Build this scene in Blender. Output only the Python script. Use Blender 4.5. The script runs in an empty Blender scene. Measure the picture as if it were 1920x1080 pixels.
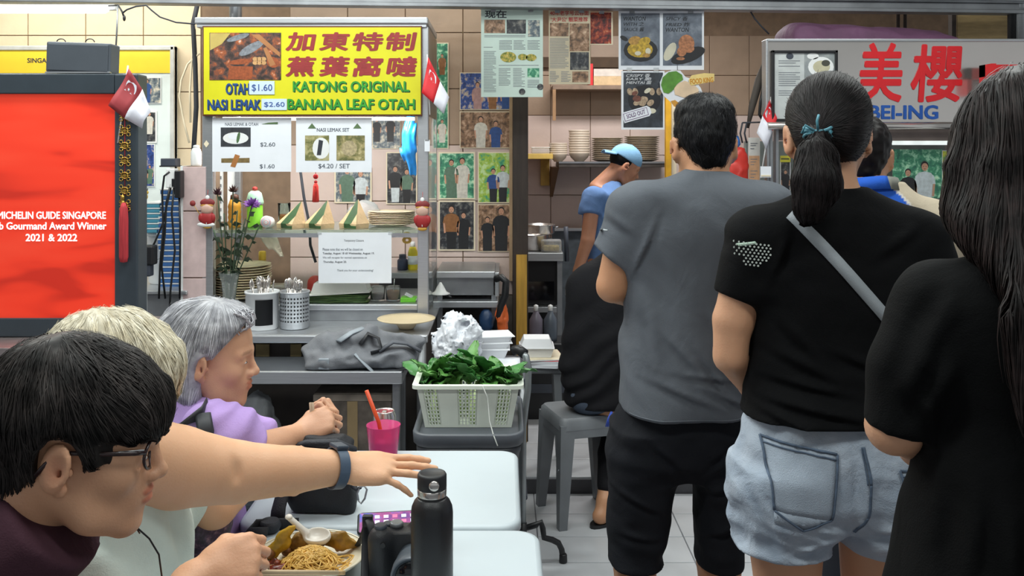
import bpy,bmesh,math,random
import numpy as np
from mathutils import Vector,Matrix
rnd=random.Random(7)
SC=bpy.context.scene
COL=SC.collection
# camera
FPX,VX,VY,CH=1700.0,945.0,285.0,1.58
cam_d=bpy.data.cameras.new('camera')
cam=bpy.data.objects.new('camera',cam_d);COL.objects.link(cam)
cam.location=(0,0,CH);cam.rotation_euler=(math.pi/2,0,0)
cam_d.sensor_width=36.0;cam_d.lens=36.0*FPX/1920.0
cam_d.shift_x=(960-VX)/1920.0;cam_d.shift_y=-(540-VY)/1920.0
cam_d.clip_start=0.05
SC.camera=cam
# world, lamps, exposure
wd=bpy.data.worlds.new('world');SC.world=wd;wd.use_nodes=True
wd.node_tree.nodes['Background'].inputs[0].default_value=(0.92,0.97,1.0,1)
wd.node_tree.nodes['Background'].inputs[1].default_value=0.40
SC.view_settings.view_transform='Standard';SC.view_settings.look='None'
SC.view_settings.gamma=1.0;SC.view_settings.exposure=0.22
SC.view_settings.use_curve_mapping=False
def ceiling_or_fill(x,y,z,power,col=(0.95,1.0,0.97),sx=1.25,sy=0.25):
 L=bpy.data.lights.new('ceiling_or_fill_light','AREA');L.shape='RECTANGLE'
 L.size=sx;L.size_y=sy;L.energy=power;L.color=col
 o=bpy.data.objects.new('ceiling_or_fill_light',L);COL.objects.link(o);o.location=(x,y,z)
 return o
for a in[(-0.75,0.9,2.85,17),(0.9,0.7,2.85,14),(-0.5,2.3,2.85,17),(0.9,2.5,2.85,13),(-2.0,2.9,2.85,22),(-0.9,3.3,2.85,17),(1.5,3.2,2.85,12)]:
 ceiling_or_fill(*a)
ceiling_or_fill(0.75,5.7,2.75,34,(1.0,0.98,0.96))
ceiling_or_fill(-2.2,4.2,2.8,21,(1.0,0.95,0.84),1.3,0.1)  # unseen warm fill, added to brighten the left tiled wall
ceiling_or_fill(-.3,4.45,2.8,5,(1.0,0.93,0.8),1.0,0.1)
# helpers
def W(px,py,Y):
 return Vector(((px-VX)*Y/FPX,Y,CH-(py-VY)*Y/FPX))
def lin(c):
 if isinstance(c,str):
  c=[int(c[i:i+2],16)/255 for i in(0,2,4)]
 return tuple((v/12.92 if v<=0.04045 else((v+0.055)/1.055)**2.4)for v in c[:3])+(1.0,)
MATS={}
def mat(name,col,rough=0.55,metal=0.0,var=0.10,vs=14.0,bump=0.0,bs=120.0,col2=None,trans=0.0,ior=1.45,emit=0.0,sss=0.0,aniso=None,spec=None,alpha=1.0,attr=None,wrink=0.0,ws=9.0,sheen=0.0,stretch=None):
 if name in MATS:return MATS[name]
 m=bpy.data.materials.new(name);m.use_nodes=True;MATS[name]=m
 nt=m.node_tree;N=nt.nodes;Lk=nt.links
 b=N['Principled BSDF'];b.inputs['Roughness'].default_value=rough;b.inputs['Metallic'].default_value=metal
 c1=lin(col);c2=lin(col2)if col2 else tuple(v*(1-2.2*var)for v in c1[:3])+(1,)
 tc=N.new('ShaderNodeTexCoord');src=tc.outputs['Object']
 if stretch:
  mp=N.new('ShaderNodeMapping');mp.inputs['Scale'].default_value=stretch
  Lk.new(src,mp.inputs[0]);src=mp.outputs[0]
 no=N.new('ShaderNodeTexNoise');no.inputs['Scale'].default_value=vs;no.inputs['Detail'].default_value=4
 Lk.new(src,no.inputs['Vector'])
 rp=N.new('ShaderNodeValToRGB');rp.color_ramp.elements[0].position=0.35;rp.color_ramp.elements[1].position=0.7
 rp.color_ramp.elements[0].color=c2;rp.color_ramp.elements[1].color=c1
 Lk.new(no.outputs[0],rp.inputs[0]);out=rp.outputs[0]
 if attr:
  at=N.new('ShaderNodeAttribute');at.attribute_name=attr
  mx=N.new('ShaderNodeMix');mx.data_type='RGBA';mx.blend_type='MULTIPLY';mx.inputs[0].default_value=1.0
  Lk.new(out,mx.inputs[6]);Lk.new(at.outputs['Color'],mx.inputs[7]);out=mx.outputs[2]
 Lk.new(out,b.inputs['Base Color'])
 if emit:
  Lk.new(out,b.inputs['Emission Color']);b.inputs['Emission Strength'].default_value=emit
 nrm=None
 if wrink:
  n3=N.new('ShaderNodeTexNoise');n3.inputs['Scale'].default_value=ws;n3.inputs['Detail'].default_value=3
  n3.inputs['Distortion'].default_value=0.8
  Lk.new(src,n3.inputs['Vector'])
  bb=N.new('ShaderNodeBump');bb.inputs['Strength'].default_value=1.0;bb.inputs['Distance'].default_value=wrink
  Lk.new(n3.outputs[0],bb.inputs['Height']);nrm=bb.outputs[0]
 if bump:
  n2=N.new('ShaderNodeTexNoise');n2.inputs['Scale'].default_value=bs;n2.inputs['Detail'].default_value=2
  Lk.new(src,n2.inputs['Vector'])
  bp=N.new('ShaderNodeBump');bp.inputs['Strength'].default_value=1.0;bp.inputs['Distance'].default_value=bump
  Lk.new(n2.outputs[0],bp.inputs['Height'])
  if nrm:Lk.new(nrm,bp.inputs['Normal'])
  nrm=bp.outputs[0]
 if nrm:Lk.new(nrm,b.inputs['Normal'])
 if trans:
  b.inputs['Transmission Weight'].default_value=trans;b.inputs['IOR'].default_value=ior
 if sss:
  b.inputs['Subsurface Weight'].default_value=sss;b.inputs['Subsurface Radius'].default_value=(0.012,0.005,0.003)
  b.inputs['Subsurface Scale'].default_value=1.0
 if spec is not None:b.inputs['Specular IOR Level'].default_value=spec
 if sheen:b.inputs['Sheen Weight'].default_value=sheen
 if alpha<1:
  b.inputs['Alpha'].default_value=alpha
 return m
def printmat(name,cols,scale=30.0,kind='noise',rough=0.45,detail=5):
 if name in MATS:return MATS[name]
 m=bpy.data.materials.new(name);m.use_nodes=True;MATS[name]=m
 nt=m.node_tree;N=nt.nodes;b=N['Principled BSDF'];b.inputs['Roughness'].default_value=rough
 tc=N.new('ShaderNodeTexCoord')
 if kind=='vor':
  t=N.new('ShaderNodeTexVoronoi');t.inputs['Scale'].default_value=scale
  sp=N.new('ShaderNodeSeparateColor');nt.links.new(t.outputs['Color'],sp.inputs[0]);o=sp.outputs[0]
 else:
  t=N.new('ShaderNodeTexNoise');t.inputs['Scale'].default_value=scale;t.inputs['Detail'].default_value=detail
  t.inputs['Distortion'].default_value=0.3;t.inputs['Roughness'].default_value=.62;o=t.outputs[0]
 nt.links.new(tc.outputs['Object'],t.inputs['Vector'])
 cols=sorted(cols,key=lambda c:sum(lin(c)[:3]))if kind!='vor' else cols
 r=N.new('ShaderNodeValToRGB');n=len(cols)
 lo,hi=(0.0,1.0)if kind=='vor' else(0.28,0.72)
 e=r.color_ramp.elements
 while len(e)<n:e.new(0.5)
 for i,c in enumerate(cols):
  e[i].position=lo+(hi-lo)*i/max(1,n-1);e[i].color=lin(c)
 if kind=='vor':r.color_ramp.interpolation='CONSTANT'
 nt.links.new(o,r.inputs[0]);nt.links.new(r.outputs[0],b.inputs['Base Color'])
 return m
class MB:
 def __init__(s):s.v=[];s.f=[];s.mi=[];s.sm=[];s.M=None;s.cur=0;s.smooth=False
 def _add(s,vs,fs,smooth=None):
  o=len(s.v)
  if s.M is not None:vs=[s.M@Vector(p)for p in vs]
  s.v+=[tuple(p)for p in vs]
  for f in fs:
   s.f.append(tuple(i+o for i in f));s.mi.append(s.cur);s.sm.append(s.smooth if smooth is None else smooth)
  return s
 def box(s,x0,x1,y0,y1,z0,z1,bv=0.0):
  if bv>0:
   bm=bmesh.new();bmesh.ops.create_cube(bm,size=1)
   for q in bm.verts:
    q.co=Vector((x0+(q.co.x+.5)*(x1-x0),y0+(q.co.y+.5)*(y1-y0),z0+(q.co.z+.5)*(z1-z0)))
   bv=min(bv,.49*min(abs(x1-x0),abs(y1-y0),abs(z1-z0)))
   bmesh.ops.bevel(bm,geom=list(bm.edges),offset=bv,segments=2,profile=.5,affect='EDGES')
   return s.bm(bm)
  vs=[(x,y,z)for z in(z0,z1)for y in(y0,y1)for x in(x0,x1)]
  return s._add(vs,[(0,2,3,1),(4,5,7,6),(0,1,5,4),(2,6,7,3),(0,4,6,2),(1,3,7,5)])
 def bm(s,bm,smooth=None):
  bm.verts.index_update()
  s._add([q.co for q in bm.verts],[[q.index for q in f.verts]for f in bm.faces],smooth);bm.free();return s
 def lathe(s,prof,c=(0,0,0),seg=24,sx=1.0,sy=1.0,cap=True,smooth=True):
  vs=[];fs=[];n=len(prof)
  for r,z in prof:
   for k in range(seg):
    a=2*math.pi*k/seg
    vs.append((c[0]+r*math.cos(a)*sx,c[1]+r*math.sin(a)*sy,c[2]+z))
  for i in range(n-1):
   for k in range(seg):
    k2=(k+1)%seg
    fs.append((i*seg+k,i*seg+k2,(i+1)*seg+k2,(i+1)*seg+k))
  s._add(vs,fs,smooth)
  if cap:
   o=[]
   if prof[0][0]>1e-5:o.append(tuple(reversed(range(seg))))
   if prof[-1][0]>1e-5:o.append(tuple((n-1)*seg+k for k in range(seg)))
   base=len(s.v)-len(vs)
   for f in o:s.f.append(tuple(i+base for i in f));s.mi.append(s.cur);s.sm.append(False)
  return s
 def tube(s,pts,r,seg=8,flat=None,smooth=True,cap=True):
  P=[Vector(p)for p in pts];n=len(P);vs=[];fs=[]
  rs=r if isinstance(r,(list,tuple))else[r]*n
  t=(P[1]-P[0]).normalized();up=Vector((0,0,1))if abs(t.z)<.9 else Vector((1,0,0))
  u=t.cross(up).normalized()
  for i in range(n):
   t=(P[min(i+1,n-1)]-P[max(i-1,0)]).normalized()
   u=(u-t*u.dot(t));u=u.normalized()if u.length>1e-6 else t.orthogonal().normalized()
   w=t.cross(u)
   for k in range(seg):
    a=2*math.pi*k/seg
    fa,fb=flat if flat else(1,1)
    vs.append(P[i]+(u*math.cos(a)*fa+w*math.sin(a)*fb)*rs[i])
  for i in range(n-1):
   for k in range(seg):
    k2=(k+1)%seg
    fs.append((i*seg+k,i*seg+k2,(i+1)*seg+k2,(i+1)*seg+k))
  if cap:fs+=[tuple(reversed(range(seg))),tuple((n-1)*seg+k for k in range(seg))]
  return s._add(vs,fs,smooth)
 def ball(s,c,r,seg=12,rings=8,R=None):
  r=r if isinstance(r,(list,tuple))else(r,r,r)
  vs=[];fs=[]
  for i in range(rings+1):
   th=math.pi*i/rings
   for k in range(seg):
    a=2*math.pi*k/seg
    p=Vector((r[0]*math.sin(th)*math.cos(a),r[1]*math.sin(th)*math.sin(a),-r[2]*math.cos(th)))
    if R:p=R@p
    vs.append(Vector(c)+p)
  for i in range(rings):
   for k in range(seg):
    k2=(k+1)%seg
    fs.append((i*seg+k,i*seg+k2,(i+1)*seg+k2,(i+1)*seg+k))
  return s._add(vs,fs,True)
 def poly(s,pts,y0=0.0,th=0.0):
  n=len(pts);vs=[(p[0],y0,p[1])for p in pts]
  A=sum(pts[i][0]*pts[(i+1)%n][1]-pts[(i+1)%n][0]*pts[i][1]for i in range(n))
  idx=list(range(n))if A>0 else list(range(n))[::-1]
  if th<=0:return s._add(vs,[tuple(idx)],False)
  vs+=[(p[0],y0+th,p[1])for p in pts]
  fs=[tuple(idx),tuple(i+n for i in reversed(idx))]
  for a in range(n):
   i,j=idx[a],idx[(a+1)%n]
   fs.append((j,i,i+n,j+n))
  return s._add(vs,fs,False)
 def grid(s,P,closed=False,smooth=True,th=None):
  n,m=len(P),len(P[0]);vs=[p for row in P for p in row];fs=[]
  for i in range(n-1):
   for j in range(m-1):
    fs.append((i*m+j,i*m+j+1,(i+1)*m+j+1,(i+1)*m+j))
  if th is not None:
   o=len(vs);th=Vector(th);vs=vs+[Vector(p)+th for p in vs]
   k=len(fs)
   for f in fs[:k]:fs.append(tuple(i+o for i in reversed(f)))
   bd=[i for i in range(m)]+[i*m+m-1 for i in range(1,n)]+[(n-1)*m+j for j in range(m-2,-1,-1)]+[i*m for i in range(n-2,0,-1)]
   for a in range(len(bd)):
    i,j=bd[a],bd[(a+1)%len(bd)]
    fs.append((j,i,i+o,j+o))
  return s._add(vs,fs,smooth)
 def build(s,name,m,parent=None,world=False,loc=None):
  me=bpy.data.meshes.new(name)
  vs=s.v
  if world and parent is not None:
   inv=PM[parent.name].inverted();vs=[tuple(inv@Vector(p))for p in vs]
  elif loc is not None:
   L=Vector(loc);vs=[tuple(Vector(p)-L)for p in vs]
  me.from_pydata(vs,[],s.f)
  ms=m if isinstance(m,(list,tuple))else[m]
  for q in ms:me.materials.append(q)
  me.polygons.foreach_set('material_index',s.mi);me.polygons.foreach_set('use_smooth',s.sm)
  me.update()
  o=bpy.data.objects.new(name,me);COL.objects.link(o)
  if parent is not None:o.parent=parent
  if parent is None and loc is not None:o.location=loc
  if parent is None:PM[o.name]=Matrix.Translation(Vector(loc))if loc is not None else Matrix.Identity(4)
  else:PM[o.name]=PM[parent.name].copy()
  return o
PM={}
def tag(o,label,cat,group=None,kind=None):
 o['label']=label;o['category']=cat
 if group:o['group']=group
 if kind:o['kind']=kind
 return o
def struct(o):
 o['kind']='structure';return o
def thing(name,label,cat,loc=(0,0,0),rz=0.0,group=None,rot=None):
 o=bpy.data.objects.new(name,None);COL.objects.link(o);o.empty_display_size=0.05
 o.location=loc;o.rotation_euler=rot if rot else(0,0,rz)
 PM[o.name]=Matrix.Translation(Vector(loc))@o.rotation_euler.to_matrix().to_4x4()
 return tag(o,label,cat,group)
def dup(o,loc,rot=None,label=None,scale=None):
 c=o.copy();COL.objects.link(c);c.location=loc
 if rot:c.rotation_euler=rot
 if scale:c.scale=scale
 if label:c['label']=label
 for ch in[q for q in KIDS(o)]:
  d=ch.copy();COL.objects.link(d);d.parent=c
  for g in KIDS(ch):
   e=g.copy();COL.objects.link(e);e.parent=d
 return c
def KIDS(o):return[q for q in bpy.data.objects if q.parent==o]
def text_mesh(body,bold=0.0,space=1.0,shear=0.0,extr=0.0,sq=1.0,res=3):
 cu=bpy.data.curves.new('t','FONT');cu.body=body;cu.offset=bold;cu.extrude=extr
 cu.space_character=space;cu.shear=shear;cu.resolution_u=res;cu.align_x='LEFT'
 o=bpy.data.objects.new('t',cu);COL.objects.link(o)
 bpy.context.view_layer.update()
 me=bpy.data.meshes.new_from_object(o.evaluated_get(bpy.context.evaluated_depsgraph_get()))
 bpy.data.objects.remove(o);bpy.data.curves.remove(cu)
 return me
def lettering(body,x0,x1,z0,z1,y,m,parent,bold=0.0,space=1.0,shear=0.0,depth=0.0015,name='lettering',rot=0.0,world=True,keep=False):
 me=text_mesh(body,0.0,space,shear,extr=0.02)
 if bold>0:
  b2=bmesh.new();b2.from_mesh(me);src=bpy.data.meshes.new('s');b2.to_mesh(src)
  for qk,(ex,ey)in enumerate(((bold,0),(-bold,0),(0,bold),(0,-bold),(bold*.7,bold*.7),(-bold*.7,-bold*.7),(bold*.7,-bold*.7),(-bold*.7,bold*.7))):
   k0=len(b2.verts);b2.from_mesh(src);b2.verts.ensure_lookup_table()
   for vv in b2.verts[k0:]:vv.co.x+=ex;vv.co.y+=ey;vv.co.z+=.003*(qk+1)
  b2.to_mesh(me);b2.free();bpy.data.meshes.remove(src)
 n=len(me.vertices);co=np.zeros(n*3);me.vertices.foreach_get('co',co);co=co.reshape(-1,3)
 mn,mx=co.min(0),co.max(0);sz=np.maximum(mx-mn,1e-6)
 q=np.zeros_like(co)
 u=(co[:,0]-mn[0])/sz[0];w=(co[:,1]-mn[1])/sz[1]
 q[:,0]=x0+u*(x1-x0);q[:,2]=z0+w*(z1-z0)
 q[:,1]=y-depth*(co[:,2]-mn[2])/sz[2]
 if rot:
  cx,cz=(x0+x1)/2,(z0+z1)/2;c,s_=math.cos(rot),math.sin(rot)
  dx,dz=q[:,0]-cx,q[:,2]-cz
  q[:,0]=cx+dx*c-dz*s_;q[:,2]=cz+dx*s_+dz*c
 if world and parent is not None:
  M=np.array(PM[parent.name].inverted());q=q@M[:3,:3].T+M[:3,3]
 me.vertices.foreach_set('co',q.astype(np.float32).ravel());me.update();me.name=name
 me.materials.clear();me.materials.append(m)
 for i in range(len(me.polygons)):pass
 me.polygons.foreach_set('material_index',[0]*len(me.polygons))
 o=bpy.data.objects.new(name,me);COL.objects.link(o);o.parent=parent
 if parent is not None:PM[o.name]=PM[parent.name].copy()
 return o
# signed distance fields -> smooth organic meshes
def axis(*segs):
 out=[]
 for a,b,h in segs:
  n=max(1,int(round((b-a)/h)));out+=list(np.linspace(a,b,n+1)[:-1])
 out.append(segs[-1][1]);return np.array(out,np.float32)
def A3(p):return np.array([p[0],p[1],p[2]],np.float32)
class Field:
 def __init__(s,xs,ys,zs):
  s.x,s.y,s.z=xs,ys,zs;s.d=np.full((len(xs),len(ys),len(zs)),1.0,np.float32)
 def sub(s,lo,hi,m):
  r=[]
  for ax,a,b in((s.x,lo[0],hi[0]),(s.y,lo[1],hi[1]),(s.z,lo[2],hi[2])):
   i=max(0,int(np.searchsorted(ax,a-m))-1);j=min(len(ax),int(np.searchsorted(ax,b+m))+1)
   if j<=i:return None
   r.append(slice(i,j))
  return tuple(r)
 def grid(s,sl):
  return s.x[sl[0]][:,None,None],s.y[sl[1]][None,:,None],s.z[sl[2]][None,None,:]
 def comb(s,sl,d,k,op):
  a=s.d[sl]
  if op=='u':
   if k>0:
    h=np.maximum(k-np.abs(a-d),0)/k;s.d[sl]=np.minimum(a,d)-h*h*k*.25
   else:s.d[sl]=np.minimum(a,d)
  else:
   d=-d
   if k>0:
    h=np.maximum(k-np.abs(a-d),0)/k;s.d[sl]=np.maximum(a,d)+h*h*k*.25
   else:s.d[sl]=np.maximum(a,d)
 def cone(s,a,b,ra,rb,k=.02,op='u',flat=None,cut=None):
  a,b=A3(a),A3(b);r=max(ra,rb);sl=s.sub(np.minimum(a,b)-r,np.maximum(a,b)+r,k+.03)
  if sl is None:return s
  X,Y,Z=s.grid(sl);ba=b-a;L=float(ba@ba)+1e-12
  dx,dy,dz=X-a[0],Y-a[1],Z-a[2]
  t=np.clip((dx*ba[0]+dy*ba[1]+dz*ba[2])/L,0,1)
  dx=dx-t*ba[0];dy=dy-t*ba[1];dz=dz-t*ba[2]
  if flat:
   n=A3(Vector(flat[0]).normalized());q=(dx*n[0]+dy*n[1]+dz*n[2])*(flat[1]-1)
   dx=dx+n[0]*q;dy=dy+n[1]*q;dz=dz+n[2]*q
  d=np.sqrt(dx*dx+dy*dy+dz*dz)-(ra+(rb-ra)*t)
  if cut:
   p,n=A3(cut[0]),A3(Vector(cut[1]).normalized());d=np.maximum(d,(X-p[0])*n[0]+(Y-p[1])*n[1]+(Z-p[2])*n[2])
  s.comb(sl,d,k,op);return s
 def chain(s,pts,rs,k=.02,flat=None):
  for i in range(len(pts)-1):s.cone(pts[i],pts[i+1],rs[i],rs[i+1],k if i==0 else min(k,.008),flat=flat)
  return s
 def ell(s,c,r,R=None,k=.02,op='u'):
  c=A3(c);r=A3(r if isinstance(r,(tuple,list))else(r,r,r));m=float(r.max())
  sl=s.sub(c-m,c+m,k+.03)
  if sl is None:return s
  X,Y,Z=s.grid(sl);dx,dy,dz=X-c[0],Y-c[1],Z-c[2]
  if R is not None:
   R=np.array(R,np.float32);p=[dx*R[0,i]+dy*R[1,i]+dz*R[2,i]for i in range(3)]
  else:p=[dx+0*dy+0*dz,dy+0*dx+0*dz,dz+0*dx+0*dy]
  k0=np.sqrt((p[0]/r[0])**2+(p[1]/r[1])**2+(p[2]/r[2])**2)
  k1=np.sqrt((p[0]/r[0]**2)**2+(p[1]/r[1]**2)**2+(p[2]/r[2]**2)**2)+1e-9
  s.comb(sl,k0*(k0-1)/k1,k,op);return s
 def loft(s,rows,k=.03,pw=2.3,op='u'):
  rows=sorted(rows,key=lambda r:r[0]);R=np.array(rows,np.float64)
  lo=(float((R[:,1]-R[:,3]).min()),float((R[:,2]-R[:,4]).min()),float(R[0,0]))
  hi=(float((R[:,1]+R[:,3]).max()),float((R[:,2]+R[:,4]).max()),float(R[-1,0]))
  sl=s.sub(lo,hi,k+.03);X,Y,Z=s.grid(sl);z=s.z[sl[2]]
  zz=np.linspace(R[0,0],R[-1,0],200);cols=[]
  for c in range(1,5):
   v=np.interp(zz,R[:,0],R[:,c]);ker=np.hanning(15);ker/=ker.sum()
   v=np.convolve(np.pad(v,7,mode='edge'),ker,'valid');cols.append(np.interp(z,zz,v).astype(np.float32)[None,None,:])
  cx,cy,a,b=cols
  n=(np.abs((X-cx)/a)**pw+np.abs((Y-cy)/b)**pw)**(1/pw)
  d=(n-1)*np.minimum(a,b)*.9
  d=np.maximum(d,np.maximum(Z-hi[2],lo[2]-Z))
  s.comb(sl,d.astype(np.float32),k,op);return s
 def plane(s,p,n,k=.0,sub=None):
  n=A3(Vector(n).normalized());p=A3(p)
  d=(s.x[:,None,None]-p[0])*n[0]+(s.y[None,:,None]-p[1])*n[1]+(s.z[None,None,:]-p[2])*n[2]
  if k>0:
   h=np.maximum(k-np.abs(s.d-d),0)/k;s.d=np.maximum(s.d,d)+h*h*k*.25
  else:s.d=np.maximum(s.d,d)
  return s
 def disp(s,fn,lim=.06):
  m=np.abs(s.d)<lim;ii=np.nonzero(m)
  s.d[ii]+=fn(s.x[ii[0]],s.y[ii[1]],s.z[ii[2]]).astype(np.float32);return s
 def at(s,P):
  P=np.asarray(P,np.float32);ix=[];fr=[]
  for c,ax in enumerate((s.x,s.y,s.z)):
   i=np.clip(np.searchsorted(ax,P[:,c])-1,0,len(ax)-2);ix.append(i)
   fr.append(np.clip((P[:,c]-ax[i])/(ax[i+1]-ax[i]),0,1))
  r=0
  for a in(0,1):
   for b in(0,1):
    for c in(0,1):
     w=(fr[0]if a else 1-fr[0])*(fr[1]if b else 1-fr[1])*(fr[2]if c else 1-fr[2])
     r=r+w*s.d[ix[0]+a,ix[1]+b,ix[2]+c]
  return r
 def grad(s,P,h=.004):
  P=np.asarray(P,np.float32);g=np.zeros_like(P)
  for c in range(3):
   e=np.zeros(3,np.float32);e[c]=h;g[:,c]=s.at(P+e)-s.at(P-e)
  return g/(np.linalg.norm(g,axis=1,keepdims=True)+1e-9)
 def front(s,x,z,y0=None,y1=None,n=160):
  x=np.asarray(x,np.float32).ravel();z=np.asarray(z,np.float32).ravel()
  ys=np.linspace(s.y[0]if y0 is None else y0,s.y[-1]if y1 is None else y1,n)
  V=np.stack([s.at(np.stack([x,np.full_like(x,yy),z],1))for yy in ys],1)
  out=np.full(len(x),np.nan)
  neg=V<0;hit=neg.any(1);k=neg.argmax(1)
  for i in np.nonzero(hit)[0]:
   j=k[i]
   out[i]=ys[0]if j==0 else ys[j-1]+(ys[j]-ys[j-1])*V[i,j-1]/(V[i,j-1]-V[i,j]+1e-9)
  return out
 def mesh(s):
  d=s.d;sg=d<0
  n=[k-1 for k in d.shape];cnt=np.zeros(n,np.int8)
  for a in(0,1):
   for b in(0,1):
    for c in(0,1):cnt+=sg[a:n[0]+a,b:n[1]+b,c:n[2]+c]
  ci,cj,ck=np.nonzero((cnt>0)&(cnt<8));m=len(ci)
  idx=np.full(n,-1,np.int32);idx[ci,cj,ck]=np.arange(m)
  acc=np.zeros((m,3));w=np.zeros(m)
  cor=[(a,b,c)for a in(0,1)for b in(0,1)for c in(0,1)]
  val={q:d[ci+q[0],cj+q[1],ck+q[2]].astype(np.float64)for q in cor}
  for q in cor:
   for ax in range(3):
    if q[ax]:continue
    q2=list(q);q2[ax]=1;q2=tuple(q2)
    A,B=val[q],val[q2];cr=(A<0)!=(B<0)
    t=np.where(cr,A/np.where(cr,A-B,1),0)
    f=[np.full(m,float(q[c]))for c in range(3)];f[ax]=t
    for c in range(3):acc[:,c]+=np.where(cr,f[c],0)
    w+=cr
  acc/=np.maximum(w,1)[:,None]
  P=np.empty((m,3))
  for c,(axv,ii)in enumerate(((s.x,ci),(s.y,cj),(s.z,ck))):
   P[:,c]=axv[ii]+acc[:,c]*(axv[ii+1]-axv[ii])
  Q=[]
  for ax in range(3):
   sl0=[slice(None)]*3;sl1=[slice(None)]*3;sl0[ax]=slice(0,-1);sl1[ax]=slice(1,None)
   A,B=sg[tuple(sl0)],sg[tuple(sl1)];o1,o2=[c for c in range(3)if c!=ax]
   e=np.nonzero(A!=B);e=[k.copy()for k in e]
   ok=(e[o1]>0)&(e[o2]>0)&(e[o1]<n[o1])&(e[o2]<n[o2])
   e=[k[ok]for k in e];pos=A[tuple(e)]
   def cell(da,db):
    q=[k for k in e];q[o1]=e[o1]+da;q[o2]=e[o2]+db;return idx[tuple(q)]
   c0,c1,c2,c3=cell(-1,-1),cell(0,-1),cell(0,0),cell(-1,0)
   F=np.stack([c0,c1,c2,c3],1);flip=pos if ax!=1 else~pos
   F[~flip]=F[~flip][:,::-1];Q.append(F)
  return P,np.concatenate(Q)
def mesh_from(name,P,Q,m,parent,colfn=None,matfn=None,relax=1):
 if relax:
  for _ in range(relax):
   S=np.zeros_like(P);c=np.zeros(len(P))
   for a in range(4):
    b=(a+1)%4
    np.add.at(S,Q[:,a],P[Q[:,b]]);np.add.at(S,Q[:,b],P[Q[:,a]]);np.add.at(c,Q[:,a],1);np.add.at(c,Q[:,b],1)
   P=P*.45+.55*S/np.maximum(c,1)[:,None]
 me=bpy.data.meshes.new(name);L=P
 if parent is not None:
  M=np.array(PM[parent.name].inverted());L=P@M[:3,:3].T+M[:3,3]
 me.vertices.add(len(P));me.vertices.foreach_set('co',L.astype(np.float32).ravel())
 me.loops.add(len(Q)*4);me.loops.foreach_set('vertex_index',Q.astype(np.int32).ravel())
 me.polygons.add(len(Q));me.polygons.foreach_set('loop_start',np.arange(0,len(Q)*4,4,dtype=np.int32))
 me.update(calc_edges=True);me.validate()
 ms=m if isinstance(m,(list,tuple))else[m]
 for q in ms:me.materials.append(q)
 if matfn is not None and len(me.polygons)==len(Q):
  me.polygons.foreach_set('material_index',matfn(P[Q].mean(1)).astype(np.int32))
 if colfn is not None:
  at=me.color_attributes.new('tint','FLOAT_COLOR','POINT');C=np.ones((len(P),4),np.float32);C[:,:3]=colfn(P)
  at.data.foreach_set('color',C.ravel())
 me.polygons.foreach_set('use_smooth',[True]*len(me.polygons))
 o=bpy.data.objects.new(name,me);COL.objects.link(o);o.parent=parent
 PM[o.name]=PM[parent.name].copy()if parent is not None else Matrix.Identity(4)
 return o
def field_obj(name,F,m,parent,**kw):
 P,Q=F.mesh();return mesh_from(name,P,Q,m,parent,**kw)
def creases(Y,segs):
 L=[(W(a,b,Y),W(c,d,Y),am,w)for a,b,c,d,am,w in segs]
 def fn(x,y,z):
  r=0*x
  for p,q,am,w in L:
   dx,dz=q.x-p.x,q.z-p.z;n=math.hypot(dx,dz);t=np.clip(((x-p.x)*dx+(z-p.z)*dz)/(n*n),0,1)
   sd=((x-p.x)*dz-(z-p.z)*dx)/n;e=np.hypot(x-p.x-t*dx,z-p.z-t*dz)
   r=r+am*(sd/w)*np.exp(-(e/w)**2)*np.sin(math.pi*np.clip(t,.06,.94))*2.3
  return np.where(y<Y,r,0)
 return fn
_G=np.random.RandomState(3).rand(32,32,32).astype(np.float32)
def vnoise(x,y,z):
 r=0;xi=np.floor(x).astype(int);yi=np.floor(y).astype(int);zi=np.floor(z).astype(int)
 fx,fy,fz=x-xi,y-yi,z-zi
 fx,fy,fz=[f*f*(3-2*f)for f in(fx,fy,fz)]
 for a in(0,1):
  for b in(0,1):
   for c in(0,1):
    r=r+(fx if a else 1-fx)*(fy if b else 1-fy)*(fz if c else 1-fz)*_G[(xi+a)%32,(yi+b)%32,(zi+c)%32]
 return r*2-1
# common materials
M_tile=mat('wall_tile_beige','d6c2b9',.35,var=.05,vs=5,bump=.0006,bs=60)
M_tileLit=mat('wall_tile_lit','ead7b6',.35,var=.06,vs=4,bump=.0006,bs=60)  # same beige tile, lamp light on the left wall put into its colour
M_tileDim=mat('wall_tile_dim','a8907a',.4,var=.10,vs=4,bump=.0006,bs=60)  # same beige tile, dim warm light of the upper rows put into its colour
M_grout=mat('grout','8c7560',.9,var=.12)
M_floor=mat('floor_tile','c9ccd0',.28,var=.06,vs=6)
M_fgrout=mat('floor_grout','85858a',.9)
M_dark=mat('dark_riser','4a4a4e',.6)
M_steel=mat('brushed_steel','c9ccd0',.36,.8,var=.06,vs=8,stretch=(1,8,30))
M_steelD=mat('dull_steel','a3a6aa',.45,.75,var=.12,vs=8)
M_mirror=mat('mirror_steel','d9d4cf',.2,.88,var=.03,vs=3)
M_black=mat('black_plastic','1c1d20',.42,var=.1)
M_dgrey=mat('charcoal_plastic','3f4550',.45,var=.06)
M_white=mat('white_plastic','e9ebea',.4,var=.04)
M_paper=mat('white_paper','e6eaf0',.6,var=.02)
M_cream=mat('cream_paper','e8dcc0',.6,var=.05)
M_yel=mat('sign_yellow','d8d31e',.4,var=.03)
M_red=mat('red_paint','d6262a',.45,var=.05)
M_wood=mat('dark_wood','3a2f28',.55,var=.2,vs=9,stretch=(6,6,.6))
M_woodY=mat('yellow_wood','c79a3e',.5,var=.15,vs=8,stretch=(6,6,.6))
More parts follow.
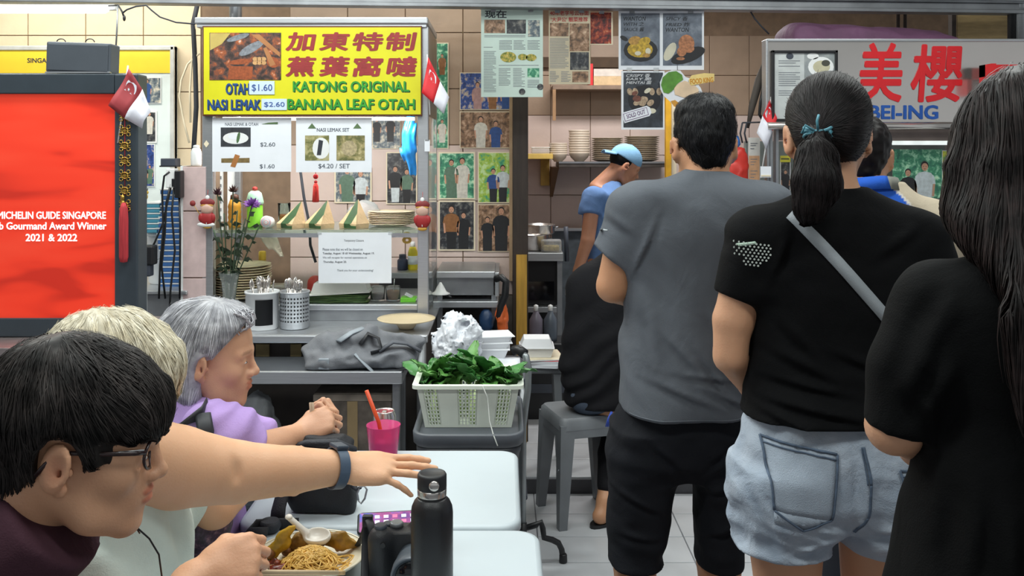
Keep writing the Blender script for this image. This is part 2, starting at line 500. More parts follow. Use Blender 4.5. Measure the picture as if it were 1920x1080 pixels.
M_glass=mat('clear_glass','ffffff',.02,var=0,trans=1.0,ior=1.12,spec=.3)
M_clear=mat('clear_plastic','f2f5f6',.25,var=.05,trans=.75,ior=1.2,wrink=.004,ws=40)
M_gold=mat('gold_metal','d3ab55',.35,1.0,var=.15,vs=60)
M_ink=mat('dark_ink','30343c',.7,var=.02)
M_inkg=mat('grey_ink','7d8288',.7,var=.1,vs=200)
M_skinp=mat('print_skin','c9977a',.5,var=.1)
M_hairp=mat('print_hair','241d1b',.5)
# floor, step, walls, ceiling
fl=struct(MB().box(-5,5,-4,4.2,-.1,-.006).build('floor',M_fgrout))
def tiles(parent,x0,x1,y0,y1,nx,ny,z,m,gap=.005,th=.012):
 w,h=(x1-x0)/nx,(y1-y0)/ny
 mb=MB().box(0,w-gap,0,h-gap,-th,0,.0015);proto=None
 for i in range(nx):
  for j in range(ny):
   if proto is None:o=mb.build('floor_tile',m,parent);proto=o
   else:o=proto.copy();COL.objects.link(o);o.parent=parent
   o.location=(x0+i*w,y0+j*h,z)
tiles(fl,-.76,1.94,2.556,4.196,9,7,0,M_floor)
rf=struct(MB().box(-5,5,4.2,7.2,-.1,.062).build('floor_raised',M_dark))
tiles(rf,.0,1.5,4.21,6.65,5,10,.072,M_floor)
def wall_tiles(parent,xs,zs,y,m,gap=.005):
 cache={}
 for i in range(len(xs)-1):
  for j in range(len(zs)-1):
   w,h=xs[i+1]-xs[i],zs[j+1]-zs[j];k=(round(w,3),round(h,3))
   if k not in cache:
    o=MB().box(0,w-gap,-.008,.004,0,h-gap,.0015).build('wall_tile',m,parent);cache[k]=o
   else:o=cache[k].copy();COL.objects.link(o);o.parent=parent
   o.location=(xs[i],y+rnd.uniform(-.0006,.0006),zs[j])
YW=4.85
tw=.308
wl=struct(MB().box(-4.6,.06,YW,YW+.1,-.006,2.9).build('wall_back',M_grout))
xs0=-2.54
wall_tiles(wl,[xs0-2*tw+tw*k for k in range(6)],[2.205-.302*4+.302*k for k in range(6)],YW,M_tileLit)
xm=(869-VX)/FPX*YW
wall_tiles(wl,[xm-3*tw,xm-2*tw,xm-tw,xm,.05],[.82,1.02,1.32,1.62],YW,M_tile)
wall_tiles(wl,[xm-3*tw,xm-2*tw,xm-tw,xm,.05],[1.62,1.92,2.22,2.52],YW,M_tileDim)
MB().box(-.45,.058,YW-.012,YW,0.08,.815).build('wall_panel',mat('dirty_wall','8f857b',.7,var=.25,vs=6),wl)
YK=6.9
wk=struct(MB().box(.0,4.6,YK,YK+.1,-.006,3.0).build('wall_kitchen',M_grout))
kx=[(1033-VX)/FPX*YK+.302*k for k in range(-1,8)]
kz=[1.58-(365-VY)/FPX*YK+.303*k for k in range(-3,5)]
wall_tiles(wk,kx,kz[:6],YK,M_tile)
wall_tiles(wk,kx,kz[5:],YK,M_tileDim)
sw=struct(MB().box(-.04,.06,YW+.1,YK,-.006,3.0).build('wall_side',mat('side_wall_brown','8e7666',.7)))  # plain even brown side wall
cl=struct(MB().box(-5,5,-4,7.2,3.0,3.08).build('ceiling',mat('ceiling_white','d9d9d4',.8)))
dp=MB().box(W(961,0,4.75)[0],W(990,0,4.75)[0],4.72,4.84,.062,2.62,.004)
dp=struct(dp.build('trim_post',M_wood))
MB().box(W(968,0,4.7)[0],W(988,0,4.7)[0],4.705,4.722,.07,W(0,478,4.7)[2]).build('lower_facing',M_woodY,dp)
MB().box(W(955,0,4.75)[0],W(963,0,4.75)[0],4.78,4.85,.9,2.0).build('edge_strip',mat('edge_beige','b79a78',.6),dp)
yp=struct(MB().box(W(1246,0,6.2)[0],W(1256,0,6.2)[0],6.14,6.2,.062,2.1,.003).build('trim_yellow_post',mat('yellow_post','d9a52a',.45)))
MB().box(W(1256,0,6.2)[0],W(1266,0,6.2)[0],6.16,6.2,.062,2.1).build('post_edge',M_cream,yp)
bm_=MB()
for z0,z1,y0,y1 in((0.0,.018,-.03,.05),(.018,.05,-.012,.04),(.05,.065,-.03,.05)):
 bm_.box(-3.1,3.1,y0,y1,z0,z1,.003)
rail=thing('canopy_rail','long steel canopy rail running across the top above the stalls','rail',(0,4.3,2.262),math.atan2(.36,4.9))
bm_.build('rail_profile',M_steelD,rail)
MB().box(-3.1,3.1,-.05,-.03,.06,.085).build('drip_edge',M_steel,rail)
for x in(-2.9,-1.46,.3,2.9):MB().box(x-.015,x+.015,.05,.09,.064,.6).build('hanger',M_steelD,rail)
# left side: award display, board, lamp
YD=3.2
def D(px,py):return W(px,py,YD)
x0,x1=D(-75,0)[0],D(258,0)[0];zb,zt=D(0,632)[2],D(0,138)[2]
kd=thing('award_display','tall dark framed screen showing red award notice with white text','display',((x0+x1)/2,YD,zb))
sx0,sx1,sz0,sz1=D(-28,0)[0],D(214,0)[0],D(0,597)[2],D(0,176)[2]
f=MB();M_frame=mat('display_frame','38424a',.4,var=.06)
f.box(x0,sx0,YD,YD+.09,zb,zt,.006).box(sx1,x1,YD,YD+.09,zb,zt,.006)
f.box(sx0,sx1,YD,YD+.09,zb,sz0,.004).box(sx0,sx1,YD,YD+.09,sz1,zt,.004).box(sx0,sx1,YD+.03,YD+.09,sz0,sz1)
f.build('frame',M_frame,kd,True)
m=bpy.data.materials.new('red_screen');m.use_nodes=True;nt=m.node_tree;b=nt.nodes['Principled BSDF'];b.inputs['Roughness'].default_value=.3
tc=nt.nodes.new('ShaderNodeTexCoord');mp=nt.nodes.new('ShaderNodeMapping');mp.inputs['Rotation'].default_value=(0,.75,0);mp.inputs['Scale'].default_value=(1.2,1,5)
no=nt.nodes.new('ShaderNodeTexNoise');no.inputs['Scale'].default_value=2.2;no.inputs['Detail'].default_value=1.5;no.inputs['Distortion'].default_value=.4
rp=nt.nodes.new('ShaderNodeValToRGB');e=rp.color_ramp.elements;e[0].position=.36;e[0].color=lin('c92a17');e[1].position=.46;e[1].color=lin('ee3a20');q=e.new(.75);q.color=lin('f2452a')
nt.links.new(tc.outputs['Object'],mp.inputs[0]);nt.links.new(mp.outputs[0],no.inputs['Vector']);nt.links.new(no.outputs[0],rp.inputs[0])
nt.links.new(rp.outputs[0],b.inputs['Base Color']);nt.links.new(rp.outputs[0],b.inputs['Emission Color']);b.inputs['Emission Strength'].default_value=.3
scr=MB().box(sx0,sx1,YD+.012,YD+.03,sz0,sz1).build('screen',m,kd,True)
M_wtext=mat('white_screen_text','ffffff',.5,var=0,emit=.6)
for tx,a,bb,t,u in(('MICHELIN GUIDE SINGAPORE',-8,196,411,397),('Bib Gourmand Award Winner',-18,197,431,417),('2021 & 2022',45,142,453,439)):
 lettering(tx,D(a,0)[0],D(bb,0)[0],D(0,t)[2],D(0,u)[2],YD+.0115,M_wtext,scr,bold=.018)
tb=thing('steel_side_table','steel table carrying the red award display','table',(-1.85,3.3,0))
t=MB().box(-2.45,-1.1,3.03,3.62,.885,.925,.004).build('tabletop',mat('pinkish_steel','b3a7a6',.4,.8,var=.1),tb,True)
for x in(-2.4,-1.15):
 for y in(3.08,3.57):MB().tube([(x,y,0),(x,y,.886)],.016).build('leg',M_steelD,tb,True)
MB().box(-2.4,-1.15,3.1,3.55,.3,.32).build('lower_shelf',M_steelD,tb,True)
bx=thing('floodlight_panel','flat dark grey panel box with two hooks above the red screen','light panel',W(154,138,3.24))
bp_=MB();bp_.M=Matrix.Rotation(math.radians(2),4,'Y')
w2=60/1700*3.24
bp_.box(-w2,w2,-.035,.045,0,.108,.006);bp_.box(-w2+.008,w2-.008,-.0385,-.034,.006,.1,.002)
bp_.build('housing',mat('panel_grey','4d545c',.5,var=.05),bx)
for s in(-.075,.028):
 MB().tube([(s+.016*math.cos(a),0,.112+.012*math.sin(a))for a in[math.pi*k/8 for k in range(9)]],.002,6).build('hook',M_black,bx)
MB().box(-w2,w2,-.037,-.02,-.001,.004).build('edge_trim',M_steel,bx)
YB=4.8
def Bd(px,py):return W(px,py,YB)
bo=thing('notice_board','white framed notice board with yellow header behind the display','board',Bd(130,385))
bx0,bx1,bz0,bz1=Bd(-70,0)[0],Bd(328,0)[0],Bd(0,388)[2],Bd(0,86)[2]
MB().box(bx0,bx1,YB,YB+.035,bz0,bz1).build('backing',mat('board_white','dfeae8',.4,var=.03),bo,True)
fr=MB();q=.024
fr.box(bx0,bx1,YB-.012,YB+.035,bz1-q,bz1,.004).box(bx1-q,bx1,YB-.012,YB+.035,bz0,bz1,.006).box(bx0,bx1,YB-.012,YB+.035,bz0,bz0+q,.004)
fr.build('frame',mat('board_frame','dfe0da',.35,.3),bo,True)
MB().box(bx0,bx1-q,YB-.004,YB,Bd(0,137)[2],bz1-q).build('yellow_header',mat('header_yellow','f2cf35',.5,var=.02),bo,True)
lettering('SINGAPORE',Bd(52,0)[0],Bd(118,0)[0],Bd(0,118)[2],Bd(0,109)[2],YB-.004,M_ink,bo,bold=.02)
M_busy=printmat('print_busy',['2a3038','6d7a80','c9c2b0','4a5560','e0d8c8'],35)
M_busyG=printmat('print_green',['1d4a3a','3f8f6a','a9d9b8','2d6e5a','d8e8c0'],30)
M_busyW=printmat('print_warm',['3a2a22','8a6a50','d9c0a0','5a4636','b09078'],35)
M_busyB=printmat('print_blue',['16264f','2e4c90','8fa6cc','22346a','b9a890'],30)
M_busyD=printmat('print_dark',['17181c','33363c','6a6a66','202226','8e8a80'],35)
def figure(mb,cx,z0,h,shirt,low=None,cap=None,face=2,hair=3,cut=1.0):
 r=h*.075;hz=z0+h-r
 def el(x,z,rx,rz,n=14):return[(x+rx*math.cos(2*math.pi*k/n),z+rz*math.sin(2*math.pi*k/n))for k in range(n)]
 y=-.0012
 if low is not None:
  mb.cur=low;mb.poly([(cx-h*.10,z0),(cx+h*.10,z0),(cx+h*.12,z0+h*.45),(cx-h*.12,z0+h*.45)],y)
 mb.cur=shirt
 mb.poly([(cx-h*.13,z0+(h*.4 if low is not None else 0)),(cx+h*.13,z0+(h*.4 if low is not None else 0)),(cx+h*.15,z0+h*.70),(cx+h*.12,z0+h*.80),(cx,z0+h*.83),(cx-h*.12,z0+h*.80),(cx-h*.15,z0+h*.70)],y-.0002)
 for s in(-1,1):
  mb.cur=shirt;mb.poly([(cx+s*h*.12,z0+h*.79),(cx+s*h*.17,z0+h*.74),(cx+s*h*.2,z0+h*.6),(cx+s*h*.14,z0+h*.6)],y-.0003)
  mb.cur=face;mb.poly([(cx+s*h*.19,z0+h*.6),(cx+s*h*.15,z0+h*.6),(cx+s*h*.13,z0+h*.38),(cx+s*h*.17,z0+h*.37)],y-.0003)
 mb.cur=hair;mb.poly(el(cx,hz+r*.15,r*.95,r*1.05),y-.0004)
 mb.cur=face;mb.poly(el(cx,hz-r*.22,r*.78,r*.95),y-.0006)
 mb.cur=hair
 for s in(-1,1):mb.poly(el(cx+s*r*.32,hz-r*.1,r*.14,r*.08,6),y-.0008)
 mb.poly(el(cx,hz-r*.7,r*.28,r*.07,6),y-.0008)
 if cap is not None:mb.cur=cap;mb.poly(el(cx,hz+r*.55,r,r*.55),y-.0009)
PCOL=dict(w='d8d4c8',k='1e2024',t='8f6038',b='2b4f8c',g='5c7a66',c='cfd9dc',p='b08a86',y='cfa94a',r='a83030')
def PMt(c):return mat('print_'+c,PCOL[c],.5,var=.12,vs=60)
def photo(name,label,px0,py0,px1,py1,Y,bg,people,border=.012,bm=None,group=None,th=.004):
 a,b_=W(px0,py1,Y),W(px1,py0,Y);w,h=b_[0]-a[0],b_[2]-a[2]
 t=thing(name,label,'photo',(a[0]+w/2,Y,a[2]),group=group)
 MB().box(-w/2,w/2,0,th,0,h).build('mount',bm or M_cream,t)
 MB().box(-w/2+border,w/2-border,-.001,.0,border,h-border).build('print',bg,t)
 if people:
  ms=[]
  for(u,v,hh,s,lo)in people:
   for c in(s,lo):
    if c and c not in ms:ms.append(c)
  slots=[PMt(c)for c in ms]+[M_skinp,M_hairp]
  for(u,v,hh,s,lo)in people:
   mb=MB();figure(mb,-w/2+border+u*(w-2*border),border+v*(h-2*border),hh*(h-2*border),ms.index(s),ms.index(lo)if lo else None,face=len(ms),hair=len(ms)+1)
   mb.v=[(min(max(p[0],-w/2+border),w/2-border),p[1],min(max(p[2],border),h-border))for p in mb.v]
   mb.build('figure',slots,t)
 return t
photo('photo_print','photo of person in blue shirt pinned on the notice board',264,145,302,194,YB-.006,M_busy,[(.3,0,.95,'b',None)],.004,M_white,'photos on the notice board')
photo('photo_print','photo of person in white shirt pinned on the notice board',262,208,294,268,YB-.006,M_busyD,[(.6,.25,.75,'w',None)],.008,M_white,'photos on the notice board')
photo('photo_print','lowest photo on the notice board, crowd under blue awning',262,270,290,350,YB-.006,M_busyB,[(.3,0,.5,'k',None),(.7,.05,.45,'g',None)],.004,M_white,'photos on the notice board')
YT=3.7
lt=thing('tube_lamp','lit white fluorescent tube hanging at the upper left','lamp',W(60,16,YT))
a=W(60,17,YT);xe=W(203,0,YT)[0]
M_tube=mat('lit_tube','ffffff',.4,var=0,emit=4.0)
MB().tube([(a[0]-.9,YT,a[2]),(xe-.012,YT,a[2]),(xe,YT,a[2])],[.017,.017,.010],14).build('tube',M_tube,lt,True)
MB().box(a[0]-.95,xe+.02,YT+.016,YT+.05,a[2]+.0,a[2]+.022,.003).build('fitting',M_white,lt,True)
MB().tube([W(221,10,YT),W(219,60,YT),W(217,96,YT+.02)],.0035,6).build('hanging_rod',M_steelD,lt,True)
MB().tube([W(203,11,YT),W(222,10,YT),W(229,22,YT),W(234,36,YT)],.004,6).build('pigtail',M_black,lt,True)
MB().ball(W(233,34,YT),(.006,.006,.013)).build('connector',M_black,lt,True)
cb=MB().tube([W(229,25,YT),W(238,18,YT),W(255,12,YT),W(274,10,YT),W(285,20,YT),W(300,32,YT),(W(330,42,YT)),W(366,45,YT)],.0035,6).build('lamp_cable',M_ink,None,loc=W(300,32,YT))
tag(cb,'thin dark lamp cable sagging from tube lamp to the yellow sign','cable')
for i,(pts,c,lab)in enumerate((([(372,0),(362,45),(366,120),(368,200),(362,300)],M_ink,'thick dark cable hanging left of the yellow sign'),([(374,100),(352,120),(340,150),(336,180),(345,230),(355,268)],M_cream,'cream cable looping on the wall left of the yellow sign'),([(366,40),(360,110),(356,170),(357,230)],M_cream,'straight thin cream cable left of the yellow sign'))):
 o=MB().tube([W(x,y,4.6)for x,y in pts],.012 if i==0 else .005,6).build('wall_cable',c,None,loc=W(362,280,4.6));tag(o,lab,'cable')
# flags
M_fred=mat('flag_red','d8262f',.6,var=.05);M_fwht=mat('flag_white','dfe0ea',.6,var=.03)
def flag(label,hoist,fly,pole,Y,dy=0.0,dull=False):
 H=[W(x,y,Y)for x,y in hoist];Fl=[W(x,y,Y+dy)for x,y in fly]
 t=thing('paper_flag',label,'flag',W(*pole[-1],Y),group='small red and white flags')
 MB().tube([W(x,y,Y+.013)for x,y in pole],.0028,6).build('stick',M_white,t,True)
 def pt(u,v):
  k=0 if u<.5 else 1;f_=u*2-k
  a=H[k].lerp(H[k+1],f_);b=Fl[k].lerp(Fl[k+1],f_);p=a.lerp(b,v)
  p.y+=.010*math.sin(v*5+u*2);return p
 for nm,u0,u1,m in(('red_half',0,.5,mat('flag_red_dull','a63a40',.6)if dull else M_fred),('white_half',.5,1,M_fwht)):
  MB().grid([[pt(u0+(u1-u0)*i/4,j/8)for j in range(9)]for i in range(5)],th=(0,.0012,0)).build(nm,m,t,True)
 s=(H[0]-H[2]).length;
 def mark(u,v):p=pt(u,v);p.y-=.002;return p
 c=mark(.25,.26);r=s*.15
 ax=(pt(.25,.3)-pt(.25,.2)).normalized();az=(pt(.2,.25)-pt(.3,.25)).normalized()
 outer=[c+ax*r*math.cos(a)+az*r*math.sin(a)for a in[math.radians(60+240*k/14)for k in range(15)]]
 inner=[c+ax*(r*.35+r*.85*math.cos(a))+az*r*.85*math.sin(a)for a in[math.radians(285-210*k/14)for k in range(15)]]
 MB()._add(outer+inner,[(i,i+1,28-i,29-i)for i in range(14)]).build('crescent',M_fwht,t,True)
 for k in range(5):
  a=math.radians(90+72*k);p=c+ax*(r*1.0+r*.55*math.cos(a))+az*r*.55*math.sin(a);p.y-=.001
  vs=[p+(ax*math.cos(q)+az*math.sin(q))*r*(.26 if j%2==0 else .11)for j in range(10)for q in[math.radians(90+36*j)]]
  MB()._add(vs,[tuple(range(10))]).build('star',M_fwht,t,True)
 return t
flag('red and white paper flag hung on the award display corner',[(241,128),(265,167),(281,209)],[(205,198),(234,222),(265,241)],[(240,123),(231,200),(221,268)],3.185,.0,dull=True)
flag('red and white paper flag at right edge of the yellow sign',[(803,107),(825,152),(842,182)],[(791,174),(813,194),(832,214)],[(801,102),(803,150),(806,215)],3.98)
flag('red and white paper flag on the steel stall with red calligraphy',[(1444,187),(1431,217),(1420,249)],[(1456,222),(1448,246),(1437,281)],[(1446,182),(1440,250),(1426,334)],3.985)
oc=thing('gold_charm_chain','string of gold medallions with long red tassel beside red screen','ornament',W(234,205,3.196))
for k in range(7):
 c=W(234,217+k*28,3.196);r=10.5/1700*3.16;m_=MB()
 m_.tube([c+Vector((r*.55*math.cos(a),0,r*.55*math.sin(a)))for a in[2*math.pi*j/16 for j in range(17)]],.0022,6)
 for j in range(4):
  a=math.pi/4+j*math.pi/2;q=c+Vector((r*.95*math.cos(a),0,r*.95*math.sin(a)))
  m_.tube([q+Vector((r*.33*math.cos(b_),0,r*.33*math.sin(b_)))for b_ in[2*math.pi*i/8 for i in range(9)]],.0018,5)
 m_.box(c[0]-r*.25,c[0]+r*.25,c[1]-.002,c[1]+.002,c[2]-r*.25,c[2]+r*.25);m_.box(c[0]-r,c[0]+r,c[1]-.0015,c[1]+.0015,c[2]-.0015,c[2]+.0015)
 m_.build('medallion',M_gold,oc,True)
MB().tube([W(234,150,3.198),W(234,366,3.198)],.001,5).build('cord',M_red,oc,True)
MB().lathe([(.003,.012),(.007,.008),(.007,-.004),(.0045,-.006),(.008,-.01),(.008,-.022),(.004,-.026)],W(230,372,3.19),12).build('bead',M_gold,oc,True)
MB().lathe([(.006,0),(.0135,-.02),(.0155,-.06),(.0155,-.19),(.012,-.208),(.003,-.21)],W(232,380,3.184),16).build('tassel',mat('tassel_red','c83a42',.8,var=.15,vs=80,stretch=(4,4,.2)),oc,True)
# clutter between display and stall
NUM=['','second','third','fourth','fifth','sixth','seventh','eighth','ninth','tenth','eleventh','twelfth','thirteenth','fourteenth','fifteenth','sixteenth','seventeenth','eighteenth']
def ORD(k,n):return 'lowest ' if k==0 else 'topmost ' if k==n-1 else NUM[k]+' from bottom, '
M_blueT=mat('blue_plastic','3f6fae',.4,var=.06);M_tealT=mat('teal_plastic','4b93ab',.4,var=.06)
def trays(px0,px1,py0,py1,n,Y,m,group,lab):
 x0,x1=W(px0,0,Y)[0],W(px1,0,Y)[0];z0,z1=W(0,py1,Y)[2],W(0,py0,Y)[2];h=(z1-z0)/n
 for k in range(n):
  dx=rnd.uniform(-.004,.004)+.010*math.sin(k*.5)
  t=thing('plastic_tray',ORD(k,n)+lab,'tray',((x0+x1)/2+dx,Y+.12,z0+k*h),group=group)
  MB().box(-(x1-x0)/2,(x1-x0)/2,-.12,.12,0,h*.78,.004).build('body',m,t)
  MB().box(-(x1-x0)/2-.002,(x1-x0)/2+.002,-.122,.122,h*.76,h*.97,.001).build('rim',M_white,t)
sd=thing('low_cabinet','low grey cabinet under the stacked blue trays by the wall','cabinet',(-1.7,4.3,0))
MB().box(-2.3,-1.42,4.05,4.6,.06,W(0,548,4.1)[2],.005).build('body',M_steelD,sd,True)
MB().box(-2.32,-1.41,4.03,4.62,W(0,548,4.1)[2],W(0,541,4.1)[2],.004).build('worktop',M_steel,sd,True)
for x in(-2.2,-1.5):MB().box(x-.02,x+.02,4.1,4.5,0,.062).build('foot',M_black,sd,True)
trays(298,341,354,541,18,4.16,M_blueT,'tall stack of blue trays','blue tray with white rim in tall stack beside pink pillar')
ct=thing('white_crate','white plastic tub under teal trays left of the cables','tub',W(282,541,4.16))
ctm=MB();ctm.lathe([(.028,0),(.045,.02),(.052,.22),(.056,.225),(.056,.235),(.048,.238)],(0,.1,0),20,1,1);ctm.build('tub',M_white,ct)
MB().lathe([(.057,.236),(.057,.248),(.05,.252)],(0,.1,0),20).build('lid',M_white,ct)
MB().tube([(-.05,.1,.2),(-.04,.04,.14),(.0,.03,.12),(.04,.04,.14),(.05,.1,.2)],.002,6).build('handle',M_steelD,ct)
trays(264,297,380,437,6,4.16,M_tealT,'short stack of teal trays','teal tray with pale rim in short stack left of cables')
pl=thing('tiled_pillar','short pinkish tiled pillar left of the glass food case','pillar',W(359,600,4.05))
px_=(W(342,0,4.05)[0],W(378,0,4.05)[0])
MB().box(px_[0],px_[1]+.02,4.052,4.25,0,W(0,312,4.05)[2]).build('core',M_grout,pl,True)
zz=[W(0,y,4.05)[2]for y in(690,605,521,396,312)]
for i in range(4):MB().box(px_[0]+.004,px_[1]+.02,4.044,4.056,zz[i]+.003,zz[i+1]-.002,.002).build('tile',mat('pillar_tile','d3bbb9',.4,var=.06,vs=30),pl,True)
MB().box(px_[0]-.006,px_[0]+.005,4.042,4.25,0,W(0,311,4.05)[2]).build('edge_trim',M_white,pl,True)
sb=thing('socket_box','white wall socket box with black adaptor by the pillar','socket',W(325,350,4.04))
MB().box(W(314,0,4.02)[0],W(330,0,4.02)[0],4.0,4.05,W(0,352,4.02)[2],W(0,316,4.02)[2],.004).build('box',M_white,sb,True)
MB().box(W(329,0,4.0)[0],W(340,0,4.0)[0],3.985,4.04,W(0,371,4.0)[2],W(0,320,4.0)[2],.004).build('adaptor',M_black,sb,True)
MB().box(W(323,0,4.0)[0],W(330,0,4.0)[0],3.99,4.01,W(0,350,4.0)[2],W(0,335,4.0)[2],.002).build('plug',M_black,sb,True)
for i,pts in enumerate(([(318,322),(308,330),(304,360),(306,430),(300,500),(298,560)],[(320,345),(312,380),(309,440),(303,500),(310,560)],[(326,352),(322,400),(328,470),(320,540),(318,580)],[(336,371),(338,430),(337,560)],[(320,352),(305,420),(290,455),(284,465)])):
 o=MB().tube([W(x,y,4.0+.004*i)for x,y in pts],.0045,6).build('power_cable',M_black,None,loc=W(*pts[-1],4.0))
 tag(o,['leftmost dark power cable looping down from the white socket box','second dark power cable from the white socket box','middle dark power cable crossing the blue trays','rightmost dark power cable hanging beside the pink pillar','thin dark cable running from socket box to the black pump'][i],'cable','power cables by the pillar')
pu=thing('water_pump','small black motor pump on white pipe behind the display','pump',W(276,560,3.95))
MB().box(W(264,0,3.95)[0],W(290,0,3.95)[0],3.93,3.99,W(0,497,3.95)[2],W(0,460,3.95)[2],.008).build('motor',M_black,pu,True)
MB().box(W(266,0,3.95)[0],W(284,0,3.95)[0],3.935,3.98,W(0,518,3.95)[2],W(0,496,3.95)[2],.005).build('bracket',M_dgrey,pu,True)
MB().tube([W(271,516,3.96),W(271,700,3.96)],.011,10).build('pipe',M_white,pu,True)
ro=thing('router_box','small dark box standing on top of the pink pillar','box',W(335,312,4.1))
c=W(318,312,4.08);MB().box(c[0]-.03,c[0]+.035,4.05,4.12,c[2]-.002,c[2]+.036,.003).build('case',M_dgrey,ro,True)
MB().box(c[0]-.034,c[0]+.04,4.048,4.122,c[2]-.002,c[2]+.004).build('base',M_black,ro,True)
jug=thing('white_dispenser','pale plastic dispenser on the pillar beside the case post','dispenser',W(366,312,4.1))
MB().lathe([(.022,-.001),(.024,.01),(.024,.065),(.018,.08),(.014,.084)],W(368,312,4.12),14).build('bottle',M_white,jug,True)
MB().lathe([(.014,.083),(.014,.095),(.004,.098)],W(368,312,4.12),12).build('cap',M_white,jug,True)
lb=thing('mandarin_charm','small yellow gourd charm above the white tub','ornament',W(272,378,4.14))
MB().ball(W(272,369,4.16),(.013,.012,.016)).ball(W(275,361,4.16),(.009,.009,.009)).build('gourd',mat('gourd_yellow','d9b23e',.4),lb,True)
MB().tube([W(276,358,4.16),W(277,353,4.16)],.002,5).build('stalk',M_wood,lb,True)
# glass food case with yellow sign
YC,YE=4.05,4.58
def C(px,py):return W(px,py,YC)
def cx(px):return C(px,0)[0]
def cz(py):return C(0,py)[2]
ZK=.825
ca=thing('food_display_case','glass and steel food case under the yellow sign','display case',(cx(590),4.3,ZK))
MB().box(cx(367),cx(803),YC-.02,YE,cz(46),cz(33),.006).box(cx(370),cx(800),YC-.012,YE,cz(52),cz(46),.002).build('roof',M_steel,ca,True)
added_tube=MB().tube([Vector((cx(410),YC+.06,cz(222))),Vector((cx(775),YC+.06,cz(222)))],.008,10).build('added_case_tube',mat('added_case_glow','ffffff',.4,var=0,emit=2.0),ca,True)  # unseen glowing tube, added to brighten the case interior
_l=bpy.data.lights.new('added_case_light','AREA');_l.shape='RECTANGLE';_l.size=.85;_l.size_y=.05;_l.energy=7;_l.color=(1,.98,.94)  # area light added along with the case tube
_o=bpy.data.objects.new('added_case_light',_l);COL.objects.link(_o);_o.location=(cx(590),YC+.1,cz(224));_o.rotation_euler=(math.radians(25),0,0)
def post(px0,px1,y0,y1,m=M_steel):return MB().box(cx(px0),cx(px1),y0,y1,ZK,cz(50),.003).build('post',m,ca,True)
post(379,399,YC,YC+.045);post(783,803,YC,YC+.045)
post(379,391,YE-.04,YE);post(791,803,YE-.04,YE)
M_side=mat('case_side_steel','a49c92',.35,1.0,var=.1)
MB().box(cx(799),cx(803),YC+.045,YE-.04,cz(217),cz(50)).build('side_panel',M_side,ca,True)
MB().tube([Vector((cx(397),YC+.36,cz(36))),Vector((cx(397),YC+.36,2.6))],.03,14).build('support_pipe',M_steelD,ca,True)
MB().box(cx(383),cx(387),YC+.045,YE-.04,cz(217),cz(50)).build('side_panel',M_side,ca,True)
MB().box(cx(399),cx(783),YC+.012,YC+.018,cz(572),cz(438)).build('front_pane',M_glass,ca,True)
MB().box(cx(398),cx(784),YC+.012,YC+.018,cz(430),cz(218)).build('front_pane',M_glass,ca,True)
MB().box(cx(801),cx(803),YC+.046,YE-.041,cz(580),cz(218)).build('side_pane',M_glass,ca,True)
MB().box(cx(392),cx(790),YC+.022,YE-.002,cz(438),cz(432)).build('glass_shelf',mat('shelf_glass','cfe8dd',.05,var=0,trans=.9,ior=1.3),ca,True)
MB().box(cx(399),cx(783),YC+.02,YC+.03,cz(446),cz(438)).build('shelf_rail',M_steel,ca,True)
ZD=cz(574)
MB().box(cx(399),cx(783),YC+.02,YE,ZD-.012,ZD).build('deck',M_steel,ca,True)
MB().box(cx(399),cx(783),YC+.004,YC+.022,cz(582),cz(571),.004).build('deck_rail',M_steel,ca,True)
MB().box(cx(399),cx(783),YC+.012,YC+.02,ZK,cz(582)).build('kick_panel',M_steelD,ca,True)
dm=MB().poly([(cx(387)+.012*math.cos(a)*s_,cz(270)+.016*math.sin(a))for a in(0,math.pi/2,math.pi,1.5*math.pi)for s_ in(1,)],YC-.002,.002).build('diamond_sticker',M_cream,ca,True)
dm['label']='cream diamond sticker'
sg=thing('stall_sign','yellow stall sign with red Chinese characters and green lettering','sign',(cx(587),YC-.03,cz(217)))
MB().box(cx(383),cx(792),YC-.026,YC-.002,cz(218),cz(50),.002).build('border',mat('sign_border','6b3a22',.5),sg,True)
MB().box(cx(386),cx(790),YC-.029,YC-.02,cz(215),cz(53)).build('panel',M_yel,sg,True)
yS=YC-.0292
M_maroon=mat('maroon_letter','9c3030',.5);M_green=mat('green_letter','2f9a2f',.5);M_blue=mat('blue_letter','1f4f8f',.5)
M_shad=mat('letter_shadow','20502a',.6);M_pale=mat('letter_halo','e8b98a',.5)
for row,y0,y1 in(('加東特制',97,62),('蕉葉窩噠',145,107)):
 for k,ch in enumerate(row):
  x=538+k*62.5
  lettering(ch,cx(x),cx(x+58),cz(y0),cz(y1),yS,M_maroon,sg,bold=.035,shear=.12)
def shadowed(tx,a,b_,y0,y1,m,bold=.025):
 lettering(tx,cx(a+1.6),cx(b_+1.6),cz(y0+1.5),cz(y1+1.5),yS,M_shad if m is M_green else M_ink,sg,bold,depth=.0008,name='letter_shadow')
 lettering(tx,cx(a),cx(b_),cz(y0),cz(y1),yS-.0009,m,sg,bold)
shadowed('KATONG ORIGINAL',552,769,173,153,M_green);shadowed('BANANA LEAF OTAH',542,779,206,186,M_green)
shadowed('OTAH',427,471,178,157,M_blue);shadowed('NASI LEMAK',393,492,207,187,M_blue)
for tx,a,b_,y0,y1 in(('$1.60',471,518,178,153),('$2.60',494,541,207,186)):
 MB().box(cx(a),cx(b_),yS-.0035,yS-.0015,cz(y0),cz(y1)).build('price_label',mat('label_blue','c9dced',.5,var=.02),sg,True)
 lettering(tx,cx(a+5),cx(b_-4),cz(y0-5),cz(y1+6),yS-.0036,mat('price_ink','3a5a9c',.6),sg)
M_food=printmat('print_food',['1d1716','5a4038','2a2422','8a4a2c','d8cfc0','3a2c28','b5653a'],26)
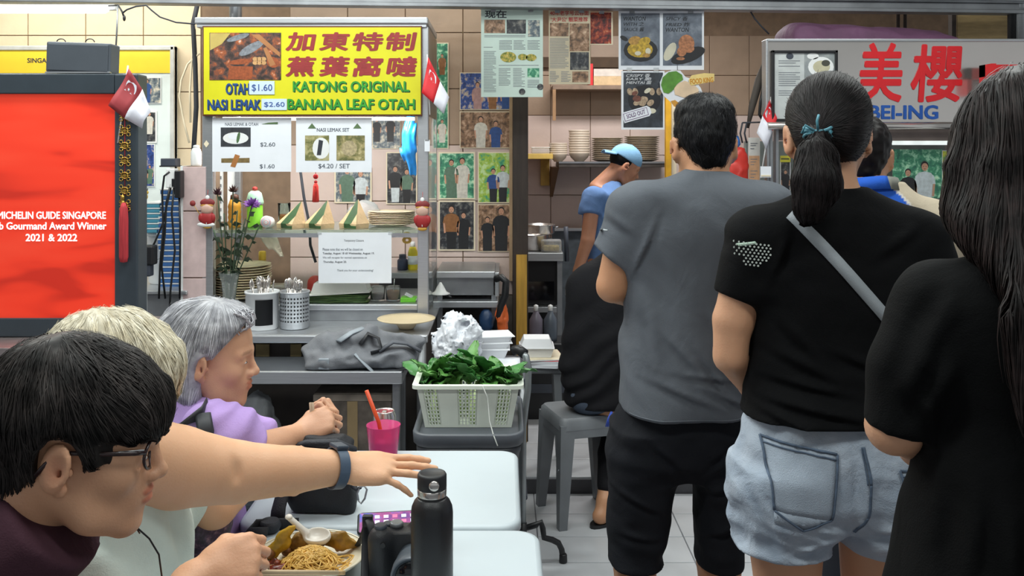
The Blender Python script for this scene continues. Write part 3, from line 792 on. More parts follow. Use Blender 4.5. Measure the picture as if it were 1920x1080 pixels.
MB().box(cx(397),cx(530),yS-.002,yS,cz(151),cz(63)).build('food_picture',M_food,sg,True)
fp=MB();yf=yS-.0021
def blob(mb,px,py,rx,ry,ang=0,n=14,y=yf,fx=cx,fz=cz,s=YC/FPX):
 c,s_=math.cos(ang),math.sin(ang)
 mb.poly([(fx(px)+s*(rx*math.cos(a)*c-ry*math.sin(a)*s_),fz(py)+s*(rx*math.cos(a)*s_+ry*math.sin(a)*c))for a in[2*math.pi*k/n for k in range(n)]],y)
fp.cur=0;blob(fp,475,92,26,8,.5);blob(fp,450,72,22,5,.3,y=yf-.0001)
fp.cur=1;fp.poly([(cx(434),cz(125)),(cx(478),cz(126)),(cx(476),cz(150)),(cx(431),cz(150))],yf-.0002);blob(fp,515,118,12,10,-.4,y=yf-.0002);blob(fp,455,117,22,5,.1,y=yf-.0002)
fp.cur=2;fp.poly([(cx(497),cz(92)),(cx(503),cz(90)),(cx(520),cz(122)),(cx(510),cz(126))],yf-.0003);fp.poly([(cx(474),cz(66)),(cx(490),cz(66)),(cx(528),cz(100)),(cx(528),cz(108))],yf-.0002)
fp.cur=3;[blob(fp,482+8*(k%3),112+7*(k//3),5,4,0,8,yf-.0003)for k in range(6)]
fp.cur=4;fp.poly([(cx(398),cz(64)),(cx(436),cz(64)),(cx(420),cz(84)),(cx(398),cz(96))],yf-.0002)
fp.build('picture_food',[mat('fish_silver','8e939a',.4,var=.2,vs=80),mat('otah_orange','a8552c',.5,var=.2,vs=80),mat('spoon_wood','b57a4a',.5),mat('nut_tan','cfa06a',.5),mat('banner_yel','c7b060',.5)],sg,True)
# price sheets and notice on the glass
yG=YC-.004
def sheet(name,label,px0,py0,px1,py1,Y=yG,m=None,cat='notice'):
 a,b_=W(px0,py1,Y),W(px1,py0,Y)
 t=thing(name,label,cat,((a[0]+b_[0])/2,Y,a[2]))
 MB().box(a[0],b_[0],Y,Y+.002,a[2],b_[2]).build('sheet',m or M_paper,t,True)
 return t
M_grtext=mat('grey_text','5e6672',.6)
s1=sheet('price_sheet','white price sheet with rice plate and two prices',398,221,546,322)
def gx(px):return W(px,0,yG)[0]
def gz(py):return W(0,py,yG)[2]
def gl(tx,a,b_,y0,y1,t,m=M_grtext,bold=.01):lettering(tx,gx(a),gx(b_),gz(y0),gz(y1),yG,m,t,bold,depth=.0006)
gl('NASI LEMAK & OTAH',422,484,236,230,s1);gl('$2.60',488,516,276,267,s1);gl('$1.60',487,515,317,308,s1)
MB().box(gx(414),gx(470),yG-.001,yG,gz(275),gz(239)).build('rice_picture',printmat('rice_bg',['2a2c30','4a4e54','383b40'],30),s1,True)
r_=MB();r_.cur=0;blob(r_,442,259,24,11,0,20,yG-.0012,gx,gz,yG/FPX);r_.cur=1;blob(r_,440,256,12,6,0,14,yG-.0014,gx,gz,yG/FPX);r_.cur=2;blob(r_,447,258,3,11,-.2,10,yG-.0016,gx,gz,yG/FPX)
r_.build('plate_picture',[M_white,M_paper,mat('pandan','4f7048',.5)],s1,True)
o_=MB();o_.cur=0;o_.poly([(gx(415),gz(305)),(gx(468),gz(305)),(gx(468),gz(296)),(gx(415),gz(297))],yG-.0008);o_.cur=1;o_.poly([(gx(432),gz(312)),(gx(441),gz(314)),(gx(450),gz(292)),(gx(441),gz(289))],yG-.001)
o_.build('otah_picture',[mat('leaf_tan','8a7446',.6,var=.2,vs=60),mat('otah_tan','b5763c',.6)],s1,True)
lf=MB();lf.poly([(gx(490),gz(233)),(gx(503),gz(230)),(gx(521),gz(229)),(gx(521),gz(233))],yG-.001);lf.build('leaf_picture',mat('leaf_green_p','5f7a52',.6),s1,True)
s2=sheet('price_sheet','white set menu sheet with two meal pictures',555,221,697,323)
gl('NASI LEMAK SET',594,655,247,240,s2,bold=.02);gl('$4.20 / SET',597,656,317,307,s2)
for a,b_,nm in((572,617,0),(631,684,1)):
 MB().box(gx(a),gx(b_),yG-.001,yG,gz(301),gz(254)).build('meal_picture',[printmat('meal_a',['6e7040','b0a878','9aa0a0','5a5c3c'],25),printmat('meal_b',['4e5a34','a89c6c','d8cda8','6a6a40'],30)][nm],s2,True)
q=MB();q.cur=0;blob(q,602,278,16,20,0,18,yG-.0012,gx,gz,yG/FPX);q.cur=1;q.poly([(gx(594),gz(291)),(gx(602),gz(291)),(gx(606),gz(264)),(gx(598),gz(262))],yG-.0014);q.build('meal_details',[M_white,M_ink],s2,True)
q=MB();q.cur=2;blob(q,655,278,15,15,.5,9,yG-.0012,gx,gz,yG/FPX)
q.build('meal_details',[M_white,M_ink,mat('meal_tan','c4b48c',.6,var=.2,vs=90)],s2,True)
for a in(577,662):MB().poly([(gx(a),gz(241)),(gx(a+16),gz(241)),(gx(a+8),gz(231))],yG-.0008).build('pyramid_icon',mat('leaf_green_p','5f7a52',.6),s2,True)
no_=sheet('closure_notice','white temporary closure notice taped on the glass case',597,436,734,531)
for tx,a,b_,y0,y1 in(('Temporary Closure',645,682,454,449),('Please note that we will be closed on',605,680,470,465),('Tuesday, August 18 till Wednesday, August 19.',605,702,478,473),('We will re-open for normal operations on',605,688,486,481),('Thursday, August 20.',606,650,494,489),('Thank you for your understanding!',632,700,510,505)):
 gl(tx,a,b_,y0,y1,no_,M_ink if 'Aug' in tx or 'Clos' in tx else M_grtext,.012 if 'Aug' in tx else 0)
for a,b_ in((598,437),(731,437)):MB().box(gx(a-3),gx(a+5),yG-.0008,yG-.0002,gz(b_+3),gz(b_-3)).build('tape',M_clear,no_,True)
# things on the glass shelf
ZS=cz(432)+.0005
def onshelf(px,Y):return Vector((W(px,0,Y)[0],Y,ZS))
M_leaf=mat('banana_leaf','2f5a2c',.45,var=.2,vs=30);M_kraft=mat('brown_paper','d2b48a',.65,var=.08,vs=30,wrink=.003,ws=40)
def cone_packet(px,hpx,wpx,tipdx,label):
 Y=4.17;s=Y/FPX;o=onshelf(px,Y);w,h=wpx*s,hpx*s*1.0;tx=tipdx*s
 t=thing('rice_packet',label,'packet',o,group='rice packets on the glass shelf')
 base=[(-w/2,-.005,0),(w*.14,-.06,0),(w/2,.0,0),(w*.36,.05,0),(-w*.34,.05,0)]
 sh=[(p[0]*1.05,p[1]*1.05,.022)for p in base]
 tip=(tx,0,h)
 n=5;vs=base+sh+[tip];fs=[(4,3,2,1,0)]+[(i,(i+1)%n,n+(i+1)%n,n+i)for i in range(n)]+[(n+i,n+(i+1)%n,10)for i in range(n)]
 MB()._add(vs,fs).build('wrapper',M_kraft,t)
 A_p,B_p,T_p=Vector(sh[0]),Vector(sh[1]),Vector(tip);nrm=(B_p-A_p).cross(T_p-A_p).normalized()
 if nrm.y>0:nrm=-nrm
 q0=[A_p.lerp(B_p,.30),B_p.lerp(Vector(sh[2]),.06),T_p.lerp(B_p,.0),A_p.lerp(T_p,.86)]
 lo0=[Vector(base[0]).lerp(Vector(base[1]),.30),Vector(base[1])]
 top_=[p+nrm*.0025 for p in q0];bot_=[p+Vector((-.001,-.0035,.002))for p in lo0]
 MB()._add([top_[0],top_[1],top_[2],top_[3],bot_[0],bot_[1]],[(0,1,2,3),(4,5,1,0)]).build('leaf_band',M_leaf,t)
 return t
cone_packet(546,50,52,20,'leftmost of three cone rice packets with green leaf band')
cone_packet(599,52,54,16,'middle cone rice packet with green leaf band on glass shelf')
cone_packet(664,54,54,8,'rightmost cone rice packet, beside the stacked plates on glass shelf')
def plate_profile(r,h=.018):return[(r*.45,0),(r*.55,.002),(r*.78,h*.5),(r*.97,h*.95),(r,h),(r*1.0,h+.0028),(r*.8,h*.75),(r*.5,.006),(0.0001,.005)]
M_plate=mat('cream_melamine','e3d3b4',.35,var=.04)
def plate_stack(px0,px1,py0,py1,Y,n,label,group,cat='plate',zb=None,m=M_plate):
 r=(px1-px0)/2*Y/FPX;c=W((px0+px1)/2,py1,Y);z0=c[2]if zb is None else zb
 h=(W(0,py0,Y)[2]-z0)/n;proto=None
 for k in range(n):
  loc=(c[0]+rnd.uniform(-.002,.002),Y+rnd.uniform(-.002,.002),z0+k*h)
  if proto is None:
   proto=tag(MB().lathe(plate_profile(r,min(.02,h*1.6)),seg=28).build('plate',m),ORD(0,n)+label,cat,group);proto.location=loc
  else:dup(proto,loc,label=ORD(k,n)+label)
plate_stack(690,779,398,431,4.3,8,'cream plate in stack on the glass shelf','plates on the glass shelf',zb=ZS)
plate_stack(402,508,498,573,4.28,13,'cream plate in tall stack at left end of case','plates on the case deck',zb=ZD)
def bottle(name,label,px,Y,zb,prof,mats,parts,cat='bottle'):
 t=thing(name,label,cat,(W(px,0,Y)[0],Y,zb))
 for nm,pr,mt in parts:MB().lathe(pr,seg=18).build(nm,mt,t)
 return t
bottle('squeeze_bottle','lime green bottle with mint cap behind the flowers',478,4.2,ZS,None,None,[('body',[(.034,0),(.036,.01),(.036,.10),(.030,.115)],mat('lime_plastic','8ed63c',.35)),('cap',[(.040,.108),(.040,.12),(.034,.145),(.030,.16),(.018,.17)],mat('mint_plastic','b9e8c8',.35)),('pump',[(.012,.17),(.012,.185),(.004,.19)],mat('red_cap','b83a34',.4))])
bottle('orange_bottle','ribbed orange bottle on the glass shelf behind the flowers',440,4.2,ZS,None,None,[('body',[(.028,0)]+[(.031 if k%2 else .028,.012+.012*k)for k in range(9)]+[(.02,.13)],mat('orange_plastic','e8a53a',.4)),('cap',[(.02,.128),(.018,.15),(.006,.155)],mat('brown_cap','5a3626',.5))])
st_=thing('striped_roll','white roll with thin coloured lines lying on glass shelf','roll',onshelf(500,4.16))
MB().lathe([(.0,-.03),(.026,-.03),(.027,.03),(.0,.03)],seg=18).build('roll',M_white,st_).rotation_euler=(1.45,0,0);KIDS(st_)[0].location=(0,.02,.0275)
for k,cc in enumerate((.010,.017,.022)):
 MB().tube([(cc*math.cos(a),-.0115,.0275+cc*math.sin(a))for a in[2*math.pi*i/20 for i in range(21)]],.0009,5).build('ring',[M_red,M_blue,M_red][k],st_)
gt=thing('drinking_glass','clear glass on the glass shelf left of the packets','glass',onshelf(533,4.26))
MB().lathe([(.0,.001),(.026,.001),(.03,.11),(.028,.11),(.024,.008),(0,.008)],seg=18,cap=False).build('glass',M_glass,gt)
MB().lathe([(.0,.009),(.0235,.009),(.0245,.05),(0,.05)],seg=16,cap=False).build('tea',mat('amber_tea','a8702e',.2,trans=.4),gt)
def crumple(name,label,cat,c,r,m,seed,parent=None,amp=.35,res=.012,fr=18,group=None,flatz=None):
 xs=axis((c[0]-r[0]*1.5,c[0]+r[0]*1.5,res));ys=axis((c[1]-r[1]*1.5,c[1]+r[1]*1.5,res));zs=axis((c[2]-r[2]*1.5,c[2]+r[2]*1.6,res))
 F=Field(xs,ys,zs);F.ell(c,r,k=0)
 rm=min(r)
 F.disp(lambda x,y,z:rm*amp*(np.abs(vnoise(x*fr*1.7+seed,y*fr*1.7,z*fr*1.2))*.8-.4+.6*vnoise(x*fr*.8,y*fr*.8+seed,z*fr*.8)+.5*np.abs(vnoise(x*fr*3.6,y*fr*3.6+seed,z*fr*2.6))),lim=1)
 if flatz is not None:F.plane((0,0,flatz),(0,0,-1))
 if parent is None:
  t=thing(name,label,cat,(c[0],c[1],flatz if flatz is not None else c[2]-r[2]),group=group)
  field_obj('sheet',F,m,t,relax=0);return t
 return field_obj(name,F,m,parent,relax=0)
crumple('clear_bag','clear plastic bag crumpled between packets and plates on the shelf','bag',W(680,405,4.36),(.085,.06,.07),M_clear,3,flatz=ZS)
bb_=Field(axis((W(745,0,4.2)[0],W(786,0,4.2)[0],.005)),axis((4.12,4.34,.006)),axis((W(0,336,4.2)[2],W(0,210,4.2)[2],.005)))
bb_.chain([W(770,215,4.22),W(768,250,4.22),W(766,285,4.22),W(774,326,4.22)],[.018,.036,.036,.012],.02,flat=((0,1,0),1.3))
bb_.disp(lambda x,y,z:.006*np.sin(x*240+4*np.sin(z*20))*1.0+.004*vnoise(x*60,y*60,z*15))
bt=thing('blue_bag','bright blue plastic bag hanging inside the case at right','bag',W(768,216,4.22));field_obj('bag',bb_,mat('blue_bag','2b9bf0',.35,var=.12,vs=20),bt)
MB().tube([W(770,222,4.22),W(772,214,4.22)],.004,6).build('knot',mat('blue_bag','2b9bf0'),bt,True)
ta=thing('red_tassel','red knotted tassel hanging inside the case above the packets','ornament',W(592,322,4.1))
MB().tube([W(592,318,4.1),W(592,326,4.1)],.0015,5).build('cord',M_red,ta,True)
MB().ball(W(592,331,4.1),(.012,.006,.012)).ball(W(592,341,4.1),(.008,.006,.007)).build('knot',M_red,ta,True)
MB().lathe([(.006,0),(.012,-.015),(.016,-.085),(.012,-.087)],W(592,343,4.1),14).build('fringe',mat('tassel_bright','e23a30',.8,var=.15,vs=80,stretch=(4,4,.2)),ta,True)
o=MB().tube([W(563,318,4.5),W(570,370,4.5),(W(580,420,4.5)),W(582,460,4.5),W(592,492,4.5)],.007,8).build('case_cable',M_ink,None,loc=W(592,492,4.5));tag(o,'dark cable running down behind the rice packets','cable')
for a,b_ in((411,418),(427,447)):
 t=thing('slotted_rail','narrow white slotted rail behind the flowers' if a<420 else 'wide white slotted rail behind the flowers','rail',W((a+b_)/2,430,4.56))
 MB().box(W(a,0,4.56)[0],W(b_,0,4.56)[0],4.555,4.57,ZS,W(0,318,4.56)[2]).build('strip',M_white,t,True)
 for k in range(7):MB().box(W(b_-6,0,4.56)[0],W(b_-2,0,4.56)[0],4.553,4.556,W(0,426-k*15,4.56)[2],W(0,420-k*15,4.56)[2]).build('slot',M_inkg,t,True)
# things on the case deck
def deck(px,Y):return Vector((W(px,0,Y)[0],Y,ZD))
bottle('soy_bottle','small dark sauce bottle with yellow cap on the case deck',492,4.44,ZD,None,None,[('body',[(.026,0),(.028,.01),(.028,.10),(.016,.13),(.014,.16)],mat('soy_dark','3a2a20',.2)),('cap',[(.017,.155),(.018,.162),(.018,.20),(.012,.204)],mat('cap_yellow','e3b53a',.4))])
nk=thing('paper_napkin','white napkin hanging from the shelf rail over the sauce bottle','napkin',W(508,445,4.11))
MB().grid([[W(484+34*i/5+14*j/5,441+20*j/5+22*(i*j)/25+3*math.sin(i*2),4.11+.008*math.sin(i*1.7+j))for i in range(6)]for j in range(6)],th=(0,.001,0)).build('cloth',M_cream,nk,True)
lp=thing('banana_leaf_pile','pile of cut banana leaves under white foam tray','leaves',deck(636,4.16),group=None)
for k in range(9):
 a=rnd.uniform(-.03,.03);m_=MB();m_.M=Matrix.Rotation(a,4,'Z')
 w=.135+rnd.uniform(-.012,.006);m_.grid([[(-w+2*w*i/8,-.05+.1*j/3,.0028+k*.0046+.0014*math.sin(i*1.3+k))for i in range(9)]for j in range(4)],th=(0,0,.0026))
 m_.build('leaf',[M_leaf,mat('banana_leaf_pale','6d8a48',.5,var=.2,vs=30)][k%2],lp)
ft=thing('foam_tray','white foam tray lying upside down on the banana leaves','tray',deck(640,4.16)+Vector((0,0,.048)))
m_=MB();m_.M=Matrix.Rotation(-.06,4,'Y')
m_.box(-.135,.135,-.06,.06,0,.008,.003)
m_._add([(-.13,-.055,.006),(.13,-.055,.006),(.13,.055,.006),(-.13,.055,.006),(-.115,-.04,.05),(.115,-.04,.05),(.115,.04,.05),(-.115,.04,.05)],[(0,1,5,4),(1,2,6,5),(2,3,7,6),(3,0,4,7),(4,5,6,7)])
m_.build('tray',mat('foam_white','e4e3dd',.6,var=.03),ft);
mm=MB();mm.M=Matrix.Rotation(-.06,4,'Y');mm.box(-.14,.14,-.066,.066,-.003,.003,.001);mm.build('rim',mat('foam_white','e4e3dd'),ft)
M_gl2=mat('jar_glass','e9eeee',.04,var=0,trans=.92,ior=1.25)
for px,lab,fill,mt in((708,'glass jar of pinkish powder on the case deck',.03,'b3a2a6'),(737,'glass jar of brown paste with spoon on the case deck',.045,'b9825a')):
 t=thing('glass_jar',lab,'jar',deck(px,4.2))
 MB().lathe([(.0,.001),(.03,.001),(.034,.008),(.034,.062),(.031,.066),(.031,.068),(.029,.066),(.031,.06),(.031,.008),(0,.006)],seg=18,cap=False).build('jar',M_gl2,t)
 MB().lathe([(.0,.007),(.0305,.008),(.0305,fill),(0,fill)],seg=16,cap=False).build('contents',mat('fill_'+mt,mt,.6,var=.15),t)
 if px==737:MB().tube([(0,0,.03),(.004,.004,.075),(.006,.006,.10)],[.003,.004,.006],6,flat=(1,.4)).build('spoon',M_steel,t)
gb=thing('green_box','bright green open box with white sheet in the case corner','box',deck(766,4.18))
MB().box(-.035,.035,-.03,.04,0,.02,.003).build('tray',mat('neon_green','7fe03a',.5),gb)
m_=MB();m_.M=Matrix.Rotation(.5,4,'Y');m_.box(-.03,.03,-.02,.035,.022,.026);m_.build('paper',M_paper,gb)
cn=thing('food_container','clear lidded food container behind the cutlery pots','container',deck(534,4.3))
MB().box(-.055,.055,-.04,.04,0,.05,.008).build('tub',M_clear,cn);MB().box(-.06,.06,-.045,.045,.05,.062,.004).build('lid',mat('frost_lid','d9d4c4',.4,trans=.3),cn)
crumple('red_packet_bag','small red bag behind the closure notice','bag',deck(590,4.32)+Vector((0,0,.05)),(.035,.03,.055),mat('red_bag','c23a30',.4,var=.15),9,flatz=ZD,res=.008,fr=30)
lg=thing('steel_ledge','narrow steel wall ledge seen through the case','ledge',W(760,520,4.7))
zl=W(0,508,4.68)[2]
MB().box(W(700,0,4.7)[0],W(815,0,4.7)[0],4.61,4.84,zl-.03,zl,.003).build('shelf',M_steel,lg,True);MB().box(W(705,0,4.7)[0],W(812,0,4.7)[0],4.82,4.84,zl-.12,zl-.03).build('bracket',M_steelD,lg,True)
bottle('ink_bottle','short dark blue bottle on the ledge behind the case',755,4.72,zl,None,None,[('body',[(.026,0),(.028,.006),(.028,.05),(.018,.062)],mat('navy','27344e',.35)),('cap',[(.019,.06),(.019,.08),(.015,.082)],M_dgrey)])
bottle('yellow_bottle','yellow detergent bottle on the ledge behind the case',774,4.72,zl,None,None,[('body',[(.024,0),(.026,.01),(.026,.09),(.016,.12)],mat('deterg_yellow','e6d22e',.3)),('label',[(.0265,.03),(.0265,.075)],M_paper),('cap',[(.012,.118),(.012,.145),(.006,.148)],M_white)])
e8=thing('gold_number','gold number eight sticker inside the case','sticker',W(763,457,4.1));lettering('8',W(754,0,4.1)[0],W(772,0,4.1)[0],W(0,457,4.1)[2],W(0,434,4.1)[2],4.1,mat('gold_paint','c8a04a',.4,.4),e8,bold=.03,depth=.004)
# counter and front table
ct_=thing('stall_counter','steel counter carrying the glass food case','counter',(cx(560),4.1,0))
xa,xb=W(330,0,3.76)[0],W(803,0,3.76)[0]
MB().box(xa,xb,3.75,4.6,ZK-.012,ZK-.001,.003).build('worktop',M_steel,ct_,True)
MB().box(xa,xb,3.735,3.752,ZK-.034,ZK+.001,.007).build('front_rail',M_steel,ct_,True)
MB().box(xa+.02,xb-.02,3.86,4.55,.08,ZK-.013).build('body',mat('void_shade_brown','3a332f',.6,var=.25,vs=7),ct_,True)  # dark brown backing, shade of the void under the tables put into colour
for x in(xa+.03,xb-.03):MB().tube([(x,3.78,0),(x,3.78,ZK-.014)],.02,10).build('leg',M_steelD,ct_,True);MB().tube([(x,4.5,.06),(x,4.5,ZK-.014)],.02,10).build('leg',M_steelD,ct_,True)
for a,b_ in((480,505),(545,565)):
 MB().box(W(a,0,3.85)[0],W(b_,0,3.85)[0],3.845,3.862,W(0,668,3.85)[2],W(0,645,3.85)[2]).build('vent_card',mat('old_card','8f8058',.8),ct_,True)
ZT=.738
ft_=thing('steel_front_table','low steel table before the counter holding a grey backpack','table',(W(600,0,3.6)[0],3.6,0))
xa2,xb2=W(408,0,3.48)[0],W(754,0,3.48)[0]
MB().box(xa2,xb2,3.48,3.73,ZT-.012,ZT,.003).build('tabletop',mat('grey_steel','8e949c',.34,.9,var=.1,vs=6),ft_,True)
MB().box(xa2,xb2,3.472,3.49,ZT-.048,ZT+.001,.004).build('front_apron',M_steel,ft_,True)
MB().box(xb2-.012,xb2,3.48,3.73,ZT-.048,ZT).build('side_apron',M_steelD,ft_,True)
for x in(xa2+.03,xb2-.025):
 for y in(3.505,3.70):MB().box(x-.014,x+.014,y-.014,y+.014,0,ZT-.012,.003).build('leg',M_steelD,ft_,True)
MB().box(xa2+.02,xb2-.02,3.50,3.71,.2,.215).build('lower_shelf',M_dgrey,ft_,True)
bxx=thing('cardboard_box','dusty cardboard box under the steel table','box',(W(668,0,3.6)[0],3.6,.215))
MB().box(-.15,.15,-.09,.09,0,.42,.004).build('carton',mat('dusty_card','6e645c',.9,var=.3,vs=12),bxx);MB().box(-.152,.152,-.092,.092,.40,.425,.002).build('lid',mat('card_lid','8a8076',.9,var=.2,vs=12),bxx)
MB().box(-.02,.02,-.0925,.0925,.1,.4).build('tape',mat('tape_tan','8f7a58',.5),bxx)
cbg=crumple('clear_bag','large clear plastic bag bulging under the steel table','bag',Vector((W(478,0,3.55)[0],3.6,.43)),(.085,.075,.2),mat('hazy_bag','cfd4d8',.3,var=.15,trans=.5,ior=1.15,wrink=.004,ws=40),21,res=.012,fr=16,flatz=.216)
def cutlery(t,r,h,n,seed,zb):
 g=random.Random(seed)
 for k in range(n):
  a=g.uniform(0,6.28);rr=r*.75*math.sqrt(g.random());tilt=Vector((math.cos(a)*rr*.5,math.sin(a)*rr*.5,0))
  p0=Vector((math.cos(a)*rr*.6,math.sin(a)*rr*.6,.01));p1=Vector((math.cos(a)*rr,math.sin(a)*rr,h+g.uniform(.0,.018)))+tilt*.3
  m_=MB();d=(p1-p0).normalized();m_.tube([p0,p1],.0028,6)
  u=Vector((g.uniform(-1,1),g.uniform(-1,1),0)).normalized();
  R=Matrix((d.cross(u).normalized(),u-d*d.dot(u),d)).transposed()if True else None
  m_.ball(p1+d*.018,(.013,.0035,.022),10,6,R.to_3x3());m_.build('spoon',M_mirror,t)
pw_=thing('cutlery_pot','white pot with black square full of spoons on the counter','pot',(W(491.5,0,3.89)[0],3.89,ZK))
MB().lathe([(.066,0),(.068,.004),(.070,.150),(.074,.152),(.074,.160),(.069,.160),(.066,.150),(.064,.008),(.0,.008)],seg=32,cap=False).build('pot',mat('enamel_white','e2e4e6',.3,var=.02),pw_)
P_=[[(.0712*math.cos(a),.0712*math.sin(a),z)for a in[math.radians(-99+62*i/8)for i in range(9)]]for z in(.022,.13)]
MB().grid(P_,th=(0,0,0)).build('black_square',mat('label_black','2c2c32',.5),pw_)
cutlery(pw_,.06,.165,16,5,ZK)
ps_=thing('cutlery_pot','perforated steel pot full of spoons on the counter','pot',(W(552.5,0,3.9)[0],3.9,ZK))
MB().lathe([(.0,.001),(.060,.001),(.062,.004),(.062,.150),(.065,.153),(.065,.158),(.0605,.158),(.0595,.15),(.0595,.006),(0,.006)],seg=32,cap=False).build('pot',M_steel,ps_)
hm=MB()
for i in range(13):
 for j in range(7):
  a=math.radians(-165+150*i/12);c_=Vector((.0624*math.cos(a),.0624*math.sin(a),.035+j*.016));tn=Vector((-math.sin(a),math.cos(a),0))
  hm._add([c_+(tn*math.cos(q)+Vector((0,0,1))*math.sin(q))*.0042 for q in[2*math.pi*k/8 for k in range(8)]],[tuple(range(8))])
hm.build('holes',mat('hole_dark','26282c',.8),ps_)
cutlery(ps_,.055,.16,14,6,ZK)
vs_=thing('flower_vase','fluted glass vase of fading flowers standing before the case','vase',(W(430,0,3.88)[0],3.88,ZK))
MB().lathe([(.0,.001),(.034,.001),(.036,.006),(.022,.03),(.024,.10),(.034,.20),(.046,.24),(.044,.24),(.032,.2),(.02,.1),(.018,.03),(0,.03)],seg=10,cap=False,smooth=False).build('vase',mat('vase_glass','e6ecea',.06,var=0,trans=.85,ior=1.3),vs_)
g=random.Random(4);M_stem=mat('stem_green','3c5238',.6,var=.2);M_lvs=mat('leaf_dull','3a4c36',.55,var=.25,vs=50);
heads=[(408,365,'maroon'),(437,360,'brown'),(473,383,'violet'),(420,400,'leaf'),(460,410,'leaf'),(445,395,'leaf'),(488,420,'leaf'),(400,430,'leaf')]
for k,(px,py,kd_)in enumerate(heads):
 top=W(px,py,3.88-.02*(k%3))-Vector(vs_.location);p0=Vector((g.uniform(-.01,.01),g.uniform(-.01,.01),.04));mid=Vector((top.x*.35+g.uniform(-.01,.01),top.y*.5,.25))
 pts=[p0.lerp(mid,i/4)for i in range(4)]+[mid.lerp(top,i/5)for i in range(6)]
 MB().tube(pts,.0028,6).build('stem',M_stem,vs_)
 lm=MB()
 for j in range(9):
  q_=pts[3+j%6].lerp(pts[min(9,4+j%6)],g.random());a=g.uniform(0,6.28);d=Vector((math.cos(a),.6*math.sin(a),g.uniform(-.5,.5))).normalized();u=d.cross(Vector((0,1,.3))).normalized();Ln=g.uniform(.03,.05)
  lm._add([q_,q_+d*Ln*.35+u*Ln*.28,q_+d*Ln*.6+u*Ln*.12,q_+d*Ln+Vector((0,0,-.008)),q_+d*Ln*.6-u*Ln*.12,q_+d*Ln*.35-u*Ln*.28],[(0,1,2,3,4,5)])
 lm.build('leaves',M_lvs,vs_)
 if kd_!='leaf':
  fm=MB();n=46 if kd_=='violet' else 22;R_=.040 if kd_=='violet' else .026
  for j in range(n):
   a=j*2.4;e_=math.acos(1-1.6*(j+.5)/n);d=Vector((math.sin(e_)*math.cos(a),math.sin(e_)*math.sin(a),math.cos(e_)*.8));u=d.orthogonal().normalized();w_=R_*.16;Ln=R_*g.uniform(.8,1.1)
   if kd_!='violet':d.z+=.6
   fm._add([top,top+d*Ln*.5+u*w_,top+d*Ln,top+d*Ln*.5-u*w_],[(0,1,2,3)])
  fm.build('flower',mat('petal_'+kd_,{'maroon':'4a2430','brown':'4e2c22','violet':'9a62b8'}[kd_],.6,var=.2,vs=60),vs_)
pp=thing('serving_plate','single cream plate set on a bowl at the counter edge','plate',(W(762,0,3.88)[0],3.88,ZK))
MB().lathe([(.03,0),(.034,.004),(.05,.028),(.048,.03)],seg=24).build('support_bowl',M_plate,pp)
MB().lathe([(.05,.026),(.07,.028),(.105,.036),(.124,.042),(.124,.045),(.1,.04),(.07,.033),(.0001,.032)],seg=40).build('plate',mat('plate_tan','d9c6a0',.4,var=.03),pp)
# lucky dolls hanging on the posts
def doll(px,py,Y,label,rattle):
 t=thing('lucky_doll',label,'ornament',W(px,py+40,Y),group='lucky dolls on the case posts')
 s=Y/FPX;c=W(px,py,Y)
 def e(dx,dy,rx,ry,nm,m,dz=0.0):MB().ball(c+Vector((dx*s,dz,-dy*s)),(rx*s,.45*min(rx,ry)*s+.002,ry*s),14,10).build(nm,m,t,True)
 gold=mat('doll_gold','c99a3c',.4);mar=mat('doll_maroon','8e2f30',.6,var=.15,vs=60);redd=mat('doll_red','a8282a',.55,var=.1)
 e(0,22,15,15,'robe',redd);e(0,4,12,10,'face',mat('doll_face','d9b2a0',.5),-.006);e(0,-8,14,8,'hat',mar);e(0,-17,4,5,'hat_knob',M_white)
 e(-11,20,5,8,'sleeve',redd,-.008);e(11,20,5,8,'sleeve',redd,-.008);e(0,37,9,4,'foot_base',gold,-.004);e(0,-3,13,2.2,'hat_band',gold,-.009)
 e(-4,4,1.4,1.6,'eye',M_ink,-.011);e(4,4,1.4,1.6,'eye',M_ink,-.011);e(0,24,2,9,'sash',M_white,-.012)
 if rattle:
  MB().tube([c+Vector((-10*s,-.012,-18*s)),c+Vector((-24*s,-.012,4*s))],.0015,6).build('rattle_stick',gold,t,True)
  e(-26,-7,5.5,5.5,'rattle',mar,-.012);e(-2,33,17,5,'robe_hem',M_white,-.006)
 MB().tube([c+Vector((0,0,20*s)),c+Vector((0,.008,32*s))],.0008,5).build('string',M_red,t,True)
doll(389,388,4.02,'lucky doll in maroon robe with rattle on the left post',True)
doll(792,392,4.02,'lucky doll in red robe on the right post',False)
tg=sheet('price_tag','small white paper tag on the right post of the case',796,262,806,284,4.03);MB().box(W(797,0,4.03)[0],W(805,0,4.03)[0],4.0285,4.03,W(0,264,4.03)[2],W(0,262,4.03)[2]).build('tape',M_clear,tg,True)
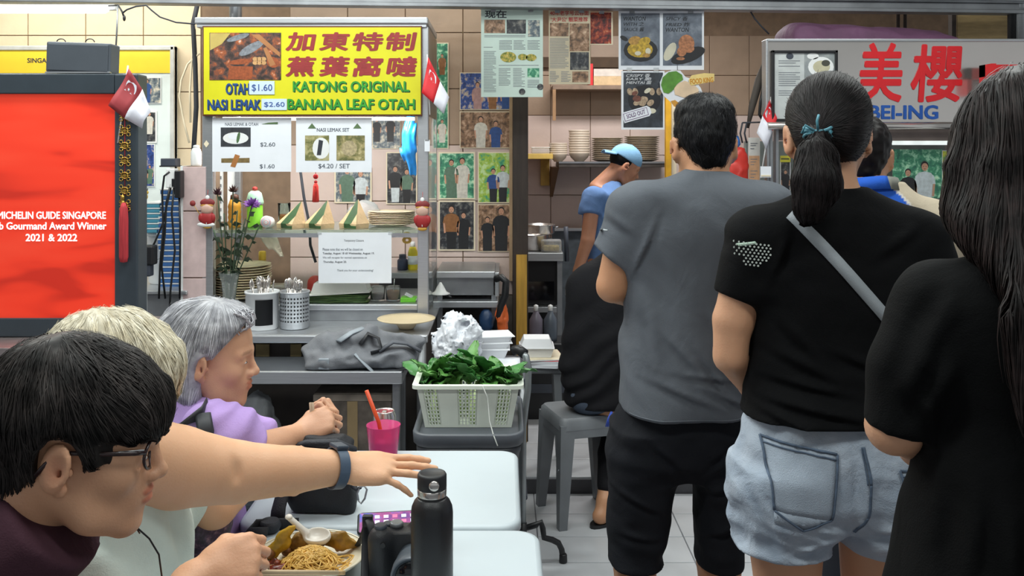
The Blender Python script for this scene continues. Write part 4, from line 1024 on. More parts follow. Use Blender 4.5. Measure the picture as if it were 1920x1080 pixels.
# photos and cuttings on the back wall
yP=YW-.018
G1='framed visitor photos on the wall'
photo('photo_print','photo of two diners taped inside the case under the sign',698,217,751,279,yP,M_busy,[(.15,.2,.75,'k',None),(.65,.2,.8,'k',None)],.003,None,G1)
photo('photo_print','photo of woman in black vest beside man, seen through case',724,285,782,383,yP,M_busyD,[(.28,.02,.72,'k','c'),(.68,.0,.68,'g','k')],.006,None,G1)
photo('photo_print','photo of two men in check and blue shirts behind the packets',627,314,697,381,yP,M_busy,[(.33,-.25,1.3,'g',None),(.72,-.25,1.2,'c','k')],.008,None,G1)
photo('photo_print','greenish photo of two men embracing, left of upper wall pair',822,285,891,374,yP,M_busyG,[(.34,.0,.86,'g',None),(.66,.0,.9,'w',None)],.008,None,G1)
photo('photo_print','green and yellow photo of two men standing before a stall',896,285,964,381,yP,printmat('print_lime',['2a7a50','9ab82e','d6dc6a','3f9a78','b9d6a0'],22),[(.42,.0,.68,'b','k'),(.70,.0,.75,'c','k')],.006,None,G1)
photo('photo_print','photo of man in tan shirt beside man in black',822,376,891,470,yP,M_busyD,[(.34,.0,.92,'t','k'),(.70,.0,.78,'k',None)],.008,None,G1)
photo('photo_print','photo of big man in black with arm round a smaller man',896,383,965,472,yP,M_busyW,[(.25,.0,.74,'k',None),(.64,-.05,1.0,'k',None)],.004,None,G1)
photo('photo_print','photo of man in white cap hugging woman below blue photo',862,209,965,278,yP,M_busyW,[(.38,-.1,.98,'w',None),(.66,-.2,.95,'b',None)],.004,None,G1)
photo('photo_print','dark blue group photo half hidden by the newspaper page',862,136,965,206,yP,M_busyB,[(.32,-.1,.85,'p',None),(.6,-.1,.8,'t',None),(.85,-.1,.85,'b',None)],.004,None,G1)
photo('photo_print','narrow strip of small photos beside the case roof',817,80,841,279,yP,M_busyG,[(.5,.05,.22,'w',None),(.5,.4,.2,'k',None),(.5,.7,.2,'t',None)],.005,None,G1)
def page(label,px0,py0,px1,py1,Y,paper,title,pics,cols,tm=None):
 a,b_=W(px0,py1,Y),W(px1,py0,Y);t=thing('newspaper_page',label,'poster',((a[0]+b_[0])/2,Y,a[2]))
 MB().box(a[0],b_[0],Y,Y+.004,a[2],b_[2]).build('sheet',paper,t,True)
 for tx,x0,x1,y0,y1 in title:lettering(tx,W(x0,0,Y)[0],W(x1,0,Y)[0],W(0,y0,Y)[2],W(0,y1,Y)[2],Y,tm or M_ink,t,.02,depth=.0008)
 for k,(x0,y0,x1,y1,m)in enumerate(pics):MB().box(W(x0,0,Y)[0],W(x1,0,Y)[0],Y-.0012,Y,W(0,y1,Y)[2],W(0,y0,Y)[2]).build('picture',m,t,True)
 lm=MB()
 for x0,x1,y0,y1 in cols:
  y=y0
  while y<y1:
   xe_=x1-rnd.choice((0,0,0,3,6));lm.box(W(x0,0,Y)[0],W(xe_,0,Y)[0],Y-.0006,Y,W(0,y+1.0,Y)[2],W(0,y,Y)[2]);y+=2.6
 lm.build('text_lines',M_inkg,t,True)
 return t
pt_=page('pale green newspaper page with brush title and food pictures',902,17,1018,182,4.36,mat('news_green','c9dcd2',.6,var=.05,vs=8),[('现在',909,950,34,19)],[(908,37,947,62,M_busyW),(950,37,986,63,M_busyD),(990,38,1012,69,M_busy),(989,128,1011,145,M_busyG)],[(908,985,66,71),(936,960,76,92),(963,985,76,92),(989,1012,76,92),(907,930,96,172),(935,1010,122,124),(935,957,128,160),(962,984,128,164),(989,1011,150,164),(907,930,88,90)])
for x,y,r in((953,107,15),(980,107,9),(996,108,10)):
 m_=MB();blob(m_,x,y,r,r*.66,0,18,4.36-.0014,lambda p:W(p,0,4.36)[0],lambda p:W(0,p,4.36)[2],4.36/FPX);m_.build('dish_picture',printmat('dish_'+str(x),['4a4a28','c0a848','6a7a30','e0d8b0'],60),pt_,True)
for x,y in((979,172),(1013,163)):
 m_=MB();blob(m_,x,y,6,6,0,16,4.36-.0014,lambda p:W(p,0,4.36)[0],lambda p:W(0,p,4.36)[2],4.36/FPX);m_.build('dish_picture',M_busyD,pt_,True)
pr_=page('yellowed newspaper page with red headline',1029,19,1107,158,4.372,mat('news_tan','cbbfa4',.7,var=.08,vs=8),[('40年老字号云吞面',1031,1104,29,20),("'大尹公' 靓菜推荐",1033,1102,41,32)],[(1031,43,1066,68,M_busyW),(1068,44,1105,96,M_busyW),(1069,98,1104,131,M_busyD),(1073,134,1103,154,M_busyW)],[(1031,1066,72,128),(1031,1048,134,154),(1052,1070,134,154)],mat('headline_red','b83a3a',.6))
M_slate=printmat('slate_bg',['4a5260','6a7380','8b929c','59616e'],14)
yQ=4.39
def qx(px):return W(px,0,yQ)[0]
def qz(py):return W(0,py,yQ)[2]
po=thing('food_poster','white bordered poster with wanton dish and spicy fried wanton','poster',(qx(1240),yQ,qz(131)))
MB().box(qx(1160),qx(1320),yQ,yQ+.004,qz(131),qz(20)).build('sheet',M_paper,po,True)
for a,b_ in((1164,1237),(1243,1316)):MB().box(qx(a),qx(b_),yQ-.001,yQ,qz(123),qz(25)).build('picture',M_slate,po,True)
M_scr=mat('script_ink','20242b',.6)
for tx,a,b_,y0,y1 in(('WANTON',1169,1211,39,31),('WITH 之',1169,1207,49,41),('SAUCE 酱',1169,1208,59,51),('SPICY 香',1248,1290,39,31),('FRIED 炸',1248,1294,50,42),('WANTON',1248,1292,60,52)):
 lettering(tx,qx(a),qx(b_),qz(y0),qz(y1),yQ-.001,M_scr,po,.012,shear=.2,depth=.0006)
def qb(t,nm,items,mats_):
 m_=MB()
 for i,(c_,x,y,rx,ry,an)in enumerate(items):m_.cur=c_;blob(m_,x,y,rx,ry,an,16,yQ-.0016-.00005*i,qx,qz,yQ/FPX)
 m_.build(nm,mats_,t,True)
F_y=mat('noodle_yellow','d8b23a',.5,var=.25,vs=80);F_o=mat('fried_orange','c9855a',.5,var=.25,vs=80);F_k=mat('pan_black','1c1d22',.5);F_b=mat('bun_white','d9d4bd',.6);F_w=mat('meat_pale','c4ab8e',.6,var=.25,vs=80)
qb(po,'dish_picture',[(1,1170,72,8,4,-.5),(1,1201,94,32,22,0),(0,1200,93,24,15,0),(2,1190,76,12,8,.2),(0,1208,78,12,8,.4),(3,1196,100,6,4,0),(3,1215,96,5,6,0),(2,1212,104,7,4,0)],[F_y,F_k,mat('ham_gold','c99a4a',.5,var=.2,vs=80),F_b])
qb(po,'dish_picture',[(1,1290,104,34,13,.35),(0,1287,82,15,17,0),(0,1278,97,9,9,0),(0,1293,92,9,7,.3),(2,1256,97,9,19,-.5),(0,1276,110,8,3,0)],[F_o,F_k,F_b])
p2=thing('food_poster','slate poster of mushroom dish with SOLD OUT tag','poster',(qx(1205),yQ,qz(243)))
MB().box(qx(1165),qx(1246),yQ,yQ+.004,qz(243),qz(133)).build('sheet',M_paper,p2,True)
MB().box(qx(1169),qx(1243),yQ-.001,yQ,qz(239),qz(136)).build('picture',printmat('slate_dark',['22262c','3a4048','565c64','2c3036'],16),p2,True)
for tx,a,b_,y0,y1 in(('CRISPY 香',1174,1219,145,138),('EARY 脆',1174,1222,151,145),('MENTAI 面',1174,1222,158,152)):lettering(tx,qx(a),qx(b_),qz(y0),qz(y1),yQ-.001,mat('poster_text','d5d8dc',.6),p2,.01,shear=.2,depth=.0006)
qb(p2,'dish_picture',[(1,1208,187,31,28,0)]+[(0,1208+14*math.cos(k*1.7)*(k%3),186+10*math.sin(k*2.1)*(k%3)*.8,7,5,k)for k in range(14)]+[(2,1194,185,8,6,0),(2,1190,175,6,4,.4),(3,1222,208,8,5,0),(3,1214,170,7,4,.6)],[F_w,F_k,mat('meat_brown','7a4a3c',.5,var=.2,vs=80),F_b])
so=MB();so.M=None
def rotrect(mb,x,y,w,h,an,yy,cut=0):
 c_,s_=math.cos(an),math.sin(an);pts=[(-w,-h),(w-cut,-h),(w,-h+cut),(w,h-cut),(w-cut,h),(-w,h)]
 mb.poly([(qx(x)+(a*c_-b_*s_)*yQ/FPX,qz(y)+(a*s_+b_*c_)*yQ/FPX)for a,b_ in pts],yy,.0012)
rotrect(so,1194,214,27,10,.28,yQ-.004,5);so.build('sold_out_tag',M_paper,p2,True)
so=MB();rotrect(so,1192,214.5,23,7.5,.28,yQ-.0052,0);so.cur=1;rotrect(so,1192,214.5,22,6.5,.28,yQ-.0056,0);so.build('tag_line',[mat('tag_purple','6d4a78',.6),M_paper],p2,True)
lettering('SOLD OUT',qx(1174),qx(1210),qz(218),qz(210),yQ-.0058,mat('tag_purple','6d4a78'),p2,.02,rot=.28,depth=.0006)
p3=thing('food_poster','small dark red food poster behind the red headline page','poster',(qx(1127),yQ+.02,qz(83)))
MB().box(qx(1106),qx(1150),yQ+.02,yQ+.024,qz(83),qz(21)).build('sheet',M_cream,p3,True);MB().box(qx(1107),qx(1147),yQ+.019,yQ+.02,qz(81),qz(22)).build('picture',printmat('red_food',['3a1614','7a2420','2a1614','b5502a','c9b090'],40),p3,True)
def clips(t,xs,y,py):
 for x in xs:q=W(x,py,y);MB().box(q[0]-.012,q[0]+.012,y-.006,y+.01,q[2]-.014,2.274,.002).build('clip',M_steelD,t,True)
clips(pt_,(925,995),4.36,17);clips(pr_,(1045,1090),4.372,19);clips(po,(1185,1295),yQ,20);clips(p3,(1128,),yQ+.02,21)
for x in(1180,1230):MB().box(qx(x)-.012,qx(x)+.012,yQ-.003,yQ+.006,qz(137),qz(127)).build('tape',M_clear,p2,True)
ck=thing('cutout_sign','green and cream cut-out sign with orange FOOD KING lettering','sign',(qx(1290),yQ-.02,qz(205)))
def shape(nm,pts,y,m):MB().poly([(qx(a),qz(b_))for a,b_ in pts],y,.003).build(nm,m,ck,True)
shape('backing',[(1236,155),(1243,138),(1258,132),(1274,133),(1284,145),(1300,150),(1312,165),(1318,180),(1310,200),(1285,205),(1268,203),(1254,190),(1243,180),(1237,168)],yQ-.02,M_paper)
shape('green_patch',[(1238,160),(1241,146),(1252,136),(1266,134),(1277,141),(1279,150),(1268,158),(1260,170),(1252,176),(1243,174)],yQ-.024,mat('patch_green','5f9a36',.5,var=.15,vs=30))
shape('cream_patch',[(1262,166),(1270,157),(1282,152),(1298,158),(1308,168),(1308,180),(1290,186),(1276,182),(1264,178)],yQ-.024,mat('patch_cream','ecd0ae',.5))
shape('orange_patch',[(1256,190),(1264,188),(1274,196),(1270,202),(1262,200)],yQ-.024,mat('patch_orange','e3a23c',.5))
shape('word_plate',[(1289,151),(1295,142),(1318,138),(1337,139),(1337,153),(1316,157),(1293,161)],yQ-.026,mat('plate_yellow','f4d98a',.5))
lettering('FOOD KING',qx(1292),qx(1335),qz(157),qz(147),yQ-.026,mat('word_orange','d8951e',.5),ck,.03,rot=.09,depth=.001)
MB().tube([(qx(1270),yQ-.012,qz(150)),(qx(1270),yQ+.0,qz(120))],.001,5).build('string',M_ink,ck,True)
# kitchen behind the opening
YS2=6.62
def kx_(px,Y=YS2):return W(px,0,Y)[0]
def kz_(py,Y=YS2):return W(0,py,Y)[2]
M_shelf=mat('dark_shelf','4e4844',.5,var=.15)
u=thing('wall_shelf','upper wooden kitchen shelf with hanging bracket','shelf',(kx_(1100),6.75,kz_(166)))
MB().box(kx_(1036),kx_(1250),6.6,6.88,kz_(168),kz_(160),.003).build('board',mat('shelf_brown','8a7462',.6,var=.15),u,True)
MB().box(kx_(1036),kx_(1042),6.6,6.63,kz_(226),kz_(168)).build('bracket',mat('bracket_tan','a07c58',.6),u,True);MB().box(kx_(1228),kx_(1234),6.6,6.63,kz_(200),kz_(168)).build('bracket',mat('bracket_tan','a07c58'),u,True)
MB().box(kx_(990),kx_(1250),6.84,6.89,kz_(121),kz_(101)).build('wall_rail',mat('rail_brown','54402c',.7),u,True)
for(a,b_,y0,y1,m_,lab,nm)in((1113,1168,142,160,M_kraft,'brown carton on the upper kitchen shelf','carton'),(1106,1112,120,160,M_red,'red binder standing on the upper kitchen shelf','binder')):
 t=thing(nm,lab,nm,(kx_((a+b_)/2),6.7,kz_(160)+.0005));w=kx_(b_)-kx_(a);h=kz_(y0)-kz_(160)
 MB().box(-w/2,w/2,-.08,.08,0,h,.003).build('body',m_,t)
 MB().box(-w/2+.001,w/2-.001,-.081,.081,h-.004,h+(.05 if nm=='carton' else .002),.002).build('flap' if nm=='carton' else 'spine',mat('carton_pale','d9cfc4',.7)if nm=='carton' else M_red,t)
l=thing('wall_shelf','lower dark kitchen shelf carrying bowls and plates','shelf',(kx_(1150),6.7,kz_(312)))
MB().box(kx_(1046),kx_(1252),6.5,6.88,kz_(313),kz_(304),.003).build('board',M_shelf,l,True)
MB().box(kx_(1046),kx_(1252),6.495,6.51,kz_(306),kz_(302.5)).build('edge',M_steelD,l,True)
MB()._add([(kx_(1034),6.52,kz_(313)),(kx_(1047),6.52,kz_(313)),(kx_(1040),6.86,kz_(372)),(kx_(1034),6.86,kz_(372)),(kx_(1034),6.86,kz_(313)),(kx_(1047),6.86,kz_(313))],[(0,1,2,3),(0,3,4),(1,5,2),(0,4,5,1),(4,3,2,5)]).build('bracket',mat('bracket_brown','6e4e30',.6),l,True)
y_=thing('yellow_ledge','yellow wooden ledge with bracket beside the kitchen post','shelf',(kx_(1012),6.7,kz_(298)))
MB().box(kx_(986),kx_(1035),6.5,6.88,kz_(298),kz_(288),.003).build('board',mat('ledge_yellow','d9b860',.6,var=.1),y_,True);MB().box(kx_(1016),kx_(1033),6.82,6.88,kz_(350),kz_(298),.003).build('bracket',mat('ledge_yellow','d9b860'),y_,True)
bz_=thing('clear_tub','flat clear tub on the yellow kitchen ledge','tub',(kx_(1013),6.6,kz_(288)));MB().box(-.065,.065,-.05,.05,0,.042,.008).build('tub',M_clear,bz_);MB().box(-.068,.068,-.053,.053,.041,.047,.003).build('lid',M_white,bz_)
def bowl_stack(px,wpx,y0,n,label,group):
 r=wpx/2*6.6/FPX;z0=kz_(303.5,6.6);h=(kz_(y0,6.6)-z0);pitch=(h-r*.9)/max(1,n-1);proto=None
 pr=[(r*.42,0),(r*.45,r*.08),(r*.8,r*.4),(r*.97,r*.8),(r,r*.9),(r*.95,r*.88),(r*.6,r*.3),(.0001,r*.15)]
 for k in range(n):
  loc=(kx_(px,6.6)+rnd.uniform(-.002,.002),6.6,z0+k*pitch)
  if proto is None:proto=tag(MB().lathe(pr,seg=24).build('bowl',mat('bowl_cream','d6c8b6',.4,var=.05)),ORD(0,n)+label,'bowl',group);proto.location=loc
  else:dup(proto,loc,label=ORD(k,n)+label)
bowl_stack(1047,35,268,6,'cream bowl in short stack on kitchen shelf','short stack of bowls')
bowl_stack(1086,40,244,10,'cream bowl in tall stack on kitchen shelf','tall stack of bowls')
M_plk=mat('plate_kitchen','b5a894',.4,var=.08)
plate_stack(1108,1168,261,303,6.62,12,'grey-cream plate in left plate stack on kitchen shelf','left kitchen plate stack',zb=kz_(303.5),m=M_plk)
plate_stack(1170,1236,258,303,6.62,13,'grey-cream plate in right plate stack behind blue cap','right kitchen plate stack',zb=kz_(303.5),m=M_plk)
kb=thing('kitchen_bench','steel kitchen bench with dark oven beneath','bench',(W(1020,0,5.6)[0],5.7,.072))
def bx5(px):return W(px,0,5.5)[0]
def bz5(py):return W(0,py,5.5)[2]
zt5=bz5(474)
MB().box(bx5(955),bx5(1056),5.5,6.1,zt5-.03,zt5,.003).build('worktop',M_steelD,kb,True);MB().box(bx5(955),bx5(1056),5.49,5.51,zt5-.05,zt5-.0,.004).build('edge',M_steel,kb,True)
MB().box(bx5(958),bx5(1048),5.56,6.05,bz5(575),zt5-.05,.004).build('oven',mat('oven_black','16161a',.35),kb,True);MB().box(bx5(965),bx5(1040),5.552,5.56,bz5(565),bz5(530)).build('oven_window',mat('oven_glass','0c0c0f',.1),kb,True)
MB().box(bx5(955),bx5(1044),5.5,6.05,bz5(586),bz5(576),.002).build('lower_shelf',M_steel,kb,True)
MB().box(bx5(958),bx5(1044),6.0,6.05,.08,bz5(586)).build('back_panel',M_black,kb,True)
for x in(960,1050):
 for y in(5.54,6.05):MB().box(bx5(x)-.015,bx5(x)+.015,y-.015,y+.015,.072,zt5-.03).build('leg',M_steelD,kb,True)
for px,r,h,zz_,lab in((1000,.10,.10,zt5,'wide steel pot at left on the kitchen bench'),(1015,.09,.06,zt5+.1005,'shallow steel pan stacked on the wide pot')):
 t=thing('steel_pot',lab,'pot',(bx5(px),5.66 if h>.08 else 5.66,zz_));MB().lathe([(r*.9,0),(r,.01),(r,h-.006),(r*1.06,h),(r*.98,h),(r*.96,.01),(.0001,.008)],seg=24).build('pot',M_mirror,t)
 for s_ in(-1,1):MB().tube([(s_*r,-.02,h*.7),(s_*(r+.02),-.015,h*.72),(s_*(r+.02),.015,h*.72),(s_*r,.02,h*.7)],.004,6).build('handle',M_steelD,t)
fc=thing('food_tub','clear tub of yellow noodles on the kitchen bench','tub',(bx5(1034),5.56,zt5));MB().box(-.062,.062,-.045,.045,.001,.075,.008).build('tub',M_clear,fc);MB().box(-.05,.05,-.036,.036,.008,.04,.008).build('noodles',mat('noodle_pale','d9c078',.6,var=.2,vs=60),fc)
for px,lab,m_,h in((1005,'hazy bagged bottle under the kitchen bench',mat('hazy_bottle','9a93a3',.3,trans=.4),.17),(1032,'dark grey capped bottle under the kitchen bench',mat('slate_bottle','5d6672',.35),.17)):
 Yq=5.2;t=thing('bottle',lab,'bottle',(W(px,0,Yq)[0],Yq,.50));r=.038
 MB().lathe([(r,0),(r*1.02,.02),(r,h*.7),(r*.5,h*.9),(r*.3,h)],seg=16).build('body',m_,t);MB().lathe([(r*.35,h),(r*.35,h+.03),(r*.1,h+.035)],seg=12).build('cap',M_white,t)
cr=thing('bottle_crate','dark crate carrying two bottles below the bench','crate',(W(1018,0,5.25)[0],5.25,.072));MB().box(-.12,.12,-.14,.1,0,.427,.006).build('crate',M_black,cr);MB().box(-.12,.12,-.142,-.13,.15,.2).build('slat',M_dgrey,cr)
bs=thing('steel_splashback','blue-grey steel panel behind the cook','panel',(W(1080,0,6.7)[0],6.75,.072));MB().box(W(1035,0,6.75)[0],W(1230,0,6.75)[0],6.74,6.78,.072,W(0,432,6.75)[2],.003).build('panel',mat('blue_steel','7c868e',.4,.7,var=.15),bs,True);MB().box(W(1030,0,6.75)[0],W(1232,0,6.75)[0],6.70,6.78,W(0,432,6.75)[2],W(0,428,6.75)[2]).build('lip',M_steel,bs,True)
MB().tube([W(1061,425,5.6),W(1063,490,5.6)],.014,8).build('pole',M_dgrey,bs,True)
sk=thing('steel_sink_unit','steel sink unit with drawer front right of the case','sink',(W(880,0,4.5)[0],4.5,0))
def s5(px):return W(px,0,4.42)[0]
def t5(py):return W(0,py,4.42)[2]
MB().box(s5(818),s5(928),4.42,4.82,t5(522),t5(509),.004).box(s5(928),s5(936),4.42,4.82,t5(556),t5(511),.003).build('top_rim',M_steel,sk,True)
MB().box(s5(818),s5(926),4.445,4.8,t5(555),t5(522),.003).build('basin_front',M_steelD,sk,True);MB().box(s5(812),s5(934),4.40,4.8,t5(576),t5(564),.003).build('lower_shelf',M_steel,sk,True)
for x in(824,926):MB().box(s5(x)-.012,s5(x)+.012,4.45,4.48,.0,t5(555)).build('leg',M_steelD,sk,True)
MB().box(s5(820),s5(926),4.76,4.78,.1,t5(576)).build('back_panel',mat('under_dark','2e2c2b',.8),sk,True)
ho=MB().tube([W(930,523,4.4),W(940,520,4.38),W(949,528,4.38),W(947,555,4.38),W(939,575,4.38),W(936,592,4.38),W(928,625,4.4)],.018,10).build('drain_hose',M_black,None,loc=W(936,592,4.38));tag(ho,'thick black hose curving down beside the steel sink','hose')
crumple('orange_bag','orange plastic bag hanging beside the black hose','bag',W(941,598,4.39),(.034,.03,.075),mat('orange_bag','e06a32',.4,var=.15),15,res=.008,fr=28)
crumple('navy_bag','dark blue bag tucked under the sink shelf','bag',W(911,601,4.42),(.038,.03,.062),mat('navy_bag','2c4a72',.4,var=.15),16,res=.009,fr=28)
lmp=thing('white_cone_scoop','white plastic scoop lying at the left end of the sink','scoop',W(826,548,4.3));MB().lathe([(.004,.06),(.016,.04),(.03,.015),(.045,.008),(.045,.004),(.028,.01),(.0001,.05)],W(826,553,4.3),18).build('cup',M_white,lmp,True);MB().tube([W(836,552,4.3),W(846,558,4.28)],.006,8).build('handle',M_black,lmp,True)
# right stall with mirror steel sign
YR=4.0
def R_(px,py=0):return W(px,py,YR)
rs=thing('steel_stall_sign','mirror steel stall sign with red Chinese characters and BEI-ING','sign',(R_(1690)[0],YR,R_(0,240)[2]))
xa3,xb3=R_(1437)[0],R_(2050)[0]
MB().box(xa3,xb3,YR,YR+.05,R_(0,229)[2],R_(0,76)[2]).build('panel',M_mirror,rs,True)
MB().box(xa3,xb3,YR-.006,YR+.06,R_(0,78)[2],R_(0,73)[2],.002).box(xa3-.004,xa3+.006,YR-.006,YR+.06,R_(0,240)[2],R_(0,74)[2],.002).build('edge_trim',M_steel,rs,True)
M_rl=mat('red_acrylic','d2232a',.35,var=.05)
for ch,a,b_,y0,y1 in(('美',1608,1692,192,80),('櫻',1707,1804,192,83)):lettering(ch,R_(a)[0],R_(b_)[0],R_(0,y0)[2],R_(0,y1)[2],YR,M_rl,rs,.022,shear=.08,depth=.004)
lettering('BEI-ING',R_(1630)[0],R_(1759)[0],R_(0,224)[2],R_(0,197)[2],YR,mat('blue_acrylic','2356a8',.35),rs,.03,depth=.004)
MB().tube([Vector((xa3,YR-.02,R_(0,236)[2])),Vector((R_(1806)[0],YR-.02,R_(0,236)[2]))],.017,14).build('tube_rail',M_mirror,rs,True)
MB().box(R_(1462)[0],xb3,YR+.02,YR+.04,R_(0,263)[2],R_(0,242)[2]).build('lower_band',mat('band_brown','6e625e',.5,.3),rs,True)
st=thing('noodle_stall','steel glazed noodle stall counter behind the queue','stall',(R_(1690)[0],4.2,0))
for a in(1438,1444,1455):MB().box(R_(a)[0],R_(a+5)[0],YR+.0,YR+.04,.02,R_(0,241)[2]).build('post',M_steelD,st,True)
MB().box(R_(1462)[0],xb3,YR+.02,YR+.028,.9,R_(0,268)[2]).build('front_pane',M_glass,st,True)
MB().box(R_(1640)[0],R_(1800)[0],YR-.004,YR+.03,R_(0,272)[2],R_(0,264)[2],.002).build('light_strip',mat('strip_white','eef4f2',.4,emit=.4),st,True)
MB().box(xa3,xb3,YR-.06,4.6,.82,.86,.004).build('worktop',M_steel,st,True);MB().box(xa3+.02,xb3,YR,4.55,.03,.82).build('body',M_steelD,st,True)
MB().box(R_(1800)[0],xb3,YR+.1,YR+.14,.86,R_(0,264)[2]).build('back_panel',mat('stall_dark_grey','5c5a58',.6),st,True)  # plain dark grey sheet at the right end of the glass
MB().box(R_(1462)[0],xb3,4.56,4.6,.86,R_(0,262)[2]).build('rear_panel',mat('rear_grey','8d9692',.5,.3),st,True)
photo('photo_print','large green photo of two people behind the stall glass',1674,280,1766,372,4.06,M_busyG,[(.3,-.35,.95,'k',None),(.65,-.4,1.15,'c',None)],.003,M_busyG)
photo('photo_print','yellow and green photo beside the large green stall photo',1766,282,1800,350,4.06,printmat('print_yellow',['d8d23a','7ab060','c8d8c0','4a7a68'],30),[],.003,M_white)
photo('photo_print','photo with yellow strip at the left end of the stall glass',1463,300,1482,361,4.06,M_busyD,[(.5,-.1,.8,'k',None)],.003,M_white)
ys_=sheet('yellow_strip','yellow price strip above the left stall photo',1463,292,1482,304,4.055,mat('strip_yellow','d8cf3a',.5));MB().box(W(1465,0,4.05)[0],W(1480,0,4.05)[0],4.0535,4.055,W(0,299,4.05)[2],W(0,297,4.05)[2]).build('text_line',M_ink,ys_,True)
cf=thing('framed_certificate','black framed certificate with noodle bowl picture on steel sign','certificate',(R_(1506)[0],YR-.02,R_(0,235)[2]))
yF=YR-.022
a,b_,z0,z1=R_(1445)[0],R_(1568)[0],R_(0,228)[2],R_(0,95)[2]
MB().box(a,b_,yF,YR-.002,z0,z0+.012,.002).box(a,b_,yF,YR-.002,z1-.012,z1,.002).box(a,a+.012,yF,YR-.002,z0,z1,.002).box(b_-.012,b_,yF,YR-.002,z0,z1,.002).build('frame',M_black,cf,True)
MB().box(R_(1450)[0],R_(1506)[0],yF+.008,YR-.002,z0+.01,z1-.01).build('letter',mat('cert_paper','c6cbca',.5),cf,True);MB().box(R_(1506)[0],R_(1565)[0],yF+.008,YR-.002,z0+.01,z1-.01).build('picture',printmat('cert_pic',['8c9294','a8acaa','7a807c'],12),cf,True)
lm=MB();[lm.box(R_(1458)[0],R_(1498-rnd.choice((0,0,8)))[0],yF+.0072,yF+.008,R_(0,y+1.3)[2],R_(0,y)[2])for y in(114,118,124,136,140,144,148,152,156,160,170,174,178)];lm.build('text_lines',M_inkg,cf,True)
cm=MB();[(setattr(cm,'cur',c_),blob(cm,x,y,r,q_,0,18,yF+.007-.0003*c_,lambda p:R_(p)[0],lambda p:R_(0,p)[2],YR/FPX))for c_,x,y,r,q_ in((0,1537,126,24,19),(1,1538,126,16,12),(2,1546,119,8,6),(0,1522,106,11,6))];cm.build('bowl_picture',[M_white,mat('noodle_p','c9c3a4',.5),mat('dark_p','4a4a40',.5)],cf,True)
ce=MB();blob(ce,1479,106,7,6,0,12,yF+.0072,lambda p:R_(p)[0],lambda p:R_(0,p)[2],YR/FPX);ce.build('crest',M_dgrey,cf,True)
Fp=Field(axis((R_(1495)[0],R_(1870)[0],.014)),axis((3.95,4.75,.02)),axis((R_(0,80)[2],R_(0,20)[2],.008)))
zz0=R_(0,74)[2]
Fp.cone(R_(1540,58)+Vector((0,.35,0)),R_(1810,62)+Vector((0,.35,0)),.085,.055,.03,flat=((0,1,0),.45));Fp.cone(R_(1535,70)+Vector((0,.3,0)),R_(1835,74)+Vector((0,.3,0)),.04,.04,.05,flat=((0,1,0),.3))
Fp.disp(lambda x,y,z:.010*vnoise(x*14,y*9,z*20));Fp.plane((0,0,zz0),(0,0,-1))
pc=thing('purple_cover','purple cloth cover bundled on top of the right stall','cover',R_(1680,74)+Vector((0,.3,0)));field_obj('cloth',Fp,mat('purple_cloth','6a4462',.7,var=.1,wrink=.006,ws=14),pc)
sp_=MB().box(xa3+.16,xb3,YR+.05,4.42,R_(0,80)[2],zz0).build('stall_roof',M_steelD,st,True)
rp_=thing('paper_bundle','bundle of white papers in red tray tied with red string','papers',W(1890,178,3.85))
def r8(px,py):return W(px,py,3.85)
MB().box(r8(1859,0)[0],r8(1868,0)[0],3.85,3.95,r8(0,174)[2],r8(0,119)[2]).box(r8(1859,0)[0],r8(1990,0)[0],3.90,3.95,r8(0,142)[2],r8(0,119)[2]).build('tray',M_red,rp_,True)
for k in range(7):MB().box(r8(1865+rnd.randint(-2,3),0)[0],r8(1990,0)[0],3.84,3.93,r8(0,177-k*6)[2],r8(0,173.5-k*6)[2],.002).build('paper_wad',M_paper,rp_,True)
for x in(1872,1896):MB().tube([r8(x,176)+Vector((0,-.014,0)),r8(x+2,140)+Vector((0,-.014,0)),r8(x+10,124)+Vector((0,.0,0))],.0025,6).build('string',M_red,rp_,True)
crumple('red_bag','red plastic bag hanging beside the steel stall post','bag',W(1384,318,4.1),(.055,.04,.105),mat('red_bag_bright','d8392e',.4,var=.12),31,res=.009,fr=18)
crumple('blue_scrap_bag','small blue plastic bag knotted above the red bag','bag',W(1380,268,4.12),(.02,.02,.03),mat('blue_scrap','3a78c8',.4),33,res=.006,fr=40)
lpn=sheet('long_notice','narrow tall notice with orange lower half by stall post',1403,258,1425,352,4.08,mat('notice_white','d8d6d0',.5));MB().box(W(1404,0,4.08)[0],W(1424,0,4.08)[0],4.0785,4.08,W(0,346,4.08)[2],W(0,292,4.08)[2]).build('orange_block',mat('notice_orange','d0a27c',.5,var=.08,vs=50),lpn,True)
lm=MB();[lm.box(W(1407,0,4.08)[0],W(1420-(k%3)*3,0,4.08)[0],4.0778,4.0786,W(0,y+1.2,4.08)[2],W(0,y,4.08)[2])for k,y in enumerate((268,272,278,298,303,308,320,326,332,338))];lm.build('text_lines',M_inkg,lpn,True)
tg2=sheet('folded_tag','folded white paper tag at the foot of the stall flag',1426,312,1446,333,3.985);MB().box(W(1427,0,3.985)[0],W(1445,0,3.985)[0],3.982,3.985,W(0,331,3.985)[2],W(0,328,3.985)[2]).build('fold',M_cream,tg2,True)
br=thing('hanging_bar','thin dark metal bar with hooks left of the steel sign','bar',W(1420,230,4.1));MB().tube([W(1392,230,4.1),W(1438,229,4.1)],.004,6).build('bar',M_ink,br,True)
for x in(1392,1400):MB().tube([W(x,230,4.1),W(x-4,250,4.1),W(x,268,4.1)],.004,6).build('hook',M_ink,br,True)
